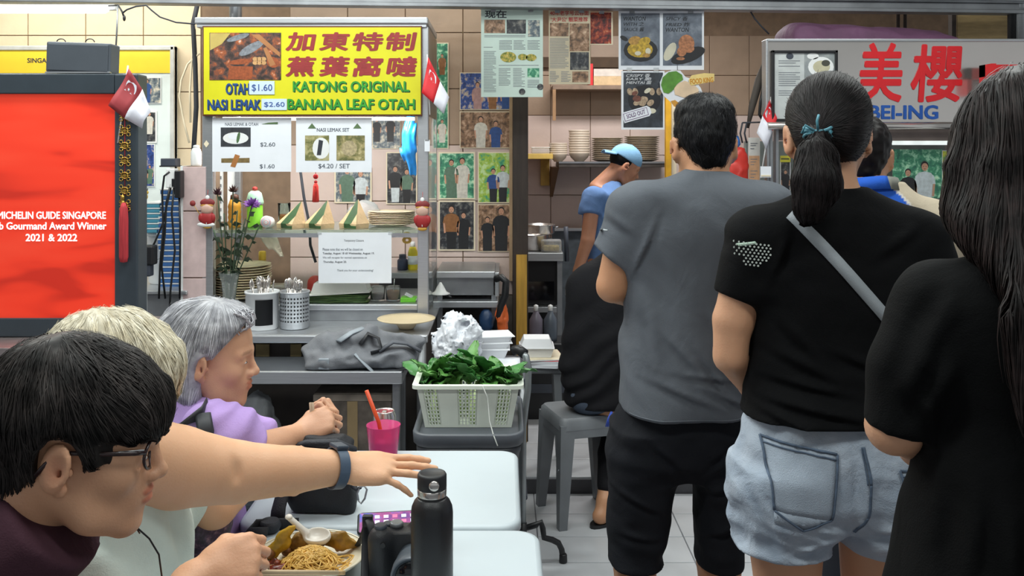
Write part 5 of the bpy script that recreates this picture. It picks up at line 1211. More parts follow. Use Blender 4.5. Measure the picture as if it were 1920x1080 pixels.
rg=thing('grey_umbrella','rolled dark umbrella and strap hanging left of certificate','umbrella',W(1425,220,4.12));MB().tube([W(1434,110,4.12),W(1424,150,4.12),W(1410,200,4.12),W(1402,240,4.12)],[.004,.02,.016,.006],8).build('canopy',mat('umb_dark','4b443e',.7),rg,True);MB().tube([W(1431,165,4.1),W(1426,190,4.1),W(1424,215,4.1),W(1430,224,4.1)],.007,8).build('handle',M_black,rg,True)
wpn=thing('plywood_panel','yellowish plywood panel above the right stall','panel',W(1840,80,4.7));MB().box(W(1795,0,4.7)[0],W(1893,0,4.7)[0],4.7,4.72,W(0,85,4.7)[2],3.0).build('board',mat('plywood','b39a6c',.6,var=.1,stretch=(1,1,6)),wpn,True);MB().box(W(1785,0,4.68)[0],W(1793,0,4.68)[0],4.68,4.72,W(0,85,4.7)[2],3.0).build('stile',M_wood,wpn,True)
pst=thing('stall_column','dark steel column at the right edge above stall','column',W(1905,80,4.5));MB().tube([W(1897,80,4.5),Vector((W(1897,0,4.5)[0],4.5,3.0))],.02,10).build('pipe',M_black,pst,True);MB().tube([W(1912,80,4.5),Vector((W(1912,0,4.5)[0],4.5,3.0))],.03,12).build('steel_pipe',M_steel,pst,True)
for x in(1684,1697):o=MB().tube([W(x,60,4.6),Vector((W(x,0,4.6)[0],4.6,3.0))],.009,8).build('conduit',M_wood,None,loc=W(x,50,4.6));tag(o,('left' if x==1684 else 'right')+' of two thin conduits above the purple cover','pipe')
cw=MB().tube([W(1400,10,4.42),W(1405,18,4.42),W(1415,35,4.42),W(1428,50,4.42),W(1442,64,4.42)],.004,6).build('loose_wire',M_ink,None,loc=W(1400,10,4.42));tag(cw,'loose dark wire dangling from the rail left of the steel sign','cable')
# dining tables
M_top=mat('table_white','c3ced4',.38,var=.02,vs=4);M_edge=mat('table_edge','a9b3ba',.45)
def rrect(hw,hd,r,z,c=(0,0),n=6):
 out=[]
 for qx_,qy_,a0 in((1,1,0),(-1,1,90),(-1,-1,180),(1,-1,270)):
  for k in range(n+1):
   a=math.radians(a0+90*k/n);out.append((c[0]+qx_*(hw-r)+r*math.cos(a),c[1]+qy_*(hd-r)+r*math.sin(a),z))
 return out
def rloft(mb,rings,cap0=True,cap1=True,smooth=True):
 n=len(rings[0]);vs=[p for r in rings for p in r];fs=[]
 for i in range(len(rings)-1):
  for k in range(n):fs.append((i*n+k,i*n+(k+1)%n,(i+1)*n+(k+1)%n,(i+1)*n+k))
 mb._add(vs,fs,smooth)
 if cap0:mb._add(rings[0],[tuple(reversed(range(n)))],False)
 if cap1:mb._add(rings[-1],[tuple(range(n))],False)
 return mb
def table(label,x0,x1,y0,y1):
 t=thing('dining_table',label,'table',((x0+x1)/2,(y0+y1)/2,0),group='white dining tables')
 hw,hd=(x1-x0)/2,(y1-y0)/2
 rloft(MB(),[rrect(hw-.006,hd-.006,.05,.69),rrect(hw,hd,.055,.696),rrect(hw,hd,.055,.712),rrect(hw-.004,hd-.004,.052,.718),rrect(hw-.012,hd-.012,.045,.72)]).build('tabletop',M_top,t)
 for sx in(-1,1):
  for sy in(-1,1):
   X,Y_=sx*(hw-.09),sy*(hd-.08)
   MB().tube([(X,Y_,.69),(X,Y_,.14),(X+sx*.02,Y_,.09),(X+sx*.06,Y_-sy*.02,.075),(X+sx*.10,Y_-sy*.03,.05),(X+sx*.112,Y_-sy*.03,.012)],.013,10).build('leg',M_black,t)
   MB().lathe([(.016,0),(.018,.004),(.017,.03),(.013,.034)],(X+sx*.112,Y_-sy*.03,0),12).build('foot_cap',M_black,t)
 MB().box(-hw+.08,hw-.08,-hd+.07,-hd+.09,.66,.69).build('apron',M_dgrey,t);MB().box(-hw+.08,hw-.08,hd-.09,hd-.07,.66,.69).build('apron',M_dgrey,t)
 return t
table('far white dining table with the pink drink and black bag',-.62,.04,2.082,2.62)
table('near white dining table with noodles and black water bottle',-.60,.08,1.40,2.068)
# trolley bin, basket of greens
M_bin=mat('bin_grey','4b4f55',.45,var=.08)
bn=thing('grey_trolley_bin','dark grey wheeled bin under the white vegetable basket','bin',(-.115,3.14,0))
rloft(MB(),[rrect(.14,.19,.04,.1),rrect(.165,.23,.05,.6),rrect(.17,.235,.05,.612),rrect(.17,.235,.05,.63),rrect(.162,.225,.05,.63),rrect(.16,.222,.05,.622)]).build('body',M_bin,bn)
rloft(MB(),[rrect(.172,.238,.055,.632),rrect(.18,.245,.06,.64),rrect(.182,.247,.06,.672),rrect(.178,.243,.06,.678),rrect(.17,.235,.055,.676),rrect(.164,.228,.05,.655)]).build('lid_tray',mat('bin_lid','565b62',.4,var=.06),bn)
MB().box(-.06,.04,-.256,-.244,.612,.628,.003).build('latch',M_steelD,bn)
for sx in(-.12,.12):
 for sy in(-.16,.16):MB().lathe([(.03,-.012),(.042,-.01),(.042,.01),(.03,.012)],seg=16).build('wheel',M_black,bn).matrix_local=Matrix.Translation((sx,sy,.042))@Matrix.Rotation(math.pi/2,4,'Y')
for sx in(-.12,.12):MB().box(sx-.02,sx+.02,-.18,.18,.04,.102).build('caster_frame',M_steelD,bn)
hd_=thing('hand_trolley','hand trolley with grey bent tube handle and black grip beside basket','trolley',W(981,1075,3.4))
MB().tube([W(985,990,3.46),W(1006,984,3.46),W(1014,979,3.46),W(1018,992,3.46),W(1020,1008,3.46),W(1035,1012,3.47),W(1047,1018,3.48),W(1053,1030,3.49),W(1056,1048,3.49)],.0115,10).build('bent_foot',M_black,hd_,True);MB().lathe([(.014,0),(.016,.004),(.015,.03),(.012,.034)],(W(1056,0,3.49)[0],3.49,0),12).build('rubber_cap',M_black,hd_,True)
MB().tube([W(978,661,3.42),W(986,668,3.4),W(991,690,3.4),W(990,730,3.4),W(985,765,3.4),W(981,800,3.4),W(980,900,3.4),W(980,1030,3.4)],.013,12).build('tube',mat('handle_grey','9aa0a2',.35,.6),hd_,True)
MB().tube([W(963,658,3.44),W(972,655,3.43),W(984,664,3.41)],.019,12).build('grip',M_black,hd_,True);MB().tube([W(980,980,3.4),W(980,1074,3.4)],.016,10).build('foot',M_black,hd_,True)
M_bsk=mat('basket_plastic','eef6e8',.4,var=.03)
bk=thing('vegetable_basket','white plastic lattice basket full of leafy greens','basket',(-.12,3.15,.656))
W0,D0,W1,D1,Hh=.142,.105,.168,.128,.145
def bpt(side,u,v,o=0.0):
 w,d=W0+(W1-W0)*v+o,D0+(D1-D0)*v+o;z=Hh*v
 return{0:(-w+2*w*u,-d,z),1:(-w+2*w*u,d,z),2:(-w,-d+2*d*u,z),3:(w,-d+2*d*u,z)}[side]
def panel(mb,side,u0,u1,v0,v1,th=.003):
 a=[bpt(side,u,v)for u,v in((u0,v0),(u1,v0),(u1,v1),(u0,v1))];b_=[bpt(side,u,v,th)for u,v in((u0,v0),(u1,v0),(u1,v1),(u0,v1))]
 mb._add(a+b_,[(0,1,2,3),(7,6,5,4),(0,4,5,1),(1,5,6,2),(2,6,7,3),(3,7,4,0)],False)
for side,nm in((0,'front_wall'),(1,'back_wall'),(2,'side_wall'),(3,'side_wall')):
 wins=((.055,.19,4),(.40,.585,5),(.80,.935,4))if side<2 else((.1,.28,4),(.40,.6,4),(.72,.9,4))
 mb=MB();e=0
 for a,b_,n in wins:panel(mb,side,e,a,0,1);e=b_
 panel(mb,side,e,1,0,1);mb.build(nm,M_bsk,bk)
 for a,b_,n in wins:
  lt_=MB();panel(lt_,side,a,b_,0,.07);panel(lt_,side,a,b_,.93,1);w=(b_-a)
  for k in range(n+1):u=a+w*k/n;panel(lt_,side,u-w*.045,u+w*.045,.06,.94)
  for k in range(1,10):v=.05+.9*k/10;panel(lt_,side,a,b_,v-.012,v+.012)
  lt_.build('lattice',M_bsk,bk)
rloft(MB(),[rrect(W1+.003,D1+.003,.012,Hh-.004),rrect(W1+.018,D1+.018,.02,Hh-.008),rrect(W1+.018,D1+.018,.02,Hh+.004),rrect(W1-.002,D1-.002,.012,Hh+.004)],False,False,False).build('rim',M_bsk,bk)
MB().box(-W0,W0,-D0,D0,0,.004).build('base',M_bsk,bk)
M_gleaf=mat('green_leaf','68a552',.42,var=.22,vs=22);M_gleaf2=mat('green_leaf_deep','4b8f48',.42,var=.22,vs=22);M_gstem=mat('pale_stem','c3d69a',.4,var=.08)
def leaf_mesh(L,Wd,bend,seed):
 g=random.Random(seed);P=[]
 for i in range(9):
  t_=i/8;w=Wd*(math.sin(math.pi*min(1,t_*.95+.03))**.75)*(1-.25*t_)+.002
  row=[]
  for j in range(5):
   s_=(j-2)/2;row.append((s_*w,L*t_,-bend*L*t_*t_+.35*w*abs(s_)+.006*math.sin(i*2.1+j*2.7+seed)))
  P.append(row)
 return MB().grid(P,th=(0,0,.0012))
protos=None
g=random.Random(12)
labs=['leafy greens bunch at the left end of the white basket','second greens bunch from left in the white basket','central greens bunch with the tallest leaves in the basket','greens bunch right of centre in the white basket','greens bunch at right with leaf hanging over the basket rim']
leafm=[leaf_mesh(.15,.036,.25,1),leaf_mesh(.13,.042,.5,2),leaf_mesh(.17,.034,.1,3)]
leaf_data=None
for b_i in range(5):
 bx_=-.125+.062*b_i;t=thing('leafy_greens',labs[b_i],'vegetable',(-.12+bx_,3.15,.662),group='bunches of greens in the basket')
 if leaf_data is None:leaf_data=[]
 for k in range(9):
  a=g.uniform(-1.2,1.2)+(0 if k%2 else math.pi);el_=g.uniform(.75,1.35)
  if k<2:a=math.pi+g.uniform(-.5,.5);el_=g.uniform(.5,.8)
  base=Vector((g.uniform(-.022,.022),g.uniform(-.045,.045),.105+g.uniform(0,.02)))
  if len(leaf_data)<6:
   o=leaf_mesh(.085+.012*k,.036,.35,k).build('leaf',[M_gleaf,M_gleaf2][k%2],t);leaf_data.append(o)
  else:o=leaf_data[g.randrange(6)].copy();COL.objects.link(o);o.parent=t
  if b_i==4 and k==3:a,el_,base=-1.35,.55,Vector((.015,-.02,.135))
  o.rotation_euler=(el_,g.uniform(-.5,.5),a);o.location=base
  if b_i==2:o.location.z+=.012
 for k in range(6):
  x,y=g.uniform(-.028,.028),g.uniform(-.095,.05)
  MB().tube([(x,y,.006),(x+g.uniform(-.01,.01),y+.005,.06),(x+g.uniform(-.015,.015),y+.01,.12)],[.013,.011,.006],8).build('stem',M_gstem,t)
wr=MB().tube([W(905,724,3.0),W(914,745,2.985),W(918,790,2.97),W(925,815,2.9),W(933,836,2.86)],.002,6).build('grey_string',mat('string_grey','b9bdb8',.7),None,loc=W(933,836,2.86));tag(wr,'pale string hanging down the front of the white basket','string')
# white bag, foam boxes, cart behind the basket
kt=thing('service_cart','low grey service cart behind the vegetable basket','cart',(-.1,3.66,0))
MB().box(-.27,.09,3.46,3.86,.69,.715,.006).build('top',M_dgrey,kt,True);MB().box(-.27,.09,3.46,3.86,.25,.27,.006).build('shelf',M_dgrey,kt,True)
for x in(-.25,.07):
 for y in(3.48,3.84):MB().tube([(x,y,0),(x,y,.69)],.012,8).build('leg',M_steelD,kt,True)
M_foam=mat('foam_bright','e9ebee',.6,var=.02)
wb_=crumple('white_bag','big crumpled white plastic bag beside the case counter','bag',W(858,636,3.62),(.095,.08,.09),mat('white_bag','dfe3ea',.4,var=.05,wrink=.004,ws=45),43,res=.006,fr=24,amp=.5,flatz=.716)
for k,(x,y)in enumerate(((900,690),(925,700),(938,672))):
 t=thing('paper_sheet_stack',['flat white wrapping sheets left on the cart','front white wrapping sheets on the cart','right white wrapping sheets on the cart'][k],'paper',(W(x,0,3.6)[0],3.58+.06*(k==2),.7155+.008*k))
 MB().grid([[(-.08+.16*i/6,-.09+.18*j/6,.002*math.sin(i*1.9+k)*math.cos(j*1.4))for i in range(7)]for j in range(7)],th=(0,0,.004)).build('sheet',M_paper,t);MB().box(-.06,.06,-.07,.07,-.004,.001).build('under_sheet',M_paper,t)
def clamshell(t,w,d,h,z0=0):
 MB()._add([(-w*.85,-d*.85,z0),(w*.85,-d*.85,z0),(w*.85,d*.85,z0),(-w*.85,d*.85,z0),(-w,-d,z0+h*.5),(w,-d,z0+h*.5),(w,d,z0+h*.5),(-w,d,z0+h*.5)],[(3,2,1,0),(0,1,5,4),(1,2,6,5),(2,3,7,6),(3,0,4,7),(4,5,6,7)]).build('base_half',M_foam,t)
 MB().box(-w*1.06,w*1.06,-d*1.06,d*1.06,z0+h*.48,z0+h*.54,.001).build('flange',M_foam,t)
 MB()._add([(-w,-d,z0+h*.54),(w,-d,z0+h*.54),(w,d,z0+h*.54),(-w,d,z0+h*.54),(-w*.78,-d*.78,z0+h),(w*.78,-d*.78,z0+h),(w*.78,d*.78,z0+h),(-w*.78,d*.78,z0+h)],[(0,1,5,4),(1,2,6,5),(2,3,7,6),(3,0,4,7),(4,5,6,7)]).build('lid_half',M_foam,t)
for k in range(3):
 t=thing('foam_tray',['lowest foam tray in the stack behind the white sheets','middle foam tray in the stack behind the white sheets','top foam tray in the stack behind the white sheets'][k],'tray',(W(922+k*2,0,3.76)[0],3.76,.735+k*.026),.1*k,group='stacked foam trays')
 rloft(MB(),[rrect(.055,.05,.012,0),rrect(.068,.062,.014,.036),rrect(.074,.068,.014,.036),rrect(.074,.068,.014,.04),rrect(.064,.058,.012,.04),rrect(.052,.047,.01,.006)],True,True,False).build('tray',M_foam,t);MB().box(-.075,.075,-.0695,.0695,.0365,.0395).build('rim',M_foam,t)
gtb=thing('grey_side_table','small grey plastic table holding foam box and red folder','table',(W(1012,0,4.35)[0],4.37,.072))
zt6=.57
MB().box(-.10,.10,-.13,.13,zt6-.1,zt6-.072,.008).build('top',mat('stool_grey','74787c',.45,var=.05),gtb)
for sx in(-1,1):
 for sy in(-1,1):MB()._add([(sx*.06,sy*.09,zt6-.09),(sx*.095,sy*.09,zt6-.09),(sx*.095,sy*.12,zt6-.09),(sx*.06,sy*.12,zt6-.09),(sx*.085,sy*.11,0),(sx*.115,sy*.11,0),(sx*.115,sy*.14,0),(sx*.085,sy*.14,0)],[(0,1,2,3),(0,4,5,1),(1,5,6,2),(2,6,7,3),(3,7,4,0),(7,6,5,4)]).build('leg',mat('stool_grey','74787c'),gtb)
for k,(m_,lab,nm)in enumerate(((M_paper,'white newspaper under the red folder','newspaper'),(M_red,'red folder under the foam clamshell box','folder'),(M_cream,'cream sheet on top of the red folder','paper_sheet'))):
 t=thing(nm,lab,'paper',(W(1012+k*2,0,4.33)[0],4.34,.57+[.0,.018,.034][k]),.12*(k-1));MB().box(-.095,.095,-.11,.11,0,[.018,.016,.006][k],.002).build('cover',m_,t);MB().box(-.09,.09,-.112,-.105,.001,[.016,.014,.005][k]).build('page_edges',M_paper,t)
t=thing('foam_clamshell','white foam clamshell box standing on the red folder','box',(W(1006,0,4.34)[0],4.34,.611));clamshell(t,.078,.075,.085)
# grey stool
M_stool=mat('stool_grey','74787c')
def stool(label,loc,rz,h=.46):
 t=thing('plastic_stool',label,'stool',loc,rz,group='grey plastic stools')
 rloft(MB(),[rrect(.145,.145,.03,h-.05),rrect(.142,.142,.03,h-.012),rrect(.132,.132,.03,h)],False).build('seat',M_stool,t)
 MB().lathe([(.012,h+.0005),(.0,h+.0005)],seg=10,cap=False).build('centre_hole',M_dgrey,t)
 for sx in(-1,1):
  for sy in(-1,1):
   a,b_,c_,d_=.078,.143,.10,.155
   MB()._add([(sx*a,sy*a,h-.03),(sx*b_,sy*a,h-.03),(sx*b_,sy*b_,h-.03),(sx*a,sy*b_,h-.03),(sx*(c_+.02),sy*(c_+.02),0),(sx*d_,sy*(c_+.02),0),(sx*d_,sy*d_,0),(sx*(c_+.02),sy*d_,0)],[(0,1,2,3),(0,4,5,1),(1,5,6,2),(2,6,7,3),(3,7,4,0),(7,6,5,4)]).build('leg',M_stool,t)
 for s_ in(-1,1):MB().box(-.1,.1,s_*.138-.006,s_*.138+.006,h-.085,h-.045,.002).box(s_*.138-.006,s_*.138+.006,-.1,.1,h-.085,h-.045,.002).build('apron',M_stool,t)
 return t
stool('grey plastic stool under the seated person in black',(.335,3.965,0),math.radians(16.5))
# backpack on steel table
Fb=Field(axis((W(555,0,3.6)[0],W(805,0,3.6)[0],.007)),axis((3.46,3.76,.008)),axis((.72,.92,.006)))
def b6(px,py,dy=0):return W(px,py,3.58)+Vector((0,dy,0))
Fb.cone(b6(600,672),b6(760,668),.055,.045,.03,flat=((0,1,0),.55)).cone(b6(585,660),b6(600,640),.04,.03,.03).cone(b6(620,645,.02),b6(690,630,.02),.04,.04,.03,flat=((0,1,0),.6)).cone(b6(690,640,.03),b6(780,645,.03),.035,.032,.03)
Fb.disp(lambda x,y,z:.013*np.abs(vnoise(x*14+8*z,y*12,z*18-x*5))-.004+.006*vnoise(x*30,y*20,z*40));Fb.plane((0,0,ZT+.001),(0,0,-1))
bp=thing('grey_backpack','slumped grey backpack lying on the steel table','backpack',(W(680,0,3.58)[0],3.58,ZT));M_bpk=mat('backpack_grey','7f8288',.8,var=.14,vs=14,bump=.0012,bs=300)
field_obj('body',Fb,M_bpk,bp)
M_strap=mat('strap_black','2c2e33',.6);M_web=mat('webbing_grey','9aa3ac',.6)
MB().tube([b6(672,655,-.08),b6(690,672,-.09),b6(705,686,-.095),b6(714,694,-.09)],.012,8,flat=(1,.3)).build('strap',M_web,bp,True)
MB().tube([b6(640,634,-.06),b6(660,622,-.02),b6(680,616,.01)],.02,8,flat=(1,.25)).build('strap',M_web,bp,True)
MB().tube([b6(680,640,-.05),b6(692,622,-.03),b6(712,630,-.04),b6(720,650,-.06),b6(700,655,-.07)],.016,8,flat=(1,.3)).build('shoulder_strap',M_strap,bp,True)
MB().tube([b6(715,652,-.06),b6(740,636,-.05),b6(765,640,-.04),b6(790,655,-.03)],.02,8,flat=(1,.35)).build('shoulder_strap',mat('strap_grey','5c6068',.7),bp,True)
MB().tube([b6(580,690,-.085),b6(640,690,-.10),b6(700,690,-.10),b6(770,682,-.08)],.004,6).build('zip',M_strap,bp,True);MB().box(b6(606,0)[0],b6(626,0)[0],3.48,3.5,b6(0,682)[2],b6(0,662)[2],.004).build('reflective_patch',M_web,bp,True)
# things on the dining tables
ZA=.7205
def onA(px,Y):return Vector((W(px,0,Y)[0],Y,ZA))
cu=thing('pink_cup','pink plastic cup of red drink with orange straw','cup',onA(719,2.5))
MB().lathe([(0,.001),(.034,.001),(.036,.004),(.046,.105),(.0475,.108),(.045,.108),(.0345,.006),(0,.006)],seg=28,cap=False).build('cup',mat('pink_plastic','f0609f',.25,var=.02,trans=.6,ior=1.15),cu)
MB().lathe([(0,.007),(.034,.007),(.0405,.066),(0,.066)],seg=24,cap=False).build('drink',mat('red_drink','b3213f',.3,var=.1,vs=40),cu)
MB().tube([(.004,.0,.03),(-.012,-.006,.115),(-.045,-.012,.205)],.0055,10).build('straw',mat('straw_orange','e8582e',.35),cu)
cn_=thing('drink_can','silver drink can behind the pink cup','can',onA(721,2.585))
MB().lathe([(.026,.001),(.032,.008),(.032,.108),(.027,.12)],seg=28).build('body',mat('can_red','b8354a',.3,.7),cn_);MB().lathe([(.0325,.085),(.0325,.108),(.028,.119),(.028,.123),(.0265,.123),(.0255,.119),(.0001,.118)],seg=28,cap=False).build('top',M_mirror,cn_);MB().box(-.006,.006,-.012,.008,.119,.121,.001).build('pull_tab',M_mirror,cn_)
crumple('blue_tissue','crumpled light blue tissue beside the pink cup','tissue',onA(684,2.42)+Vector((0,0,.02)),(.032,.025,.024),mat('tissue_blue','7fb6d2',.8,var=.08),51,res=.005,fr=45,flatz=ZA)
M_bag=mat('bag_black','1b1c22',.7,var=.15,vs=30,bump=.001,bs=300);M_bag2=mat('bag_flap','2c3038',.7,var=.1,bump=.001,bs=300)
bgx=W(605,0,2.18)[0]
bg=thing('crossbody_bag','black crossbody bag standing on the far table under the arm','bag',(bgx,2.18,ZA))
Fg=Field(axis((-.1,.1,.004)),axis((-.07,.08,.005)),axis((-.01,.21,.004)))
Fg.loft([(0,0,0,.078,.036),(.03,0,0,.082,.042),(.11,.002,.0,.078,.04),(.16,.004,.004,.068,.032),(.178,.004,.006,.045,.02)],.02,3.2);Fg.disp(lambda x,y,z:.004*vnoise(x*30,y*30,z*30));Fg.plane((0,0,.001),(0,0,-1))
P_,Q_=Fg.mesh();bo_=mesh_from('body',P_,Q_,M_bag,None);bo_.parent=bg;
MB().tube([(-.075,-.03,.155),(-.03,-.045,.175),(.04,-.042,.176),(.082,-.02,.15)],.012,8,flat=(1,.6)).build('flap_roll',M_bag2,bg);MB().tube([(-.07,-.041,.135),(.0,-.05,.138),(.075,-.04,.13)],.0025,6).build('zip',M_ink,bg)
def A_(px,py,Y):return W(px,py,Y)-Vector(bg.location)
MB().tube([A_(553,905,2.16),A_(530,925,2.13),A_(522,955,2.1),A_(520,975,2.08)],.02,8,flat=(1,.18)).build('strap',M_bag,bg);MB().tube([A_(560,982,2.08),A_(520,983,2.07),A_(480,985,2.04),A_(462,1000,2.02),A_(500,1000,2.0)],.014,8,flat=(.3,1)).build('strap',M_bag,bg)
MB().lathe([(.02,-.012),(.026,0),(.02,.012)],A_(506,985,2.05),14).build('rolled_strap',M_bag2,bg)
MB().tube([A_(660,912,2.14),A_(668,918,2.12),A_(676,914,2.11)],.004,6).build('cord_loop',M_ink,bg)
cp=[(672,938),(670,925),(675,913),(683,911),(688,918),(684,935),(677,944),(672,938)]
MB().tube([A_(x,y,2.11)for x,y in cp],.0024,8).build('carabiner',M_steelD,bg)
ph=thing('smartphone','smartphone with purple and pink home screen lying by the camera','phone',(W(735,0,2.06)[0],2.055,ZA+.016),0,rot=(math.radians(14),0,math.radians(8)))
rloft(MB(),[rrect(.075,.036,.01,0),rrect(.077,.038,.011,.002),rrect(.077,.038,.011,.006),rrect(.075,.036,.01,.008)]).build('body',M_black,ph)
MB().box(-.072,.072,-.033,.033,.008,.0083).build('screen',printmat('screen_pink',['5a2a66','a84a88','e884b0','6a3a8a','4a6ad0'],14,rough=.2),ph)
for i in range(6):
 for j in range(3):MB().box(-.058+i*.02,-.047+i*.02,-.024+j*.018,-.013+j*.018,.0083,.0086).build('app_icon',mat('icon%d'%((i+j)%4),['f0c8e0','e86a9a','d8dcf0','f4e8ec'][(i+j)%4],.4,emit=.3),ph)
MB().box(-.07,.07,.03,.038,-.016,.001).build('lean_edge',M_dgrey,ph)
cm_=thing('dslr_camera','black camera with large lens behind the water bottle','camera',(W(757,0,1.84)[0],1.84,ZA))
Fd=Field(axis((-.075,.085,.0035)),axis((-.06,.06,.004)),axis((-.005,.12,.0035)))
Fd.loft([(0,.01,0,.066,.030),(.08,.01,0,.066,.030),(.098,.012,0,.06,.028)],.01,5.0).cone((-.042,-.022,.012),(-.044,-.024,.084),.022,.024,.015).cone((.03,0,.085),(.03,0,.10),.028,.018,.015)
Fd.plane((0,0,.0005),(0,0,-1));P_,Q_=Fd.mesh();b0=mesh_from('body',P_,Q_,mat('camera_black','26282c',.5,var=.1,bump=.0006,bs=400),None);b0.parent=cm_
lens=MB().lathe([(.0,.0),(.034,.0),(.034,.03),(.036,.032),(.036,.06),(.039,.062),(.039,.09),(.036,.092),(.034,.088),(.0001,.08)],seg=32,cap=False).build('lens',mat('lens_grey','5d6670',.4,var=.05),cm_);lens.matrix_local=Matrix.Translation((.025,-.02,.046))@Matrix.Rotation(math.radians(90),4,'X')
lens2=MB().lathe([(.0,.0),(.031,.0),(.029,.006),(0,.006)],seg=28,cap=False).build('front_glass',mat('lens_glass','14161c',.08),cm_);lens2.matrix_local=Matrix.Translation((.025,-.104,.046))@Matrix.Rotation(math.radians(90),4,'X')
MB().lathe([(.011,0),(.013,.002),(.013,.007),(.011,.009)],(-.044,-.022,.104),16).build('shutter_dial',M_dgrey,cm_);MB().lathe([(.014,0),(.014,.008),(.012,.01)],(-.015,.004,.098),18).build('mode_dial',mat('dial_grey','8f9498',.4,.5),cm_);MB().lathe([(.010,0),(.010,.006)],(-.032,.01,.098),16).build('dial',M_dgrey,cm_)
MB().lathe([(.005,0),(.005,.004)],seg=12).build('front_button',M_black,cm_).matrix_local=Matrix.Translation((-.036,-.0465,.082))@Matrix.Rotation(math.pi/2,4,'X')
MB().tube([(-.062,0,.09),(-.074,.02,.105),(-.08,.03,.098),(-.079,.01,.05),(-.074,-.03,.012),(-.06,-.08,.004)],.009,8,flat=(1,.25)).build('neck_strap',M_strap,cm_);MB().tube([(-.078,.02,.1),(-.09,.05,.06),(-.11,.08,.02),(-.13,.11,.008)],.007,8,flat=(1,.25)).build('neck_strap',M_strap,cm_)
MB().box(-.088,-.066,.02,.034,.088,.112,.003).build('strap_buckle',M_black,cm_)
wbt=thing('water_bottle','black steel water bottle with silver ring on the near table','bottle',onA(810,1.7))
MB().lathe([(.037,0),(.0395,.004),(.0395,.185),(.038,.196),(.0335,.206),(.0285,.211),(.027,.213)],seg=40).build('body',mat('powder_black','17181c',.38,var=.06,bump=.0003,bs=700),wbt)
MB().lathe([(.027,.212),(.027,.217)],seg=36,cap=False).build('neck',M_black,wbt);MB().lathe([(.0272,.2165),(.0275,.2175),(.0275,.2285),(.0272,.2295)],seg=36).build('steel_ring',M_mirror,wbt)
MB().lathe([(.0265,.2295),(.0275,.2315),(.0275,.2545),(.0255,.258),(.022,.259),(.021,.2575),(.0001,.2575)],seg=36).build('cap',mat('cap_black','1d1e22',.5),wbt)
MB().lathe([(.0095,0),(.0095,.003),(.0075,.0042),(.0001,.0042)],seg=24).build('cap_rivet',M_mirror,wbt).matrix_local=Matrix.Translation((.006,-.0268,.243))@Matrix.Rotation(math.pi/2,4,'X')
PXc,PYc=W(582,0,1.87)[0],1.87
pn=thing('noodle_plate','cream oval plate under the noodles on the near table','plate',(PXc,PYc,ZA));MB().lathe([(.06,0),(.062,.004),(.08,.008),(.105,.022),(.115,.030),(.115,.033),(.1,.026),(.078,.012),(.0001,.009)],seg=48).build('dish',mat('plate_ivory','e8e0c8',.25,var=.02),pn);MB().lathe([(.1145,.0295),(.1165,.032),(.115,.0345),(.113,.033)],seg=48,cap=False).build('rim',mat('plate_ivory','e8e0c8'),pn)
nd=MB();g=random.Random(8)
for k in range(110):
 cx_,cy_=g.gauss(.004,.022),g.gauss(-.022,.018);r=g.uniform(.012,.032);a0=g.uniform(0,6.28);w=g.uniform(.6,2.2);ph_=g.uniform(0,6)
 pts=[]
 for i in range(12):
  a=a0+w*i*.38;x=cx_+r*math.cos(a)*(1+.25*math.sin(i*1.1+ph_));y=cy_+r*math.sin(a)*.8;rad=math.hypot(x-.004,y+.02)
  z=.016+.034*max(0,1-(rad/.062)**2)*g.uniform(.85,1.0)+.004*math.sin(i*1.3+ph_);pts.append((x,y,z))
 nd.tube(pts,.0017,5)
nd.lathe([(.0001,.036),(.028,.030),(.046,.02),(.055,.012)],(.004,-.02,0),20)
no2=nd.build('egg_noodles',mat('egg_noodle','efc063',.35,var=.12,vs=40));no2.location=(PXc,PYc,ZA);tag(no2,'heap of yellow egg noodles on the cream plate','noodles',kind='stuff')
Fw=Field(axis((-.06,.06,.003)),axis((-.05,.05,.004)),axis((-.01,.09,.003)))
def wonton(label,loc,pts,rs,seed,col,rz=0):
 F=Field(axis((-.07,.07,.003)),axis((-.05,.05,.0035)),axis((-.03,.09,.003)));F.chain(pts,rs,.012,flat=((0,1,0),1.6));F.disp(lambda x,y,z:.006*vnoise(x*60+seed,y*60,z*60)+.003*vnoise(x*140,y*140+seed,z*140))
 P,Q=F.mesh();t=thing('fried_wonton',label,'food',loc,rz);o=mesh_from('crust',P,Q,mat('crust_'+col,col,.4,var=.25,vs=50),None);o.parent=t;MB().ball((pts[0][0],-.008,pts[0][2]),(.012,.01,.01)).build('filling',mat('filling_brown','a8703a',.5,var=.3,vs=60),t);return t
wonton('yellow fried wonton standing up at the left of the noodles',(PXc-.062,PYc+.01,ZA+.03),[(-.022,0,.0),(.0,0,.025),(.028,0,.055)],[.016,.017,.005],2,'d8a92a')
wonton('golden fried wonton lying behind the spoon',(PXc+.045,PYc+.045,ZA+.028),[(-.03,0,.012),(.01,0,.012),(.045,0,.0)],[.01,.02,.006],5,'b98a2c')
wonton('brown fried wonton at the left rim of the plate',(PXc-.035,PYc+.035,ZA+.024),[(-.02,0,.0),(.005,0,.015),(.03,0,.02)],[.012,.018,.008],9,'c79a4c')
ch=thing('chilli_sauce','dark red chilli sauce pooled at the left of noodles','sauce',(PXc-.055,PYc-.03,ZA+.014));
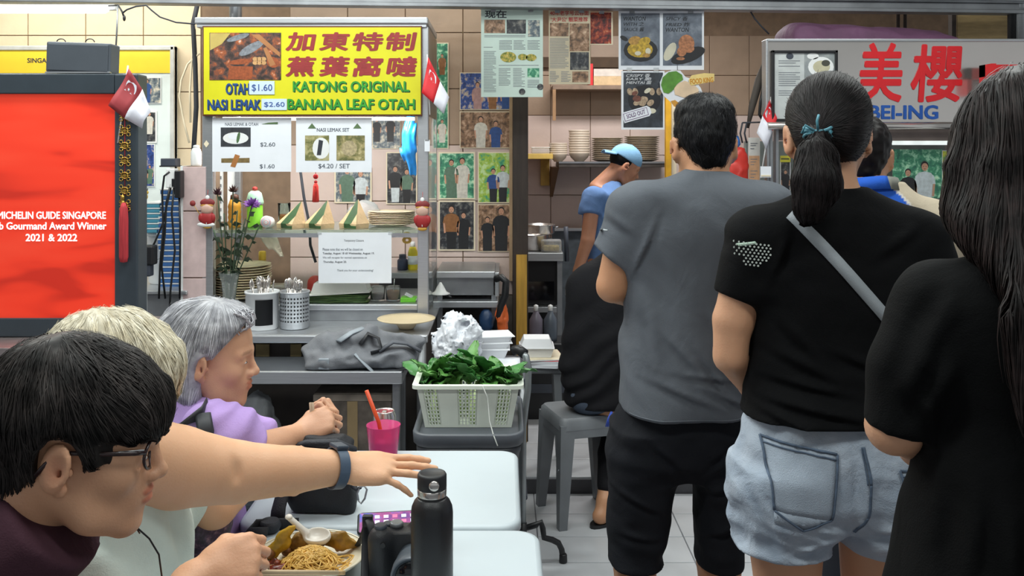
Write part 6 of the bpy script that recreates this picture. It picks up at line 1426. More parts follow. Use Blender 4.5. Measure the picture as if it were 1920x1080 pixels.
F=Field(axis((-.05,.05,.003)),axis((-.045,.045,.003)),axis((-.01,.025,.002)));F.ell((0,0,0),(.034,.03,.012),None,0);F.disp(lambda x,y,z:.007*vnoise(x*70,y*70,z*70));P,Q=F.mesh();o=mesh_from('sauce',P,Q,mat('chilli_red','7a2a16',.25,var=.3,vs=60),None);o.parent=ch;MB().ball((.01,-.01,.01),(.008,.006,.005)).ball((-.008,.006,.01),(.006,.008,.005)).build('meat_bits',mat('char_siu','9a4a34',.4,var=.2),ch)
sp=thing('soup_spoon','white melamine soup spoon resting on the noodles','spoon',(PXc,PYc+.03,ZA+.055))
bow=Field(axis((-.06,.05,.0025)),axis((-.03,.03,.0025)),axis((-.03,.06,.0025)));bow.ell((.008,0,0),(.03,.022,.016),None,0).ell((.008,0,.010),(.027,.019,.016),None,.003,'s').cone((-.015,0,.006),(-.048,0,.045),.008,.0065,.008,flat=((0,0,1),1.5));P,Q=bow.mesh();o=mesh_from('spoon',P,Q,mat('melamine_white','e9e4da',.3,var=.02),None);o.parent=sp;sp.rotation_euler=(.35,0,-.15);MB().ball((-.048,0,.046),(.008,.007,.005)).build('handle_tip',mat('melamine_white','e9e4da'),sp)
# people
def skin(name,c,c2=None):return mat(name,c,.5,var=.05,vs=9,col2=c2,attr='tint',sss=.12,bump=.0004,bs=260)
def frame(fwd,up=(0,0,1)):
 f_=Vector(fwd).normalized();u=Vector(up);l_=u.cross(f_).normalized();u=f_.cross(l_)
 return Matrix((f_,l_,u)).transposed()
class Head:
 def __init__(s,o,fwd,up=(0,0,1),sc=1.0):s.o=Vector(o);s.R=frame(fwd,up);s.s=sc
 def T(s,x,y,z):return s.o+s.R@Vector((x,y,z))*s.s
 def loc(s,P):return(np.asarray(P,np.float64)-np.array(s.o))@np.array(s.R)/s.s
 def cut(s,F,fn):
  X,Y,Z=np.meshgrid(F.x,F.y,F.z,indexing='ij');L=s.loc(np.stack([X.ravel(),Y.ravel(),Z.ravel()],1));F.d=np.maximum(F.d,(fn(L[:,0],L[:,1],L[:,2])*s.s).reshape(F.d.shape).astype(np.float32))
 def E(s,F,c,r,k=.02,op='u',tilt=None):
  R=s.R if tilt is None else s.R@tilt
  F.ell(s.T(*c),tuple(v*s.s for v in r),R,k*s.s,op)
 def C(s,F,a,b,ra,rb,k=.02,op='u',flat=None):F.cone(s.T(*a),s.T(*b),ra*s.s,rb*s.s,k*s.s,op,flat)
 def build(s,F,chin=1.0,face=True,neck=.055,necklen=.16,lean=-.03):
  E,C_=s.E,s.C
  E(F,(-.012,0,.048),(.098,.075,.083),.01);E(F,(.03,0,.05),(.06,.064,.062),.03);E(F,(.026,0,-.012),(.06,.06,.07),.03)
  C_(F,(-.035,0,-.03),(-.03+lean,0,-.03-necklen),neck,neck*1.05,.03)
  for q in(-1,1):
   C_(F,(-.015,q*.05,-.028),(.03,q*.04,-.075),.017,.017,.03);C_(F,(.03,q*.04,-.075),(.066,q*.012,-.094),.017,.016,.02)
   E(F,(.056,q*.042,-.018),(.026,.021,.026),.02)
   t_=Matrix.Rotation(q*.42,3,'Z')@Matrix.Rotation(.18,3,'Y')
   E(F,(-.012,q*.083,.002),(.022,.0075,.034),.008,tilt=t_);E(F,(-.004,q*.076,-.028),(.009,.006,.011),.006)
   E(F,(-.009,q*.0925,.002),(.0135,.0065,.021),.004,'s',tilt=t_);E(F,(-.004,q*.083,-.004),(.005,.004,.006),.004,'s');E(F,(.006,q*.0785,-.004),(.005,.005,.007),.004)
  E(F,(.03,0,-.062),(.048,.042,.036),.03);E(F,(.070,0,-.094),(.019*chin,.021,.017),.015)
  if not face:return
  E(F,(.071,0,-.050),(.025,.030,.032),.02)
  for q in(-1,1):
   C_(F,(.074,q*.046,.024),(.089,q*.014,.027),.010,.0095,.016);E(F,(.098,q*.034,.006),(.014,.018,.011),.012,'s');E(F,(.0765,q*.033,.006),(.0135,.0155,.0115),.005)
  C_(F,(.089,0,.02),(.106,0,-.020),.0072,.0095,.012);E(F,(.1065,0,-.023),(.0115,.0115,.0105),.006)
  for q in(-1,1):E(F,(.097,q*.0125,-.027),(.011,.0075,.0085),.006);E(F,(.101,q*.006,-.0345),(.005,.0035,.004),.003,'s')
  E(F,(.0935,0,-.0475),(.0085,.021,.0062),.004);E(F,(.0925,0,-.0590),(.0095,.0185,.0072),.004);E(F,(.107,0,-.0530),(.013,.022,.0011),.002,'s')
 def tint(s,lips=(.86,.52,.50),brow=.28,extra=None):
  def fn(P):
   L=s.loc(P);c=np.ones((len(P),3));x,y,z=L[:,0],L[:,1],L[:,2]
   d=np.minimum(((x-.094)/.014)**2+(y/.0225)**2+((z+.0475)/.0068)**2,((x-.093)/.014)**2+(y/.020)**2+((z+.059)/.0078)**2)
   w=np.clip((1.25-d)/.4,0,1)[:,None];c=c*(1-w)+w*np.array(lips)
   b=((np.abs(y)-.034)/.021)**2+((z-.031+.12*(np.abs(y)-.03)**1)/.0045)**2;w=(np.clip((1.2-b)/.5,0,1)*(x>.05))[:,None]*(1-brow);c=c*(1-w)+w*np.array((.2,.17,.16))
   e=np.clip(1-(((np.abs(y)-.082)/.014)**2+((x+.006)/.025)**2+(z/.036)**2),0,1)[:,None]*.25;c=c*(1-e*np.array((.1,.6,.6)))
   return extra(P,c)if extra else c
  return fn
 def eyes(s,parent,sides=(-1,1)):
  for q in sides:
   m_=MB();m_.smooth=True;m_.ball(s.T(.0768,q*.033,.0055),tuple(v*s.s for v in(.0142,.0132,.0052)),16,10,s.R);m_.cur=1
   m_.ball(s.T(.0800,q*.033,.0055),tuple(v*s.s for v in(.0118,.0055,.0054)),12,8,s.R);m_.build('eye',[mat('eye_white','d8d2cc',.2),mat('iris_dark','20130e',.15)],parent,True)
def hand(F,wrist,fwd,dorsal,right=True,sc=1.0,curl=((10,12,8),)*4,spread=3,thumb=None,k=.008):
 fx=Vector(fwd).normalized();fz=Vector(dorsal);fz=(fz-fx*fz.dot(fx)).normalized();fy=fz.cross(fx)*(1 if right else-1);o=Vector(wrist)
 R=Matrix((fx,fy,fz)).transposed()
 def T(x,y,z):return o+(fx*x+fy*y+fz*z)*sc
 F.cone(T(-.02,0,0),T(.03,0,0),.026*sc,.030*sc,.02,flat=(fz,1.35));F.ell(T(.058,.0,0),(.043*sc,.042*sc,.0165*sc),R,.015);F.cone(T(.03,.022,-.006),T(.07,.026,-.004),.017*sc,.014*sc,.015);F.cone(T(.03,-.022,-.006),T(.075,-.028,-.003),.015*sc,.011*sc,.015)
 roots=[(.092,.030),(.096,.0095),(.092,-.0105),(.083,-.0285)];lens_=[(.041,.025,.021),(.045,.029,.022),(.041,.027,.021),(.032,.020,.019)];rad=[.0088,.0090,.0086,.0076]
 tips=[]
 for i in range(4):
  a=0.0;p=T(roots[i][0],roots[i][1],-.001);sp_=math.radians(spread*(1.5-i));F.cone(T(.06,roots[i][1]*.8,0),p,rad[i]*1.1*sc,rad[i]*1.12*sc,.01)
  for j in range(3):
   a+=math.radians(curl[i][j]);d=(fx*math.cos(a)-fz*math.sin(a));d=(d+fy*math.sin(sp_)*max(0.0,math.cos(a))).normalized();q=p+d*lens_[i][j]*sc
   F.cone(p,q,rad[i]*(1-.08*j)*sc,rad[i]*(.93-.09*j)*sc,.004);p=q
  tips.append(p)
 th=thumb or[(.022,.026,-.008),(.052,.050,-.016),(.080,.058,-.020),(.100,.056,-.024)]
 rr=[.0155,.0125,.0105,.0085]
 for i in range(len(th)-1):F.cone(T(*th[i]),T(*th[i+1]),rr[i]*sc,rr[i+1]*sc,k)
 return T,tips
def foot(F,ankle,toe_dir,sc=1.0):
 a=Vector(ankle);d=Vector(toe_dir).normalized();z=a.z
 F.cone(a,a+Vector((0,0,-z+.03+0))+d*.02,.036*sc,.032*sc,.02);h=Vector((a.x,a.y,a.z-z))
 F.cone(h+Vector((0,0,.03))-d*.03,h+Vector((0,0,.026))+d*.12,.03*sc,.03*sc,.02,flat=((0,0,1),1.1));F.cone(h+Vector((0,0,.02))+d*.11,h+Vector((0,0,.014))+d*.175,.032*sc,.02*sc,.02,flat=((0,0,1),1.9))
M_hairK=None
def hairmat(name,c,c2,rough=.38):return mat(name,c,rough,var=.2,vs=40,col2=c2,attr='tint',spec=.2)
def strands(name,F,n,dirf,steps,h,off,r,m,parent,keep=None,seed=0,bright=(.55,1.35),excl=None,roots=None,jit=.25,sag=None,flip=None):
 rs=np.random.RandomState(seed)
 if roots is None:
  P0,_=F.mesh()
  if keep is not None:P0=P0[keep(P0)]
  P=P0[rs.randint(0,len(P0),n)]+rs.normal(0,.003,(n,3))
 else:P=np.asarray(roots,float);n=len(P)
 path=[P.copy()];nr=[];J=rs.normal(0,jit,(n,3));of=rs.uniform(off[0],off[1],n)[:,None]
 for i in range(steps):
  g=F.grad(P);D=dirf(P)+J;D=D-(D*g).sum(1,keepdims=True)*g;D/=np.linalg.norm(D,axis=1,keepdims=True)+1e-9
  P=P+D*h;v=F.at(P)[:,None];g2=F.grad(P);P=P-np.clip(v-of,-.02,.02)*g2*.8;nr.append(g2);path.append(P.copy())
 nr.append(nr[-1]);A=np.stack(path,1)
 if excl is not None:
  bad=np.stack([excl(A[:,i])for i in range(A.shape[1])],1);ok=~bad[:,0]
  A=A[ok];bad=bad[ok];nr=[q[ok]for q in nr];n=len(A)
  for i in range(1,A.shape[1]):
   b_=bad[:,i];A[b_,i]=A[b_,i-1];
   if i+1<A.shape[1]:bad[:,i+1]|=b_
 Nn=np.stack(nr,1);S=A.shape[1]
 Tn=np.gradient(A,axis=1);Tn/=np.linalg.norm(Tn,axis=2,keepdims=True)+1e-9;Sd=np.cross(Tn,Nn);Sd/=np.linalg.norm(Sd,axis=2,keepdims=True)+1e-9
 tp=(r*np.sin(np.linspace(.25,math.pi*.97,S))**.6)[None,:,None]*rs.uniform(.6,1.3,(n,1,1))
 V=np.stack([A-Sd*tp,A+Nn*tp*.7,A+Sd*tp],2).reshape(-1,3)
 Q=[]
 base=(np.arange(n)*S*3)[:,None];
 for i in range(S-1):
  for k in range(2):
   a=base[:,0]+i*3+k;Q.append(np.stack([a,a+1,a+4,a+3],1))
 Q=np.concatenate(Q);B=rs.uniform(bright[0],bright[1],n);Cc=np.repeat(B,S*3)[:,None]*np.ones((1,3))
 return mesh_from(name,V,Q,m,parent,colfn=lambda P_:Cc,relax=0)
def person(label,loc,name='person'):return thing(name,label,'person',loc)
def cloth(name,c,**kw):
 d=dict(rough=.85,var=.06,vs=8,bump=.0006,bs=420,sheen=.0,spec=.15,wrink=.006,ws=9);d.update(kw);return mat(name,c,**d)
def drape(F,pts_grid,off,m,name,parent,th=.0015,y0=None):
 n,k=len(pts_grid),len(pts_grid[0]);X=[p[0]for r_ in pts_grid for p in r_];Z=[p[1]for r_ in pts_grid for p in r_]
 Y=F.front(X,Z,y0);ok=~np.isnan(Y);Y=np.where(ok,Y,np.nanmedian(Y))-off
 G=[[(X[i*k+j],Y[i*k+j],Z[i*k+j])for j in range(k)]for i in range(n)]
 return MB().grid(G,th=(0,th,0)).build(name,m,parent,True)
# man in grey T-shirt (back view)
Y1=2.38
def a1(px,py,dy=0):return W(px,py,Y1+dy)
def rows(fn,Y,lst):
 out=[]
 for py,l_,r_,b,dy in lst:
  p=W((l_+r_)/2,py,Y);out.append((p.z,p.x,Y+dy,(r_-l_)/2*Y/FPX,b))
 return out
p1=person('man with short black hair in grey T-shirt and black shorts, back turned',(a1(1290,0)[0],Y1,0))
SK1=skin('skin_tan','c4906c')
F=Field(axis((a1(1085,0)[0],a1(1560,0)[0],.007)),axis((Y1-.18,Y1+.5,.008)),axis((-.01,1.25,.012),(1.25,1.82,.005)))
H1=Head(a1(1320,280,.065),(0,1,-.05));H1.build(F,face=False,neck=.056)
F.loft(rows(a1,Y1,[(348,1290,1355,.04,.01),(375,1200,1440,.08,0),(500,1195,1430,.10,0),(700,1185,1390,.11,0),(860,1170,1390,.11,0)]),.05)
for s_,sh,el_,wr_,dy in((0,(1185,395),(1148,537),(1232,570),.26),(1,(1448,395),(1495,540),(1400,575),.26)):
 F.chain([a1(*sh),a1(*el_),a1(*wr_,dy)],[.052,.042,.029],.03);w_=a1(*wr_,dy);hand(F,w_,(.3 if s_==0 else-.3,1,.1),(0,0,1),right=(s_==1),curl=((40,40,20),)*4)
for l_,kn,an in(((1204,850),(1190,1040),(1190,1365)),((1346,850),(1348,1045),(1345,1365))):
 F.cone(a1(*l_),a1(*kn),.06,.052,.03);m_=(a1(*kn)+a1(*an))/2+Vector((0,-.02,.08));F.cone(a1(*kn),m_,.054,.056,.03);F.cone(m_,a1(*an),.054,.036,.03);foot(F,a1(*an),(0,1,0))
field_obj('body',F,SK1,p1,colfn=H1.tint())
T1=Field(axis((a1(1090,0)[0],a1(1545,0)[0],.006)),axis((Y1-.2,Y1+.22,.006)),axis((a1(0,800)[2],a1(0,305)[2],.005)))
T1.loft(rows(a1,Y1,[(318,1290,1360,.05,.0),(330,1262,1388,.068,0),(345,1216,1422,.085,0),(362,1178,1458,.098,0),(385,1168,1468,.108,0),(430,1176,1462,.122,0),(500,1180,1450,.125,0),(600,1172,1432,.122,0),(700,1160,1414,.140,0),(785,1152,1408,.158,0)]),.02)
T1.cone(a1(1196,398),a1(1138,490),.073,.058,.05,cut=(a1(1140,476),(-.45,0,-.9)));T1.cone(a1(1436,398),a1(1494,490),.073,.058,.05,cut=(a1(1492,476),(.45,0,-.9)))
def f1(x,y,z):
 u=(z-1.0);s=.010*np.sin(38*(x*.9+u*.55)+2.5*vnoise(x*5,y*5,z*5))*np.clip(1.25-z,0,.5)*2
 return s+.009*vnoise(x*9+z*5,y*6,z*6-x*6)+.004*vnoise(x*26+14*z,y*12,z*14)
T1.disp(f1);T1.disp(creases(Y1,[(1190,690,1330,745,.006,.012),(1225,610,1310,700,.006,.012),(1285,640,1355,735,.007,.012),(1240,680,1390,700,.005,.010),(1178,520,1225,400,.006,.010),(1300,560,1345,640,.005,.012),(1200,560,1215,660,.004,.014),(1130,400,1180,440,.005,.012),(1290,700,1390,750,.006,.010)]))
T1.plane(a1(1278,764),(.0,.0,-1));
M_gt=cloth('tshirt_grey','62676e',vs=6,var=.07);field_obj('t_shirt',T1,M_gt,p1)
MB().tube([a1(1322,329)+Vector((.062*math.cos(a),.02+.066*math.sin(a),.004*math.sin(a)))for a in[2*math.pi*k/28 for k in range(29)]],.007,8).build('collar_rib',M_gt,p1,True)
def hline(F_,px0,px1,py,Y,hpx,m,nm,par,n=30,slope=0,off=.0012):drape(F_,[[(W(px0+(px1-px0)*j/n,0,Y)[0],W(0,py+slope*j/n+q,Y)[2])for j in range(n+1)]for q in(0,hpx)],off,m,nm,par,.001)
hline(T1,1172,1392,757,Y1,2.2,cloth('tshirt_stitch','6a7078'),'hem_seam',p1)
lg_=drape(T1,[[(a1(1122+14*j/4,0)[0],a1(0,428+3*i)[2])for j in range(5)]for i in range(2)],.001,mat('logo_white','bcc4c8',.7),'sleeve_logo',p1)
S1=Field(axis((a1(1120,0)[0],a1(1420,0)[0],.005)),axis((Y1-.18,Y1+.18,.006)),axis((a1(0,1075)[2],a1(0,735)[2],.005)))
S1.loft(rows(a1,Y1,[(735,1172,1388,.105,0),(790,1154,1396,.130,0),(850,1146,1392,.13,0),(885,1160,1380,.09,0)]),.02)
S1.loft(rows(a1,Y1,[(800,1150,1272,.115,0),(870,1141,1272,.11,0),(950,1139,1258,.10,0),(1030,1140,1244,.092,0),(1070,1141,1240,.092,0)]),.03);S1.loft(rows(a1,Y1,[(800,1285,1396,.115,0),(870,1298,1394,.11,0),(950,1304,1392,.10,0),(1030,1306,1390,.092,0),(1080,1306,1388,.092,0)]),.03)
S1.disp(lambda x,y,z:.005*vnoise(x*10,y*8,z*16+x*8)+.003*vnoise(x*24,y*20,z*40)+.004*np.sin(z*70+x*20)*np.clip(vnoise(x*6,y*6,z*6),0,1))
S1.disp(creases(Y1,[(1310,905,1388,870,.006,.010),(1312,985,1388,950,.006,.010),(1145,900,1230,940,.006,.010),(1150,980,1235,990,.005,.010),(1200,800,1280,870,.006,.012),(1370,800,1300,870,.006,.012)]));S1.plane(a1(1278,1052),(0,0,-1));field_obj('shorts',S1,cloth('shorts_black','1e2025',var=.05),p1)
Hh1=Field(axis((H1.o.x-.11,H1.o.x+.11,.003)),axis((H1.o.y-.13,H1.o.y+.13,.0035)),axis((H1.o.z-.06,H1.o.z+.17,.003)))
H1.E(Hh1,(-.014,0,.052),(.104,.080,.092),0);H1.C(Hh1,(-.065,0,.01),(-.062,0,-.022),.052,.046,.03);H1.E(Hh1,(-.01,0,.10),(.085,.075,.046),.02)
Hh1.disp(lambda x,y,z:.0022*vnoise(x*60,y*60,z*50)+.0015*vnoise(x*150,y*150,z*80))
for q in(-1,1):H1.E(Hh1,(-.006,q*.10,-.016),(.036,.034,.050),.008,'s')
H1.E(Hh1,(.13,0,-.02),(.08,.12,.08),.01,'s');Hh1.plane(H1.T(0,0,-.038),H1.R@Vector((.3,0,-1)),.012)
MH1=hairmat('hair_black','1f2024','0c0c0e',.45);hh=field_obj('hair',Hh1,MH1,p1,colfn=lambda P:np.ones((len(P),3))*.7)
crown1=np.array(H1.T(-.03,0,.16))
def out_from(c,down=.35):
 def fn(P):D=P-c;D=D/(np.linalg.norm(D,axis=1,keepdims=True)+1e-6);D[:,2]-=down;return D
 return fn
strands('hair_strands',Hh1,3200,out_from(crown1),4,.007,(.0,.004),.0006,MH1,p1,seed=1,jit=.4,bright=(.5,1.3))
# woman with ponytail (back view)
Y2=1.85
def a2(px,py,dy=0):return W(px,py,Y2+dy)
p2_=person('woman with ponytail in black T-shirt and light denim shorts, back turned',(a2(1560,0)[0],Y2,0))
SK2=skin('skin_light','d3a07e')
F=Field(axis((a2(1300,0)[0],a2(1845,0)[0],.006)),axis((Y2-.2,Y2+.45,.008)),axis((-.01,1.2,.012),(1.2,1.78,.0045)))
H2=Head(a2(1551,264,.065),(.15,1,-.06),sc=1.0);H2.build(F,face=False,neck=.048,lean=-.02)
F.loft(rows(a2,Y2,[(370,1500,1620,.05,0),(430,1420,1715,.08,0),(560,1430,1715,.09,0),(700,1430,1700,.09,0),(850,1400,1725,.11,0),(950,1400,1725,.11,0)]),.05)
F.chain([a2(1415,455),a2(1374,600),a2(1369,668),a2(1410,722,.10),a2(1455,735,.24)],[.047,.040,.034,.029,.024],.03);hand(F,a2(1455,730,.24),(.35,1,.35),(-.3,0,1),right=False,curl=((45,45,20),)*4)
F.cone(a2(1722,455),a2(1768,650),.050,.038,.03);F.cone(a2(1768,650),a2(1690,735,.24),.037,.025,.02);hand(F,a2(1690,735,.24),(-.35,1,.35),(.3,0,1),right=True,curl=((45,45,20),)*4)
for l_,kn,an in(((1470,900),(1478,1180),(1490,1640)),((1650,900),(1636,1180),(1625,1640))):
 F.cone(a2(*l_),a2(*kn),.088,.056,.03);m_=a2((kn[0]*.6+an[0]*.4),kn[1]*.65+an[1]*.35,-.015);F.cone(a2(*kn),m_,.053,.054,.03);F.cone(m_,a2(*an),.054,.034,.03);foot(F,Vector((a2(*an).x,Y2,.09)),(0,1,0),.92)
field_obj('body',F,SK2,p2_,colfn=H2.tint())
T2=Field(axis((a2(1305,0)[0],a2(1815,0)[0],.005)),axis((Y2-.2,Y2+.2,.006)),axis((a2(0,830)[2],a2(0,335)[2],.005)))
T2.loft(rows(a2,Y2,[(352,1515,1620,.045,0),(366,1490,1655,.058,0),(382,1462,1682,.07,0),(405,1424,1716,.085,0),(435,1400,1742,.098,0),(500,1406,1738,.112,0),(560,1414,1736,.115,0),(640,1413,1724,.108,0),(700,1406,1722,.110,0),(765,1390,1738,.142,0),(840,1380,1748,.158,0)]),.02)
T2.cone(a2(1418,452),a2(1374,575),.066,.046,.05,cut=(a2(1376,554),(-.2,0,-.98)));T2.cone(a2(1722,452),a2(1768,575),.066,.046,.05,cut=(a2(1765,554),(.2,0,-.98)))
def f2(x,y,z):return .006*vnoise(x*8+z*4,y*6,z*7)+.0045*np.sin((z*60+x*14)+3*vnoise(x*6,y*6,z*6))*np.clip(1.22-z,0,.3)*2.2+.003*vnoise(x*22,y*14,z*30)
T2.disp(f2);T2.disp(creases(Y2,[(1410,690,1570,722,.007,.010),(1402,728,1610,765,.007,.010),(1418,640,1540,700,.006,.012),(1440,590,1500,660,.005,.012),(1400,745,1500,790,.006,.009),(1600,480,1700,420,.006,.014),(1430,520,1460,430,.006,.012),(1520,640,1640,690,.005,.012)]));T2.plane(a2(1560,772),(0,0,-1));
M_bt=cloth('tshirt_black','0a0b0d',var=.04);field_obj('t_shirt',T2,M_bt,p2_)
MB().tube([a2(1562,363)+Vector((.062*math.cos(a),.02+.066*math.sin(a),.004*math.sin(a)))for a in[2*math.pi*k/28 for k in range(29)]],.006,8).build('collar_rib',M_bt,p2_,True)
def ribbon(p,q,wpx,n=26):
 (x0,y0),(x1,y1)=p,q;L=math.hypot(x1-x0,y1-y0);nx,ny=-(y1-y0)/L*wpx/2,(x1-x0)/L*wpx/2
 return[[(a2(x0+(x1-x0)*j/n+s_*nx,0)[0],a2(0,y0+(y1-y0)*j/n+s_*ny)[2])for j in range(n+1)]for s_ in(-1,1)]
drape(T2,ribbon((1463,397),(1690,660),21),.003,mat('strap_silver','9aa2a8',.6,var=.06,bump=.0006,bs=500),'bag_strap',p2_,.003)
dots=MB();
for i in range(9):
 for j in range(8):
  px,py=1367+i*6.6+(j%2)*3.2,448+j*5.6+i*.6
  if px>1424 or(i+j>12)or(i<2 and j>4):continue
  yv=T2.front([a2(px,0)[0]],[a2(0,py)[2]])[0]
  if np.isnan(yv):continue
  c_=Vector((a2(px,0)[0],yv-.0015,a2(0,py)[2]));r=.0022
  dots._add([c_+Vector((r*math.cos(q),0,r*math.sin(q)))for q in[2*math.pi*k/8 for k in range(8)]],[tuple(range(8))])
dots.build('sleeve_dots',mat('print_white','cfd8d2',.6),p2_,True)
drape(T2,[[(a2(1370+28*j/6+3*i,0)[0],a2(0,452-6*j/6+5*i)[2])for j in range(7)]for i in range(2)],.0015,mat('print_mint','bcd6c4',.6),'sleeve_logo',p2_)
S2=Field(axis((a2(1350,0)[0],a2(1775,0)[0],.0045)),axis((Y2-.2,Y2+.2,.006)),axis((a2(0,1085)[2],a2(0,745)[2],.0045)))
S2.loft(rows(a2,Y2,[(745,1412,1716,.095,0),(790,1394,1734,.122,0),(850,1379,1745,.14,-.004),(910,1374,1750,.142,-.004),(965,1385,1742,.105,0)]),.02)
S2.loft(rows(a2,Y2,[(860,1376,1556,.125,-.014),(930,1372,1560,.128,-.014),(1000,1371,1556,.11,-.006),(1090,1371,1550,.105,0)]),.025);S2.loft(rows(a2,Y2,[(860,1572,1748,.125,-.014),(930,1568,1751,.128,-.014),(1000,1570,1752,.11,-.006),(1090,1572,1752,.105,0)]),.025)
S2.disp(lambda x,y,z:.008*vnoise(x*12+9*z,y*9,z*12)+.0045*np.abs(vnoise(x*26-14*z,y*16,z*22))+.003*vnoise(x*30,y*20,z*34)+.003*np.sin(z*120+4*vnoise(x*8,y*8,z*8))*np.clip((a2(0,900)[2]-z)*9,0,1))
S2.disp(creases(Y2,[(1390,940,1545,985,.006,.010),(1440,1000,1550,965,.007,.010),(1565,955,1480,935,.007,.012),(1575,960,1700,940,.007,.012),(1385,880,1440,1000,.005,.009),(1600,1000,1720,970,.006,.010),(1376,900,1395,1010,.004,.008),(1566,800,1566,960,.007,.014)]));S2.plane(a2(1560,1014),(0,0,-1))
M_den=mat('denim_light','b9c3cf',.85,var=.16,vs=9,col2='98a7b9',bump=.0012,bs=500,wrink=.008,ws=18);M_den2=mat('denim_stitch','66788f',.85,var=.2,vs=60);M_den3=mat('denim_pocket','acb9c8',.85,var=.14,vs=10,bump=.0012,bs=500)
field_obj('denim_shorts',S2,M_den,p2_)
def poly_drape(corners,off,m,nm,n=10):
 (a,b,c,d)=corners;G=[[(lambda u,v:((a[0]*(1-u)+b[0]*u)*(1-v)+(d[0]*(1-u)+c[0]*u)*v,(a[1]*(1-u)+b[1]*u)*(1-v)+(d[1]*(1-u)+c[1]*u)*v))(j/n,i/n)for j in range(n+1)]for i in range(n+1)]
 return drape(S2,[[(a2(p[0],0)[0],a2(0,p[1])[2])for p in r_]for r_ in G],off,m,nm,p2_,.002)
def seam(pts,wpx,off=.0036,nm='stitching',F_=None):
 for(p,q)in zip(pts[:-1],pts[1:]):drape(F_ or S2,ribbon(p,q,wpx,14),off,M_den2,nm,p2_,.001)
pk1=[(1407,795),(1526,812),(1514,925),(1415,908)];pk2=[(1632,838),(1722,846),(1716,935),(1650,930)]
for pk in(pk1,pk2):
 poly_drape(pk,.003,M_den3,'pocket');mx_,my_=(pk[2][0]+pk[3][0])/2,pk[2][1]+18
 drape(S2,[[(a2(pk[3][0]+(pk[2][0]-pk[3][0])*j/8,0)[0],a2(0,(pk[3][1]+(pk[2][1]-pk[3][1])*j/8)*(1-i)+i*(my_-24*abs(j/8-.5)*1.1))[2])for j in range(9)]for i in(0,1)],.003,M_den3,'pocket_tip',p2_,.002)
 seam([pk[0],pk[1],(pk[2][0],pk[2][1]),(mx_,my_),pk[3],pk[0]],4.0,.0055);seam([(pk[0][0]+2,pk[0][1]+9),(pk[1][0]-2,pk[1][1]+9)],2.5,.0055)
seam([(1572,800),(1578,860),(1576,920),(1562,955)],5,.002,'back_seam');seam([(1568,800),(1572,860)],2,.0035)
hline(S2,1378,1550,1046,Y2-.06,3,M_den2,'hem_stitching',p2_,24);hline(S2,1575,1745,1046,Y2-.06,3,M_den2,'hem_stitching',p2_,24)
Hh2=Field(axis((H2.o.x-.12,H2.o.x+.12,.0032)),axis((H2.o.y-.16,H2.o.y+.14,.0035)),axis((H2.o.z-.19,H2.o.z+.17,.0032)))
H2.E(Hh2,(-.014,0,.052),(.106,.0845,.092),0);H2.C(Hh2,(-.05,0,.0),(-.085,0,.005),.06,.05,.04)
for q in(-1,1):H2.E(Hh2,(-.006,q*.10,-.014),(.034,.034,.046),.008,'s')
H2.E(Hh2,(.13,0,-.02),(.08,.12,.08),.01,'s');Hh2.plane(H2.T(0,0,-.035),H2.R@Vector((.55,0,-1)),.012)
MH2=hairmat('hair_darkbrown','201a1b','0c090a',.48)
field_obj('hair',Hh2,MH2,p2_,colfn=lambda P:np.ones((len(P),3))*.65)
tie=a2(1529,247,-.056);tgt=np.array(tie)
def to_tie(P):D=tgt-P;return D/(np.linalg.norm(D,axis=1,keepdims=True)+1e-6)
strands('hair_strands',Hh2,3600,to_tie,7,.011,(.0,.0015),.0008,MH2,p2_,seed=2,jit=.08,bright=(.5,1.5),keep=lambda P:np.linalg.norm(P-tgt,axis=1)>.03)
Pt=Field(axis((tie.x-.09,tie.x+.08,.0032)),axis((tie.y-.15,tie.y+.06,.0035)),axis((tie.z-.22,tie.z+.03,.0032)))
Pt.chain([tie,tie+Vector((-.002,-.025,-.018)),a2(1532,295,-.105),a2(1530,345,-.125),a2(1518,385,-.13),a2(1508,414,-.13)],[.015,.022,.038,.046,.032,.005],.02,flat=((0,1,0),1.35))
Pt.disp(lambda x,y,z:.0012*np.sin(x*500+3*np.sin(z*30))+.004*vnoise(x*50,y*50,z*12));field_obj('ponytail',Pt,MH2,p2_,colfn=lambda P:np.ones((len(P),3))*.85)
strands('ponytail_strands',Pt,1800,lambda P:np.stack([(P[:,0]-(tie.x-.012))*.6,0*P[:,0],-np.ones(len(P))],1),8,.015,(.0,.003),.0007,MH2,p2_,seed=3,jit=.10,bright=(.5,1.5),keep=lambda P:P[:,2]>tie.z-.14)
te=MB()
for k in range(3):
 te.tube([tie+Vector((.026*math.cos(a),-.012+.02*math.sin(a),.006*k-.008+.004*math.sin(2*a+k)))for a in[2*math.pi*i/18 for i in range(19)]],.0032,6)
te.tube([tie+Vector((-.005,-.03,.0)),tie+Vector((-.01,-.038,.02)),tie+Vector((-.004,-.03,.032))],.0025,6);te.tube([tie+Vector((-.01,-.03,.0)),tie+Vector((-.03,-.03,.012)),tie+Vector((-.036,-.026,-.004))],.0025,6)
te.build('hair_tie',mat('tie_teal','4f8fa0',.6),p2_,True)
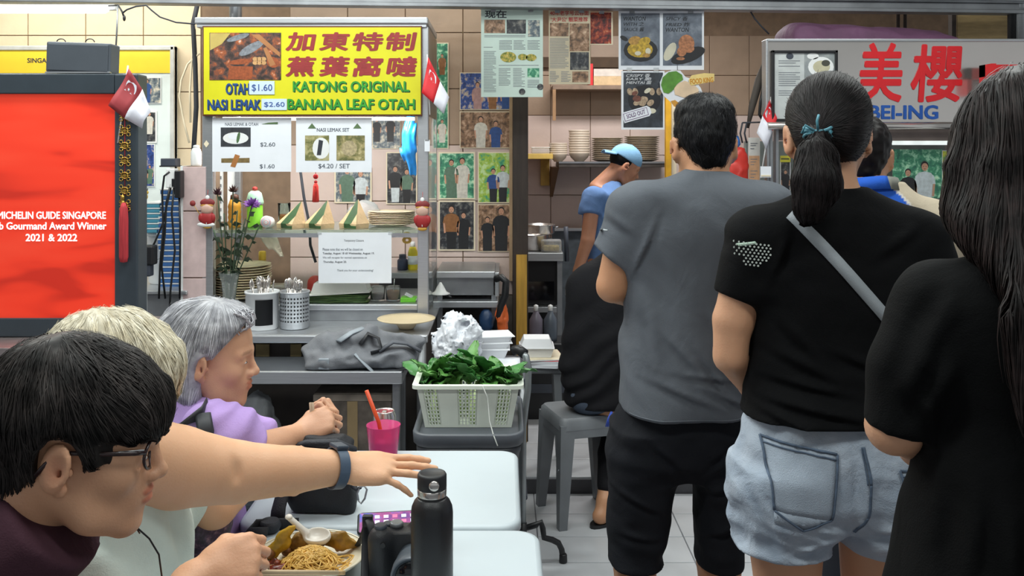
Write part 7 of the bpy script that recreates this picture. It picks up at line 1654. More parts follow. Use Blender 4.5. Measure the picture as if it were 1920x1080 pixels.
# woman with long hair in black dress at right edge
Y3=1.24
def a3(px,py,dy=0):return W(px,py,Y3+dy)
p3_=person('woman with long dark hair in black dress at the right edge',(a3(1925,0)[0],Y3,0))
F=Field(axis((a3(1590,0)[0],a3(2290,0)[0],.007)),axis((Y3-.2,Y3+.4,.008)),axis((-.01,.85,.014),(.85,1.78,.006)))
H3=Head(a3(1925,318,.05),(.05,1,-.05));H3.build(F,face=False,neck=.046)
def mir(lst):return[(py,l_,3850-l_,b,0)for py,l_,b in lst]
F.loft(rows(a3,Y3,mir([(470,1862,.045),(540,1775,.07),(700,1775,.08),(900,1775,.09)])),.05)
for s_ in(0,1):
 def mx3(px):return 3850-px if s_ else px
 F.cone(a3(mx3(1752),580),a3(mx3(1676),800),.042,.034,.03)
 if not s_:F.cone(a3(1676,800),a3(1735,840,.10),.033,.027,.02);hand(F,a3(1735,838,.10),(.9,.35,.25),(.1,-.6,.8),right=False,curl=((45,45,20),)*4,sc=.9)
 else:F.cone(a3(2182,800),a3(2080,838,.16),.036,.026,.02);hand(F,a3(2080,838,.16),(-.8,.6,.1),(0,-.4,1),right=True,curl=((45,45,20),)*4,sc=.9)
for x in(1865,1985):
 q=a3(x,0);F.cone((q.x,Y3,.78),(q.x,Y3,.45),.07,.05,.03);F.cone((q.x,Y3,.45),(q.x,Y3,.09),.05,.033,.03);foot(F,Vector((q.x,Y3,.09)),(0,1,0),.92)
field_obj('body',F,SK2,p3_,colfn=H3.tint())
T3=Field(axis((a3(1560,0)[0],a3(2290,0)[0],.006)),axis((Y3-.22,Y3+.24,.007)),axis((.45,a3(0,455)[2],.006)))
T3.loft(rows(a3,Y3,mir([(468,1860,.04),(488,1806,.058),(512,1750,.075),(560,1716,.092),(640,1724,.1),(760,1742,.098),(850,1727,.112),(950,1708,.125),(1050,1690,.135),(1350,1650,.155),(1420,1645,.155)])),.02)
for s_ in(0,1):
 def mx3(px):return 3850-px if s_ else px
 T3.cone(a3(mx3(1760),572),a3(mx3(1704),690),.064,.054,.03);T3.cone(a3(mx3(1704),690),a3(mx3(1680),830),.054,.046,.02,cut=(a3(mx3(1680),806),(.25 if s_ else-.25,0,-1)))
T3.disp(lambda x,y,z:.006*vnoise(x*8+4*z,y*6,z*6)+.004*vnoise(x*18+10*z,y*11,z*10)+.005*np.sin(x*85)*np.clip(.95-z,0,.4))
T3.disp(creases(Y3,[(1745,520,1680,640,.006,.012),(1700,600,1650,730,.006,.012),(1730,640,1690,770,.007,.012),(1660,700,1720,790,.006,.010),(1760,850,1740,1060,.006,.012),(1800,880,1790,1080,.006,.014),(1850,900,1845,1080,.006,.014)]))
field_obj('dress',T3,cloth('dress_black','090a0b',var=.05),p3_)
Hh3=Field(axis((a3(1745,0)[0],a3(2105,0)[0],.0045)),axis((Y3-.22,Y3+.15,.005)),axis((a3(0,850)[2],a3(0,100)[2],.0045)))
H3.E(Hh3,(-.016,0,.046),(.112,.094,.104),0);H3.C(Hh3,(-.02,0,.01),(-.04,0,-.07),.088,.092,.04,flat=(H3.R@Vector((1,0,0)),1.15))
x_=a3(1925,0)[0];Hh3.loft([(H3.o.z-.0,x_,Y3+.02,.07,.06),(a3(0,400)[2],x_,Y3-.0,.1,.08),(a3(0,470)[2],x_,Y3-.05,.094,.06),(a3(0,560)[2],x_,Y3-.105,.082,.036),(a3(0,680)[2],x_,Y3-.118,.076,.03),(a3(0,770)[2],x_,Y3-.118,.062,.024),(a3(0,830)[2],x_,Y3-.115,.035,.012)],.05,2.2)
H3.E(Hh3,(.14,0,-.02),(.08,.12,.09),.01,'s')
Hh3.disp(lambda x,y,z:.0012*np.sin(x*330+5*vnoise(x*8,y*8,z*4))+.006*vnoise(x*26,y*26,z*5))
MH3=hairmat('hair_brownblack','2a2120','100c0c',.48);field_obj('hair',Hh3,MH3,p3_,colfn=lambda P:np.ones((len(P),3))*.7)
cr3=np.array(H3.T(.02,0,.15))
def fall3(P):D=np.zeros_like(P);k=np.clip((P[:,2]-H3.o.z)/.12,0,1);D[:,2]=-1;v=P-cr3;v/=np.linalg.norm(v,axis=1,keepdims=True)+1e-6;return D*(1-.7*k[:,None])+v*k[:,None]
strands('hair_strands',Hh3,3900,fall3,11,.019,(.0,.004),.0010,MH3,p3_,seed=4,jit=.06,bright=(.45,1.7))
# man in blue and beige polo, half hidden behind the ponytail woman
Y4=2.75
def a4(px,py,dy=0):return W(px,py,Y4+dy)
p4_=person('man in blue and beige polo shirt hidden behind the ponytail woman',(a4(1640,0)[0],Y4,0))
F=Field(axis((a4(1460,0)[0],a4(1840,0)[0],.008)),axis((Y4-.2,Y4+.4,.009)),axis((-.01,1.25,.014),(1.25,1.75,.006)))
H4=Head(a4(1618,300,.06),(.25,1,-.05));H4.build(F,face=False,neck=.056)
F.loft(rows(a4,Y4,[(370,1560,1700,.06,0),(420,1520,1760,.09,0),(600,1530,1750,.1,0),(780,1540,1740,.1,0)]),.05)
for x0,x1 in((1510,1490),(1765,1785)):F.cone(a4(x0,440),a4(x1,590),.05,.042,.03);F.cone(a4(x1,590),a4(1640+(x1-1640)*.5,620,.24),.04,.03,.02);hand(F,a4(1640+(x1-1640)*.5,620,.24),(0,1,0),(0,0,1),right=x0>1600,curl=((40,40,20),)*4)
for x in(1590,1690):q=a4(x,0);F.cone((q.x,Y4,.85),(q.x,Y4,.47),.085,.058,.03);F.cone((q.x,Y4,.47),(q.x,Y4,.09),.056,.036,.03);foot(F,Vector((q.x,Y4,.09)),(0,1,0))
field_obj('body',F,SK1,p4_,colfn=H4.tint())
T4=Field(axis((a4(1445,0)[0],a4(1850,0)[0],.006)),axis((Y4-.2,Y4+.22,.007)),axis((a4(0,810)[2],a4(0,320)[2],.006)))
T4.loft(rows(a4,Y4,[(340,1600,1690,.06,.0),(360,1565,1712,.075,0),(380,1530,1742,.09,0),(420,1505,1770,.11,0),(500,1512,1776,.125,0),(650,1518,1770,.13,0),(800,1515,1775,.13,0)]),.02)
T4.cone(a4(1530,425),a4(1498,540),.085,.072,.05,cut=(a4(1490,525),(-.25,0,-.97)));T4.cone(a4(1745,425),a4(1778,540),.085,.072,.05,cut=(a4(1790,525),(.25,0,-.97)));T4.disp(lambda x,y,z:.006*vnoise(x*9,y*6,z*8)+.004*np.sin(40*z+30*x));T4.plane(a4(1640,790),(0,0,-1))
bl=cloth('polo_blue','2f62c8');bg_=cloth('polo_beige','c3b6a0');wp=cloth('polo_white','dcd8d0')
def pm(C):
 px=VX+C[:,0]*FPX/Y4;py=VY+(CH-C[:,2])*FPX/Y4;e=1655+(py-350)*.78;return np.where(px>e+5,1,np.where(px>e,2,0))
PC=np.array([lin('2f62c8')[:3],lin('c3b6a0')[:3],lin('dcd8d0')[:3]])
field_obj('polo_shirt',T4,cloth('polo_panels','ffffff',var=.03,attr='tint'),p4_,colfn=lambda P:PC[pm(P)])
cl4=MB()
for s_,m_,a_,b_ in((0,bl,-150,-78),(1,cloth('collar_grey','86877f'),-78,0)):
 c_=a4(1635,345,.01);G=[[(c_.x+(.072+.016*j)*math.cos(math.radians(a)),c_.y+(.072+.02*j)*math.sin(math.radians(a)),c_.z+.028-.038*j-.008*abs(a+90)/60)for a in[a_+(b_-a_)*k/8 for k in range(9)]]for j in(0,1)]
 MB().grid(G,th=(0,-.004,0)).build('collar',m_,p4_,True)
S4=Field(axis((a4(1500,0)[0],a4(1780,0)[0],.01)),axis((Y4-.16,Y4+.16,.01)),axis((.05,a4(0,760)[2],.012)));S4.loft(rows(a4,Y4,[(755,1520,1765,.12,0),(900,1525,1760,.11,0)]),.02)
for x in(1588,1692):q=a4(x,0);S4.cone((q.x,Y4,.8),(q.x,Y4,.08),.09,.075,.03)
S4.plane((0,0,.09),(0,0,-1));field_obj('trousers',S4,cloth('trousers_dark','2d3038'),p4_)
Hh4=Field(axis((H4.o.x-.11,H4.o.x+.11,.004)),axis((H4.o.y-.13,H4.o.y+.13,.004)),axis((H4.o.z-.06,H4.o.z+.17,.004)))
H4.E(Hh4,(-.014,0,.05),(.105,.080,.090),0);H4.C(Hh4,(-.06,0,.0),(-.06,0,-.03),.05,.045,.03);Hh4.disp(lambda x,y,z:.004*vnoise(x*70,y*70,z*60))
for q in(-1,1):H4.E(Hh4,(.0,q*.10,-.03),(.035,.03,.05),.008,'s')
H4.E(Hh4,(.13,0,-.02),(.08,.12,.08),.01,'s');Hh4.plane(H4.T(0,0,-.04),H4.R@Vector((.3,0,-1)),.012);field_obj('hair',Hh4,MH2,p4_,colfn=lambda P:np.ones((len(P),3))*.8)
# cook with blue cap
Y5=5.9
def a5(px,py,dy=0):return W(px,py,Y5+dy)
p5_=person('cook in blue T-shirt and backward light blue cap at the kitchen',(a5(1130,0)[0],Y5,.072))
SK5=skin('skin_cook','cc9273')
F=Field(axis((a5(1050,0)[0],a5(1310,0)[0],.007)),axis((Y5-.3,Y5+.35,.008)),axis((.06,.7,.014),(.7,1.8,.006)))
H5=Head(a5(1170,314),(.88,.12,-.42));H5.build(F,neck=.054,lean=-.07)
F.loft(rows(a5,Y5,[(352,1115,1160,.10,0),(390,1095,1165,.15,0),(470,1098,1165,.14,0),(540,1095,1165,.14,0)]),.05)
F.chain([a5(1112,372,-.17),a5(1102,450,-.2),a5(1083,508,-.17)],[.052,.044,.03],.03);hand(F,a5(1081,512,-.17),(-.15,0,-1),(-.9,-.3,0),True,curl=((35,40,20),)*4)
F.chain([a5(1125,372,.17),a5(1170,430,.2),a5(1215,420,.1)],[.05,.043,.03],.03);hand(F,a5(1217,420,.1),(1,0,.1),(0,0,1),False,curl=((35,40,20),)*4)
for dy in(-.09,.09):q=a5(1132,0,dy);F.cone((q.x,q.y,.85),(q.x,q.y,.5),.085,.06,.03);F.cone((q.x,q.y,.5),(q.x,q.y,.16),.058,.036,.03);F.cone((q.x,q.y,.16),(q.x,q.y,.11),.036,.036,.02);F.cone((q.x-.03,q.y,.105),(q.x+.15,q.y,.1),.032,.026,.02)
field_obj('body',F,SK5,p5_,colfn=H5.tint());H5.eyes(p5_,(-1,))
T5=Field(axis((a5(1060,0)[0],a5(1200,0)[0],.006)),axis((Y5-.32,Y5+.32,.007)),axis((a5(0,545)[2],a5(0,325)[2],.006)))
T5.loft(rows(a5,Y5,[(338,1128,1166,.06,0),(348,1113,1168,.10,0),(365,1098,1168,.16,0),(400,1092,1168,.18,0),(460,1096,1166,.165,0),(530,1094,1168,.165,0)]),.02);T5.cone(a5(1113,372,-.165),a5(1104,410,-.19),.078,.066,.04,cut=(a5(1104,400,-.2),(-.1,-.3,-.95)));T5.cone(a5(1125,372,.165),a5(1150,400,.19),.078,.07,.04)
T5.disp(lambda x,y,z:.008*vnoise(x*9,y*9,z*9)+.004*vnoise(x*25,y*25,z*25));T5.plane(a5(1130,524),(0,0,-1));T5.ell(a5(1150,338),(.07,.06,.03),None,.01,'s')
field_obj('t_shirt',T5,cloth('tshirt_blue','6d8fc2'),p5_)
ap=Field(axis((a5(1090,0)[0],a5(1190,0)[0],.008)),axis((Y5-.24,Y5+.24,.01)),axis((.4,a5(0,385)[2],.008)));ap.loft([(a5(0,390)[2],a5(1150,0)[0],Y5,.075,.13),(a5(0,470)[2],a5(1142,0)[0],Y5,.105,.175),(.42,a5(1142,0)[0],Y5,.12,.19)],.02);ap.disp(lambda x,y,z:.006*vnoise(x*12,y*12,z*7));ap.plane(a5(1125,0),(-1,0,.35));field_obj('apron',ap,cloth('apron_navy','262a40'),p5_)
S5=Field(axis((a5(1080,0)[0],a5(1190,0)[0],.012)),axis((Y5-.22,Y5+.22,.012)),axis((.1,.9,.014)))
for dy in(-.09,.09):q=a5(1132,0,dy);S5.cone((q.x,q.y,.85),(q.x,q.y,.12),.095,.07,.04)
field_obj('trousers',S5,cloth('trousers_black','202226'),p5_)
Cp=Field(axis((H5.o.x-.19,H5.o.x+.15,.004)),axis((H5.o.y-.12,H5.o.y+.12,.004)),axis((H5.o.z-.05,H5.o.z+.19,.004)));H5.E(Cp,(-.012,0,.055),(.110,.086,.098),0);H5.E(Cp,(-.012,0,.148),(.012,.012,.008),.004);Cp.plane(H5.T(0,0,.045),H5.R@Vector((-.12,0,-1)))
field_obj('cap_crown',Cp,cloth('cap_blue','8fc0e6'),p5_);bq=MB();bq.grid([[H5.T(-.095-.075*j/4,-.07*math.cos(math.pi*k/10)*(1-.25*(j/4)**2),.046-.02*j/4+.018*math.sin(math.pi*k/10))for k in range(11)]for j in range(5)],th=tuple(H5.R@Vector((0,0,.006))));bq.build('cap_peak',cloth('cap_blue','8fc0e6'),p5_,True)
Hc=Field(axis((H5.o.x-.13,H5.o.x+.12,.005)),axis((H5.o.y-.1,H5.o.y+.1,.005)),axis((H5.o.z-.06,H5.o.z+.12,.005)));H5.E(Hc,(-.016,0,.045),(.102,.079,.085),0);H5.E(Hc,(.12,0,0),(.095,.14,.1),.01,'s');H5.E(Hc,(.0,-.1,-.035),(.035,.03,.05),.005,'s');H5.E(Hc,(.0,.1,-.035),(.035,.03,.05),.005,'s');Hc.plane(H5.T(0,0,-.04),H5.R@Vector((.3,0,-1)));field_obj('hair',Hc,MH1,p5_,colfn=lambda P:np.ones((len(P),3))*.7)
su=thing('spatula','white handled spatula held low by the cook','spatula',a5(1064,540,-.18));MB().tube([a5(1074,526,-.18),a5(1066,536,-.19)],.008,8).build('handle',M_steelD,su,True);MB().box(a5(1056,0)[0],a5(1067,0)[0],Y5-.195,Y5-.185,a5(0,545)[2],a5(0,534)[2],.003).build('blade',M_white,su,True)
# seated person in black shirt on the grey stool
Y6=3.95
def a6(px,py,dy=0):return W(px,py,Y6+dy)
p6_=person('seated person in black shirt on the grey stool, mostly hidden',(.36,3.95,.46))
F=Field(axis((.15,.95,.009)),axis((3.55,4.6,.01)),axis((-.01,1.1,.009),(1.1,1.5,.006)))
H6=Head(a6(1225,415),(.5,.85,-.2));H6.build(F,face=False,lean=-.06)
F.loft(rows(a6,Y6,[(500,1120,1235,.08,0),(560,1085,1235,.1,0),(700,1080,1210,.1,0),(770,1090,1210,.1,0)]),.05)
for dx,dy in((0,0),(.16,.06)):
 F.cone((.38+dx,3.97+dy,.53),(.58+dx*.6,4.22+dy,.52),.085,.065,.03);F.chain([(.58+dx*.6,4.22+dy,.52),(.47+dx*.6,4.0+dy,.25),(.43+dx*.8,3.86+dy,.095)],[.06,.05,.034],.03)
 F.cone((.43+dx*.8,3.86+dy,.095),(.41+dx*.8,3.83+dy,.045),.034,.032,.02);F.cone((.40+dx*.8,3.82+dy,.042),(.50+dx*.8,3.93+dy,.038),.026,.03,.02);F.cone((.50+dx*.8,3.93+dy,.038),(.535+dx*.8,3.97+dy,.032),.03,.02,.02)
for s_,q in((0,(1100,545,-.02)),(1,(1235,545,.12))):F.chain([a6(*q),a6(q[0]+60,640,q[2]+.12),a6(1235,600,.36)],[.05,.042,.03],.03);hand(F,a6(1235,600,.36),(.6,.8,.1),(0,0,1),s_==1,curl=((35,40,20),)*4)
field_obj('body',F,SK1,p6_,colfn=H6.tint())
T6=Field(axis((.15,.85,.007)),axis((3.65,4.3,.008)),axis((.46,1.24,.007)))
T6.loft(rows(a6,Y6,[(455,1150,1235,.08,0),(490,1110,1250,.11,0),(520,1074,1256,.13,0),(560,1060,1256,.145,0),(640,1054,1246,.15,0),(700,1050,1236,.155,0),(745,1057,1226,.15,0),(788,1082,1205,.13,0)]),.02)
T6.cone(a6(1105,540,-.02),a6(1160,630,.08),.085,.07,.05)
T6.disp(lambda x,y,z:.008*np.sin((z*1.0-x*.75)*62+3.0*vnoise(x*6,y*6,z*6))*np.clip(1.12-z,.1,.6)+.007*vnoise(x*9,y*9,z*9));T6.plane((0,0,.488),(0,0,-1));field_obj('shirt',T6,cloth('shirt_black','1c1c1f'),p6_)
S6=Field(axis((.2,.9,.009)),axis((3.7,4.5,.009)),axis((.1,.68,.008)))
for dx,dy in((0,0),(.16,.06)):S6.cone((.38+dx,3.97+dy,.545),(.57+dx*.6,4.2+dy,.535),.097,.085,.04)
S6.cone((.36,3.9,.53),(.5,3.93,.53),.08,.08,.04);S6.plane((0,0,.462),(0,0,-1));S6.disp(lambda x,y,z:.005*vnoise(x*16,y*16,z*16));field_obj('jeans_shorts',S6,cloth('jean_grey','525c6c'),p6_)
for dx,dy,nm in((0,0,'legging'),(.16,.06,'legging')):
 L6=Field(axis((.34+dx*.6,.78+dx*.6,.008)),axis((3.78,4.4,.008)),axis((.08,.6,.008)));L6.chain([(.58+dx*.6,4.22+dy,.52),(.47+dx*.6,4.0+dy,.25),(.44+dx*.75,3.89+dy,.15)],[.067,.056,.041],.03);field_obj(nm,L6,cloth('legging_black','1a1a1d'),p6_)
 rloft(MB(),[[(.455+dx*.8+u*.72-v*.69,3.885+dy+u*.69+v*.72,z)for u,v in[(.125*math.cos(a),.042*math.sin(a))for a in[2*math.pi*k/20 for k in range(20)]]]for z in(0.0,.014)]).build('flip_flop',M_black,p6_,True)
Hh6=Field(axis((H6.o.x-.12,H6.o.x+.12,.006)),axis((H6.o.y-.13,H6.o.y+.13,.006)),axis((H6.o.z-.1,H6.o.z+.17,.006)));H6.E(Hh6,(-.014,0,.05),(.107,.084,.092),0);H6.E(Hh6,(.13,0,-.02),(.08,.12,.08),.01,'s');field_obj('hair',Hh6,MH1,p6_,colfn=lambda P:np.ones((len(P),3))*.7)
tsl=MB();[tsl.tube([W(1146+k,772,3.78),W(1140+2*k,785,3.77),W(1136+3*k,800,3.77)],.003,5)for k in range(3)];tsl.build('waist_cord',mat('cord_blue','3a56b8',.7),p6_,True)
# young man with glasses, profile, nearest
p7_=person('young man with dark hair and glasses in profile at lower left',(-.72,1.15,.45))
SK7=skin('skin_young','d8a582','cf9a78')
H7=Head((-.552,1.18,1.192),(.965,.22,-.12),sc=.95)
F=Field(axis((-1.06,-.70,.009),(-.70,-.30,.0035)),axis((.85,1.06,.009),(1.06,1.30,.0035),(1.30,1.62,.0045)),axis((.35,.86,.012),(.86,1.01,.004),(1.01,1.32,.0033),(1.32,1.36,.005)))
H7.build(F,neck=.057,necklen=.15,lean=-.11,chin=1.05)
F.loft([(.45,-.86,1.15,.10,.15),(.62,-.86,1.15,.10,.15),(.82,-.83,1.15,.10,.17),(.92,-.80,1.16,.09,.17),(.99,-.76,1.17,.07,.10),(1.03,-.71,1.17,.055,.065)],.05)
F.chain([(-.78,1.0,.93),(-.64,1.10,.78),W(366,1092,1.38)],[.055,.046,.028],.03);F.chain([(-.78,1.32,.95),(-.66,1.38,.80),(-.55,1.42,.78)],[.055,.045,.03],.03)
T_,tips=hand(F,W(372,1082,1.385),(.93,.22,.30),(-.15,-.85,.55),True,.92,((72,88,50),(76,90,50),(78,92,50),(80,92,50)),2,thumb=[(.022,.026,-.008),(.05,.044,-.018),(.076,.040,-.030),(.092,.026,-.038)])
F.cone((-.84,1.06,.52),(-.48,1.02,.52),.09,.07,.03);F.cone((-.84,1.24,.52),(-.48,1.26,.52),.09,.07,.03)
field_obj('body',F,SK7,p7_,colfn=H7.tint(lips=(.86,.55,.54),brow=.35));H7.eyes(p7_)
T7=Field(axis((-1.06,-.46,.006)),axis((.86,1.48,.007)),axis((.42,1.22,.006)));T7.loft([(.44,-.86,1.15,.13,.17),(.62,-.86,1.15,.13,.17),(.82,-.84,1.15,.125,.19),(.91,-.815,1.16,.12,.195),(.98,-.785,1.165,.10,.15),(1.02,-.76,1.17,.08,.10),(1.05,-.75,1.17,.06,.08)],.02)
T7.cone((-.79,.99,.93),(-.71,1.05,.84),.075,.068,.05);T7.cone((-.79,1.33,.93),(-.71,1.37,.85),.072,.062,.05);T7.cone((-.56,1.175,1.13),(-.80,1.165,.95),.075,.12,.05,cut=((-.585,1.17,1.118),(.776,0,.63)));T7.disp(lambda x,y,z:.006*vnoise(x*10,y*10,z*10));field_obj('t_shirt',T7,cloth('tshirt_maroon','4a303a'),p7_)
Tr=Field(axis((-1.0,-.34,.012)),axis((.93,1.38,.012)),axis((.36,.66,.012)));Tr.cone((-.84,1.06,.52),(-.46,1.02,.52),.1,.08,.04);Tr.cone((-.84,1.24,.52),(-.46,1.26,.52),.1,.08,.04);field_obj('trousers',Tr,cloth('trousers_navy','24283a'),p7_)
Hh7=Field(axis((H7.o.x-.15,H7.o.x+.15,.003)),axis((H7.o.y-.12,H7.o.y+.12,.0035)),axis((H7.o.z-.10,H7.o.z+.19,.003)))
H7.E(Hh7,(-.020,0,.058),(.117,.092,.100),0);H7.E(Hh7,(.052,0,.068),(.052,.072,.048),.03);H7.C(Hh7,(-.07,0,.02),(-.075,0,-.035),.062,.05,.03);H7.E(Hh7,(.078,0,.050),(.030,.062,.028),.015)
for q in(-1,1):H7.E(Hh7,(.036,q*.066,.020),(.018,.016,.034),.015)
def face7(x,y,z):return np.maximum(np.maximum(np.minimum(x-.046-.01*np.sin(y*90),.036+.004*np.sin(y*220)-z),np.minimum(x-.022,.004-z)),np.minimum((1-((x+.010)/.029)**2-((z-.002)/.043)**2)*.03,np.abs(y)-.05))
H7.cut(Hh7,face7)
Hh7.plane(H7.T(-.05,0,-.07),H7.R@Vector((.45,0,-1)),.015)
Hh7.disp(lambda x,y,z:.0035*vnoise(x*36,y*36,z*36)+.0009*np.sin(x*320+5*vnoise(x*20,y*20,z*20)))
MH7=hairmat('hair_softblack','35302e','191716',.5);field_obj('hair',Hh7,MH7,p7_,colfn=lambda P:np.ones((len(P),3))*.8)
cr7=np.array(H7.T(-.055,0,.17));fw7=np.array(H7.R.col[0]);up7=np.array(H7.R.col[2])
def comb7(P):
 v=P-cr7;v/=np.linalg.norm(v,axis=1,keepdims=True)+1e-6;L=H7.loc(P);k=np.clip((L[:,0]+.02)/.08,0,1)[:,None];kz=np.clip((.09-L[:,2])/.06,0,1)[:,None]
 return v+fw7*(.5*k)-up7*(.6*kz+.15)
def ex7(P):L=H7.loc(P);return face7(L[:,0],L[:,1],L[:,2]+.006)>-.001
strands('hair_strands',Hh7,6000,comb7,7,.0115,(-.0005,.004),.0007,MH7,p7_,seed=7,jit=.16,bright=(.5,1.7),excl=ex7)
gl_=MB();g7=H7
def ring(q):return[g7.T(.097-.006*abs(math.cos(a))*1.0,q*.034+.024*math.cos(a),.012+.0185*math.sin(a)*(1-.12*math.cos(2*a)))for a in[2*math.pi*k/20 for k in range(21)]]
for q in(-1,1):gl_.tube(ring(q),.0022*.95,8)
gl_.tube([g7.T(.098,-.011,.017),g7.T(.102,0,.020),g7.T(.098,.011,.017)],.0018,6)
for q in(-1,1):gl_.tube([g7.T(.092,q*.058,.020),g7.T(.080,q*.068,.021),g7.T(.045,q*.0755,.021),g7.T(.005,q*.081,.022),g7.T(-.022,q*.083,.010),g7.T(-.034,q*.082,-.008)],.0021,8,flat=(1,1.4))
gl_.build('glasses_frame',mat('tortoise','3a2626',.25,var=.3,vs=60),p7_,True)
for q in(-1,1):MB()._add([g7.T(.0955-.006*abs(math.cos(a)),q*.034+.0225*math.cos(a),.012+.0172*math.sin(a))for a in[2*math.pi*k/20 for k in range(20)]],[tuple(range(20))]).build('glasses_lens',M_glass,p7_,True)
MB().tube([g7.T(.090,-.0605,.0235),g7.T(.06,-.0725,.0232)],.0012,6).build('temple_trim',M_steel,p7_,True)
for k in range(2):
 t=thing('chopstick',['upper pale chopstick held over the noodles','lower pale chopstick held over the noodles'][k],'chopstick',W(484,1072+6*k,1.43),group='chopsticks of the young man');a,b_=W(452,1072+7*k,1.42),W(646,1072+4*k,1.62);MB().tube([a,a.lerp(b_,.5),b_],[.0034,.003,.0021],8).build('stick',mat('bamboo','d9c09a',.5,var=.1),t,True);MB().tube([a.lerp(b_,.93),b_],[.0024,.0022],8).build('tip',mat('bamboo_tip','c9a878',.5),t,True)
# blonde-haired woman reaching out
p8_=person('woman with pale blonde hair in mint shirt reaching her arm out',(-.72,1.65,.45))
SK8=skin('skin_fair','dfae8a','d6a37e')
H8=Head((-.715,1.65,1.135),(.80,.58,-.12))
F=Field(axis((-1.0,-.62,.008),(-.62,-.13,.0038)),axis((1.35,1.62,.007),(1.62,1.95,.004),(1.95,2.14,.007)),axis((.42,.84,.009),(.84,1.1,.0036),(1.1,1.32,.006)))
H8.build(F,neck=.052)
F.loft([(.45,-.76,1.65,.11,.15),(.7,-.75,1.65,.11,.15),(.9,-.73,1.65,.1,.17),(.99,-.72,1.65,.08,.13),(1.04,-.72,1.65,.06,.06)],.05)
F.chain([W(225,850,1.52),W(330,876,1.62),W(440,885,1.70),W(545,882,1.77),W(640,876,1.83)],[.070,.071,.056,.045,.0325],.03)
crk=W(444,884,1.640);F.ell(crk,(.004,.008,.016),None,.016,'s')
hand(F,W(644,876,1.832),(1,.12,-.06),(.06,-.40,.9),True,.98,((4,8,4),(2,6,4),(2,8,5),(24,12,8)),4,thumb=[(.022,.024,-.010),(.05,.040,-.024),(.078,.044,-.036),(.098,.042,-.044)])
F.chain([(-.70,1.80,.97),W(402,948,1.88),W(474,892,1.95)],[.055,.046,.032],.03);hand(F,W(478,890,1.953),(1,.25,.12),(0,-1,.1),False,.95,((40,50,30),)*4)
for dy in(-.09,.09):F.cone((-.76,1.65+dy,.53),(-.42,1.65+dy,.53),.09,.07,.03)
field_obj('body',F,SK8,p8_,colfn=H8.tint())
T8=Field(axis((-1.0,-.52,.006)),axis((1.38,1.95,.008)),axis((.42,.7,.012),(.7,1.18,.007)));T8.loft([(.44,-.745,1.65,.155,.18),(.7,-.745,1.65,.155,.18),(.85,-.735,1.65,.145,.18),(.93,-.725,1.65,.125,.185),(.99,-.715,1.65,.105,.14),(1.03,-.71,1.65,.085,.085)],.02)
T8.cone(W(225,850,1.53),W(280,866,1.57),.086,.086,.05,cut=(W(262,860,1.56),(1,.3,-.2)));T8.cone((-.70,1.80,.97),(-.66,1.84,.90),.072,.066,.05);T8.disp(lambda x,y,z:.007*vnoise(x*11,y*11,z*7)+.005*np.sin(y*60+z*18+3*vnoise(x*8,y*8,z*8)))
T8.ell(H8.T(-.04,0,-.15),(.075,.07,.04),None,.01,'s');field_obj('shirt',T8,cloth('shirt_mint','dbe8e0',var=.05,wrink=.006),p8_)
Tr8=Field(axis((-.92,-.3,.012)),axis((1.45,1.85,.012)),axis((.38,.68,.012)));[Tr8.cone((-.76,1.65+dy,.53),(-.42,1.65+dy,.53),.1,.08,.04)for dy in(-.09,.09)];field_obj('trousers',Tr8,cloth('trousers_navy','24283a'),p8_)
Hh8=Field(axis((H8.o.x-.16,H8.o.x+.17,.0035)),axis((H8.o.y-.16,H8.o.y+.17,.004)),axis((H8.o.z-.13,H8.o.z+.20,.0035)))
H8.E(Hh8,(-.014,0,.048),(.124,.108,.112),0);H8.E(Hh8,(-.01,0,-.005),(.112,.106,.070),.04);H8.E(Hh8,(.07,0,.06),(.05,.075,.05),.03);H8.C(Hh8,(-.06,0,0),(-.07,0,-.07),.075,.055,.04)
H8.E(Hh8,(.125,0,-.06),(.075,.075,.085),.01,'s');Hh8.plane(H8.T(0,0,-.062),H8.R@Vector((.4,0,-1)),.02);Hh8.disp(lambda x,y,z:.005*vnoise(x*32,y*32,z*22)+.002*np.sin(x*300+y*200))
MH8=hairmat('hair_blonde','efe8d2','c9bea2',.45);field_obj('hair',Hh8,MH8,p8_,colfn=lambda P:np.ones((len(P),3))*.75)
cr8=np.array(H8.T(-.05,0,.18));strands('hair_strands',Hh8,4600,out_from(cr8,.5),8,.0165,(-.001,.004),.0008,MH8,p8_,seed=8,jit=.12,bright=(.6,1.25))
rs_=[((-.03,-.0,.155),(-.10,.02,.16)),((-.05,.02,.16),(-.13,-.01,.12)),((-.06,0,.15),(-.14,.03,.10))]
wc=W(630,877,1.822);ax_=(W(644,876,1.832)-W(600,878,1.80)).normalized();u_=ax_.cross(Vector((0,0,1))).normalized();v_=u_.cross(ax_)
wm=MB();G=[[wc+ax_*(.011*(j-.5)*2)+(u_*math.cos(a)*.0375+v_*math.sin(a)*.0385)for a in[2*math.pi*k/28 for k in range(29)]]for j in(0,1)];G2=[[wc+ax_*(.011*(j-.5)*2)+(u_*math.cos(a)*.0405+v_*math.sin(a)*.0415)for a in[2*math.pi*k/28 for k in range(29)]]for j in(0,1)]
wm.grid(G2);wm.grid([G2[0],G[0]]);wm.grid([G2[1],G[1]]);wm.build('watch_strap',mat('watch_slate','4a5b70',.5),p8_,True);wb2=MB();wb2.M=Matrix.Translation(wc+v_*.041)@Matrix((ax_,u_,v_)).transposed().to_4x4();wb2.box(-.014,.014,-.018,.018,-.003,.006,.003);wb2.build('watch_case',mat('watch_case','39424e',.3),p8_,True)
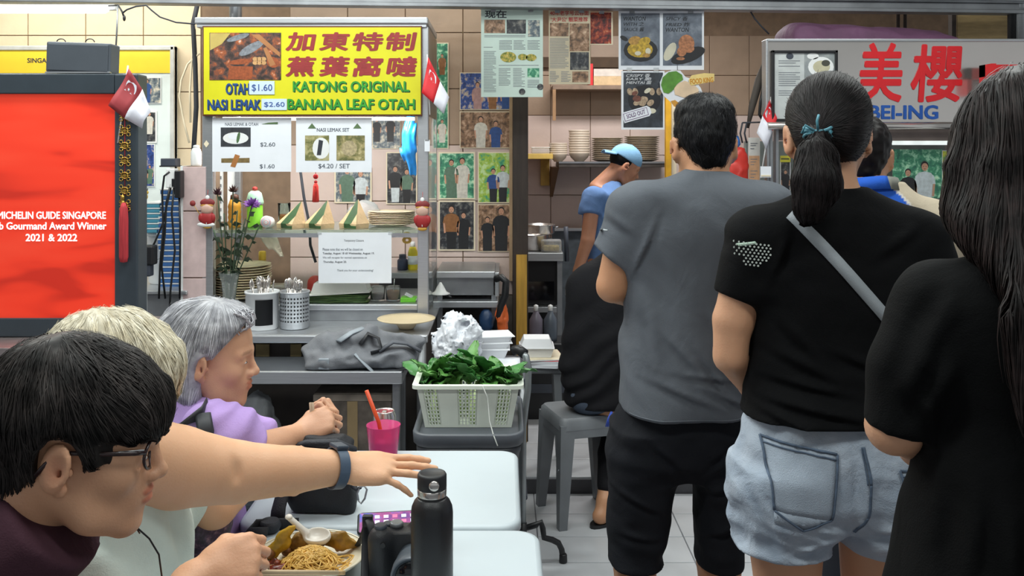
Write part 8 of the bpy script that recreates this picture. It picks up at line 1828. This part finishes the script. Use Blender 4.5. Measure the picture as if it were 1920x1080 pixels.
# grey-haired woman in lavender, profile
p9_=person('grey-haired woman in lavender shirt holding chopsticks in profile',(-.75,2.12,.45))
SK9=skin('skin_older','cf9f80','c09071')
H9=Head((-.687,2.125,1.0916),(.97,.12,-.06),sc=.96)
F=Field(axis((-1.0,-.8,.008),(-.8,-.54,.0042),(-.54,-.32,.004)),axis((1.84,2.02,.008),(2.02,2.24,.0042),(2.24,2.42,.0042),(2.42,2.5,.007)),axis((.42,.78,.012),(.78,1.0,.004),(1.0,1.26,.0038)))
H9.build(F,neck=.048,necklen=.13,lean=-.04,chin=.95)
F.loft([(.45,-.78,2.12,.11,.15),(.65,-.78,2.12,.11,.15),(.84,-.755,2.12,.095,.16),(.91,-.74,2.12,.08,.14),(.96,-.725,2.12,.06,.07)],.05)
F.chain([W(400,805,1.97),W(470,850,2.02),W(560,815,2.20)],[.05,.042,.027],.03)
hand(F,W(558,818,2.20),(.80,.25,.42),(-.35,-.75,.55),True,.92,((62,70,40),(66,74,40),(68,76,40),(70,78,40)),2,thumb=[(.022,.026,-.008),(.05,.046,-.012),(.075,.046,-.022),(.092,.038,-.030)])
F.chain([(-.72,2.27,.90),(-.60,2.36,.80),W(598,838,2.34)],[.05,.041,.027],.03);hand(F,W(602,836,2.34),(.30,.05,.95),(.92,-.30,-.25),False,.92,((58,70,40),(62,74,40),(66,76,40),(70,78,40)),2,thumb=[(.022,.026,-.008),(.05,.042,-.018),(.076,.034,-.032),(.094,.022,-.042)])
for dy in(-.09,.09):F.cone((-.78,2.12+dy,.53),(-.44,2.12+dy,.53),.09,.07,.03)
field_obj('body',F,SK9,p9_,colfn=H9.tint(lips=(.82,.58,.56),brow=.55));H9.eyes(p9_)
T9=Field(axis((-1.0,-.48,.006)),axis((1.84,2.42,.007)),axis((.42,.7,.012),(.7,1.10,.006)));T9.loft([(.44,-.77,2.12,.15,.18),(.65,-.77,2.12,.15,.18),(.80,-.75,2.12,.135,.18),(.87,-.735,2.12,.12,.175),(.94,-.728,2.12,.108,.15),(.975,-.722,2.12,.095,.11),(1.005,-.716,2.12,.075,.07),(1.02,-.714,2.12,.06,.058)],.02)
T9.cone(W(395,808,1.98),W(430,822,1.99),.066,.066,.04);T9.cone(W(430,822,1.99),W(478,846,2.02),.066,.056,.03,cut=(W(472,842,2.02),(.75,.3,-.5)));T9.cone((-.72,2.27,.90),(-.64,2.33,.84),.07,.062,.05);T9.disp(lambda x,y,z:.006*vnoise(x*12,y*12,z*10)+.005*np.sin((x*.8-z)*85+4*vnoise(x*9,y*9,z*9))*np.clip((x+.72)*6,0,1))
field_obj('shirt',T9,cloth('shirt_lavender','b99cd8',var=.06),p9_)
Tr9=Field(axis((-.93,-.3,.012)),axis((1.88,2.36,.012)),axis((.38,.72,.012)));[Tr9.cone((-.78,2.12+dy,.55),(-.44,2.12+dy,.53),.115,.09,.04)for dy in(-.09,.09)];field_obj('trousers',Tr9,cloth('trousers_plum','4a3852'),p9_)
Hh9=Field(axis((H9.o.x-.16,H9.o.x+.13,.0035)),axis((H9.o.y-.13,H9.o.y+.13,.0038)),axis((H9.o.z-.13,H9.o.z+.19,.0035)))
H9.E(Hh9,(-.016,0,.054),(.116,.092,.100),0);H9.E(Hh9,(.042,0,.085),(.058,.07,.048),.03);H9.C(Hh9,(-.06,0,.02),(-.055,0,-.075),.078,.058,.04);H9.C(Hh9,(-.035,-.055,.02),(-.03,-.055,-.07),.035,.026,.03);H9.C(Hh9,(-.035,.055,.02),(-.03,.055,-.07),.035,.026,.03)
def face9(x,y,z):return np.maximum(np.minimum((x-.060)*.77-(z-.072)*.64,x+.006),np.minimum(x-.0,-.02-z))
H9.cut(Hh9,face9)
for q in(-1,1):H9.E(Hh9,(.004,q*.102,-.008),(.026,.036,.040),.006,'s');H9.E(Hh9,(.05,q*.09,-.07),(.062,.05,.075),.008,'s');H9.E(Hh9,(.070,q*.085,-.01),(.046,.04,.046),.008,'s')
Hh9.disp(lambda x,y,z:.004*vnoise(x*34,y*34,z*22));MH9=hairmat('hair_silver','d2d3d8','9a9ba2',.42);field_obj('hair',Hh9,MH9,p9_,colfn=lambda P:np.ones((len(P),3))*.75)
cr9=np.array(H9.T(.02,-.02,.17))
def ex9(P):L=H9.loc(P);return((((L[:,0]+.008)/.026)**2+(L[:,2]/.038)**2<1)&(np.abs(L[:,1])>.055))|(face9(L[:,0],L[:,1],L[:,2])>.0)
strands('hair_strands',Hh9,4200,out_from(cr9,.55),8,.015,(-.001,.003),.0007,MH9,p9_,seed=9,jit=.10,bright=(.45,1.4),excl=ex9)
bu=MB();c_=H9.T(.068,-.03,.105)
for k in range(26):
 g=random.Random(k);R0=.016+.012*g.random();ph_=g.random()*6;tilt=g.uniform(-.5,.5);bu.tube([c_+Vector((R0*math.cos(a+ph_),.018*math.sin(a*1.0+tilt),R0*.9*math.sin(a+ph_)))+Vector((g.uniform(-.006,.006),g.uniform(-.01,.01),g.uniform(-.006,.006)))for a in[5.0*i/14 for i in range(15)]],.0016,5)
bu.build('curled_fringe',mat('hair_silver_curl','c0c0c6',.4),p9_,True)
MB().tube([W(330,800,1.945),W(352,792,1.91),W(378,786,1.93),W(388,768,1.97)],.03,8,flat=(1,.12)).build('bag_strap',M_strap,p9_,True);MB().tube([W(380,775,1.925),W(386,810,1.90),W(384,840,1.92)],.017,8,flat=(1,.15)).build('bag_strap',M_strap,p9_,True)
t=thing('chopsticks_pair','pale wooden chopsticks gripped by grey-haired woman','chopsticks',W(584,790,2.235))
for k in range(2):MB().tube([W(582+4*k,755,2.235),W(585+4*k,800,2.235),W(592+4*k,850,2.245)],.0034,8).build('stick',mat('bamboo_grey','b39a80',.6,var=.1),t,True)
t=thing('disposable_spoon','cream disposable spoon held upright by grey-haired woman','spoon',W(614,830,2.27));MB().tube([W(628,772,2.275),W(624,795,2.27),W(620,812,2.268),W(614,826,2.265),W(610,836,2.265)],[.004,.006,.009,.013,.006],10,flat=(1,.3)).build('spoon',mat('spoon_cream','e3d2b4',.45),t,True);MB().tube([W(626,785,2.271),W(622,805,2.265)],.0014,6).build('rib',mat('spoon_cream','e3d2b4'),t,True)
tb_=thing('floral_tote','purple and floral cloth bag on the grey-haired woman lap','bag',W(372,1010,1.92));F=Field(axis((-.74,-.56,.006)),axis((1.82,2.02,.008)),axis((.6,.88,.006)));F.ell(W(370,985,1.92),(.075,.06,.085),None,0);F.disp(lambda x,y,z:.008*vnoise(x*25,y*25,z*25));field_obj('pouch',F,printmat('floral_print',['3a2c3a','8a6a78','4e3a52','b79aa0','2e2430'],55),tb_);MB().tube([W(345,950,1.9),W(370,935,1.88),W(392,955,1.9)],.008,8).build('handle',mat('tote_plum','4e3552',.8),tb_,True)
ec=MB().tube([W(228,925,1.26),W(236,950,1.27),W(252,985,1.29),W(280,1010,1.3),W(298,1040,1.31),W(304,1085,1.32)],.0013,6);ec.tube([W(232,935,1.262),W(246,975,1.28),W(262,1000,1.295)],.0011,6);ec.ball(W(248,948,1.262),(.003,.003,.006));ec=ec.build('earphone_cord',M_black,p7_,True)
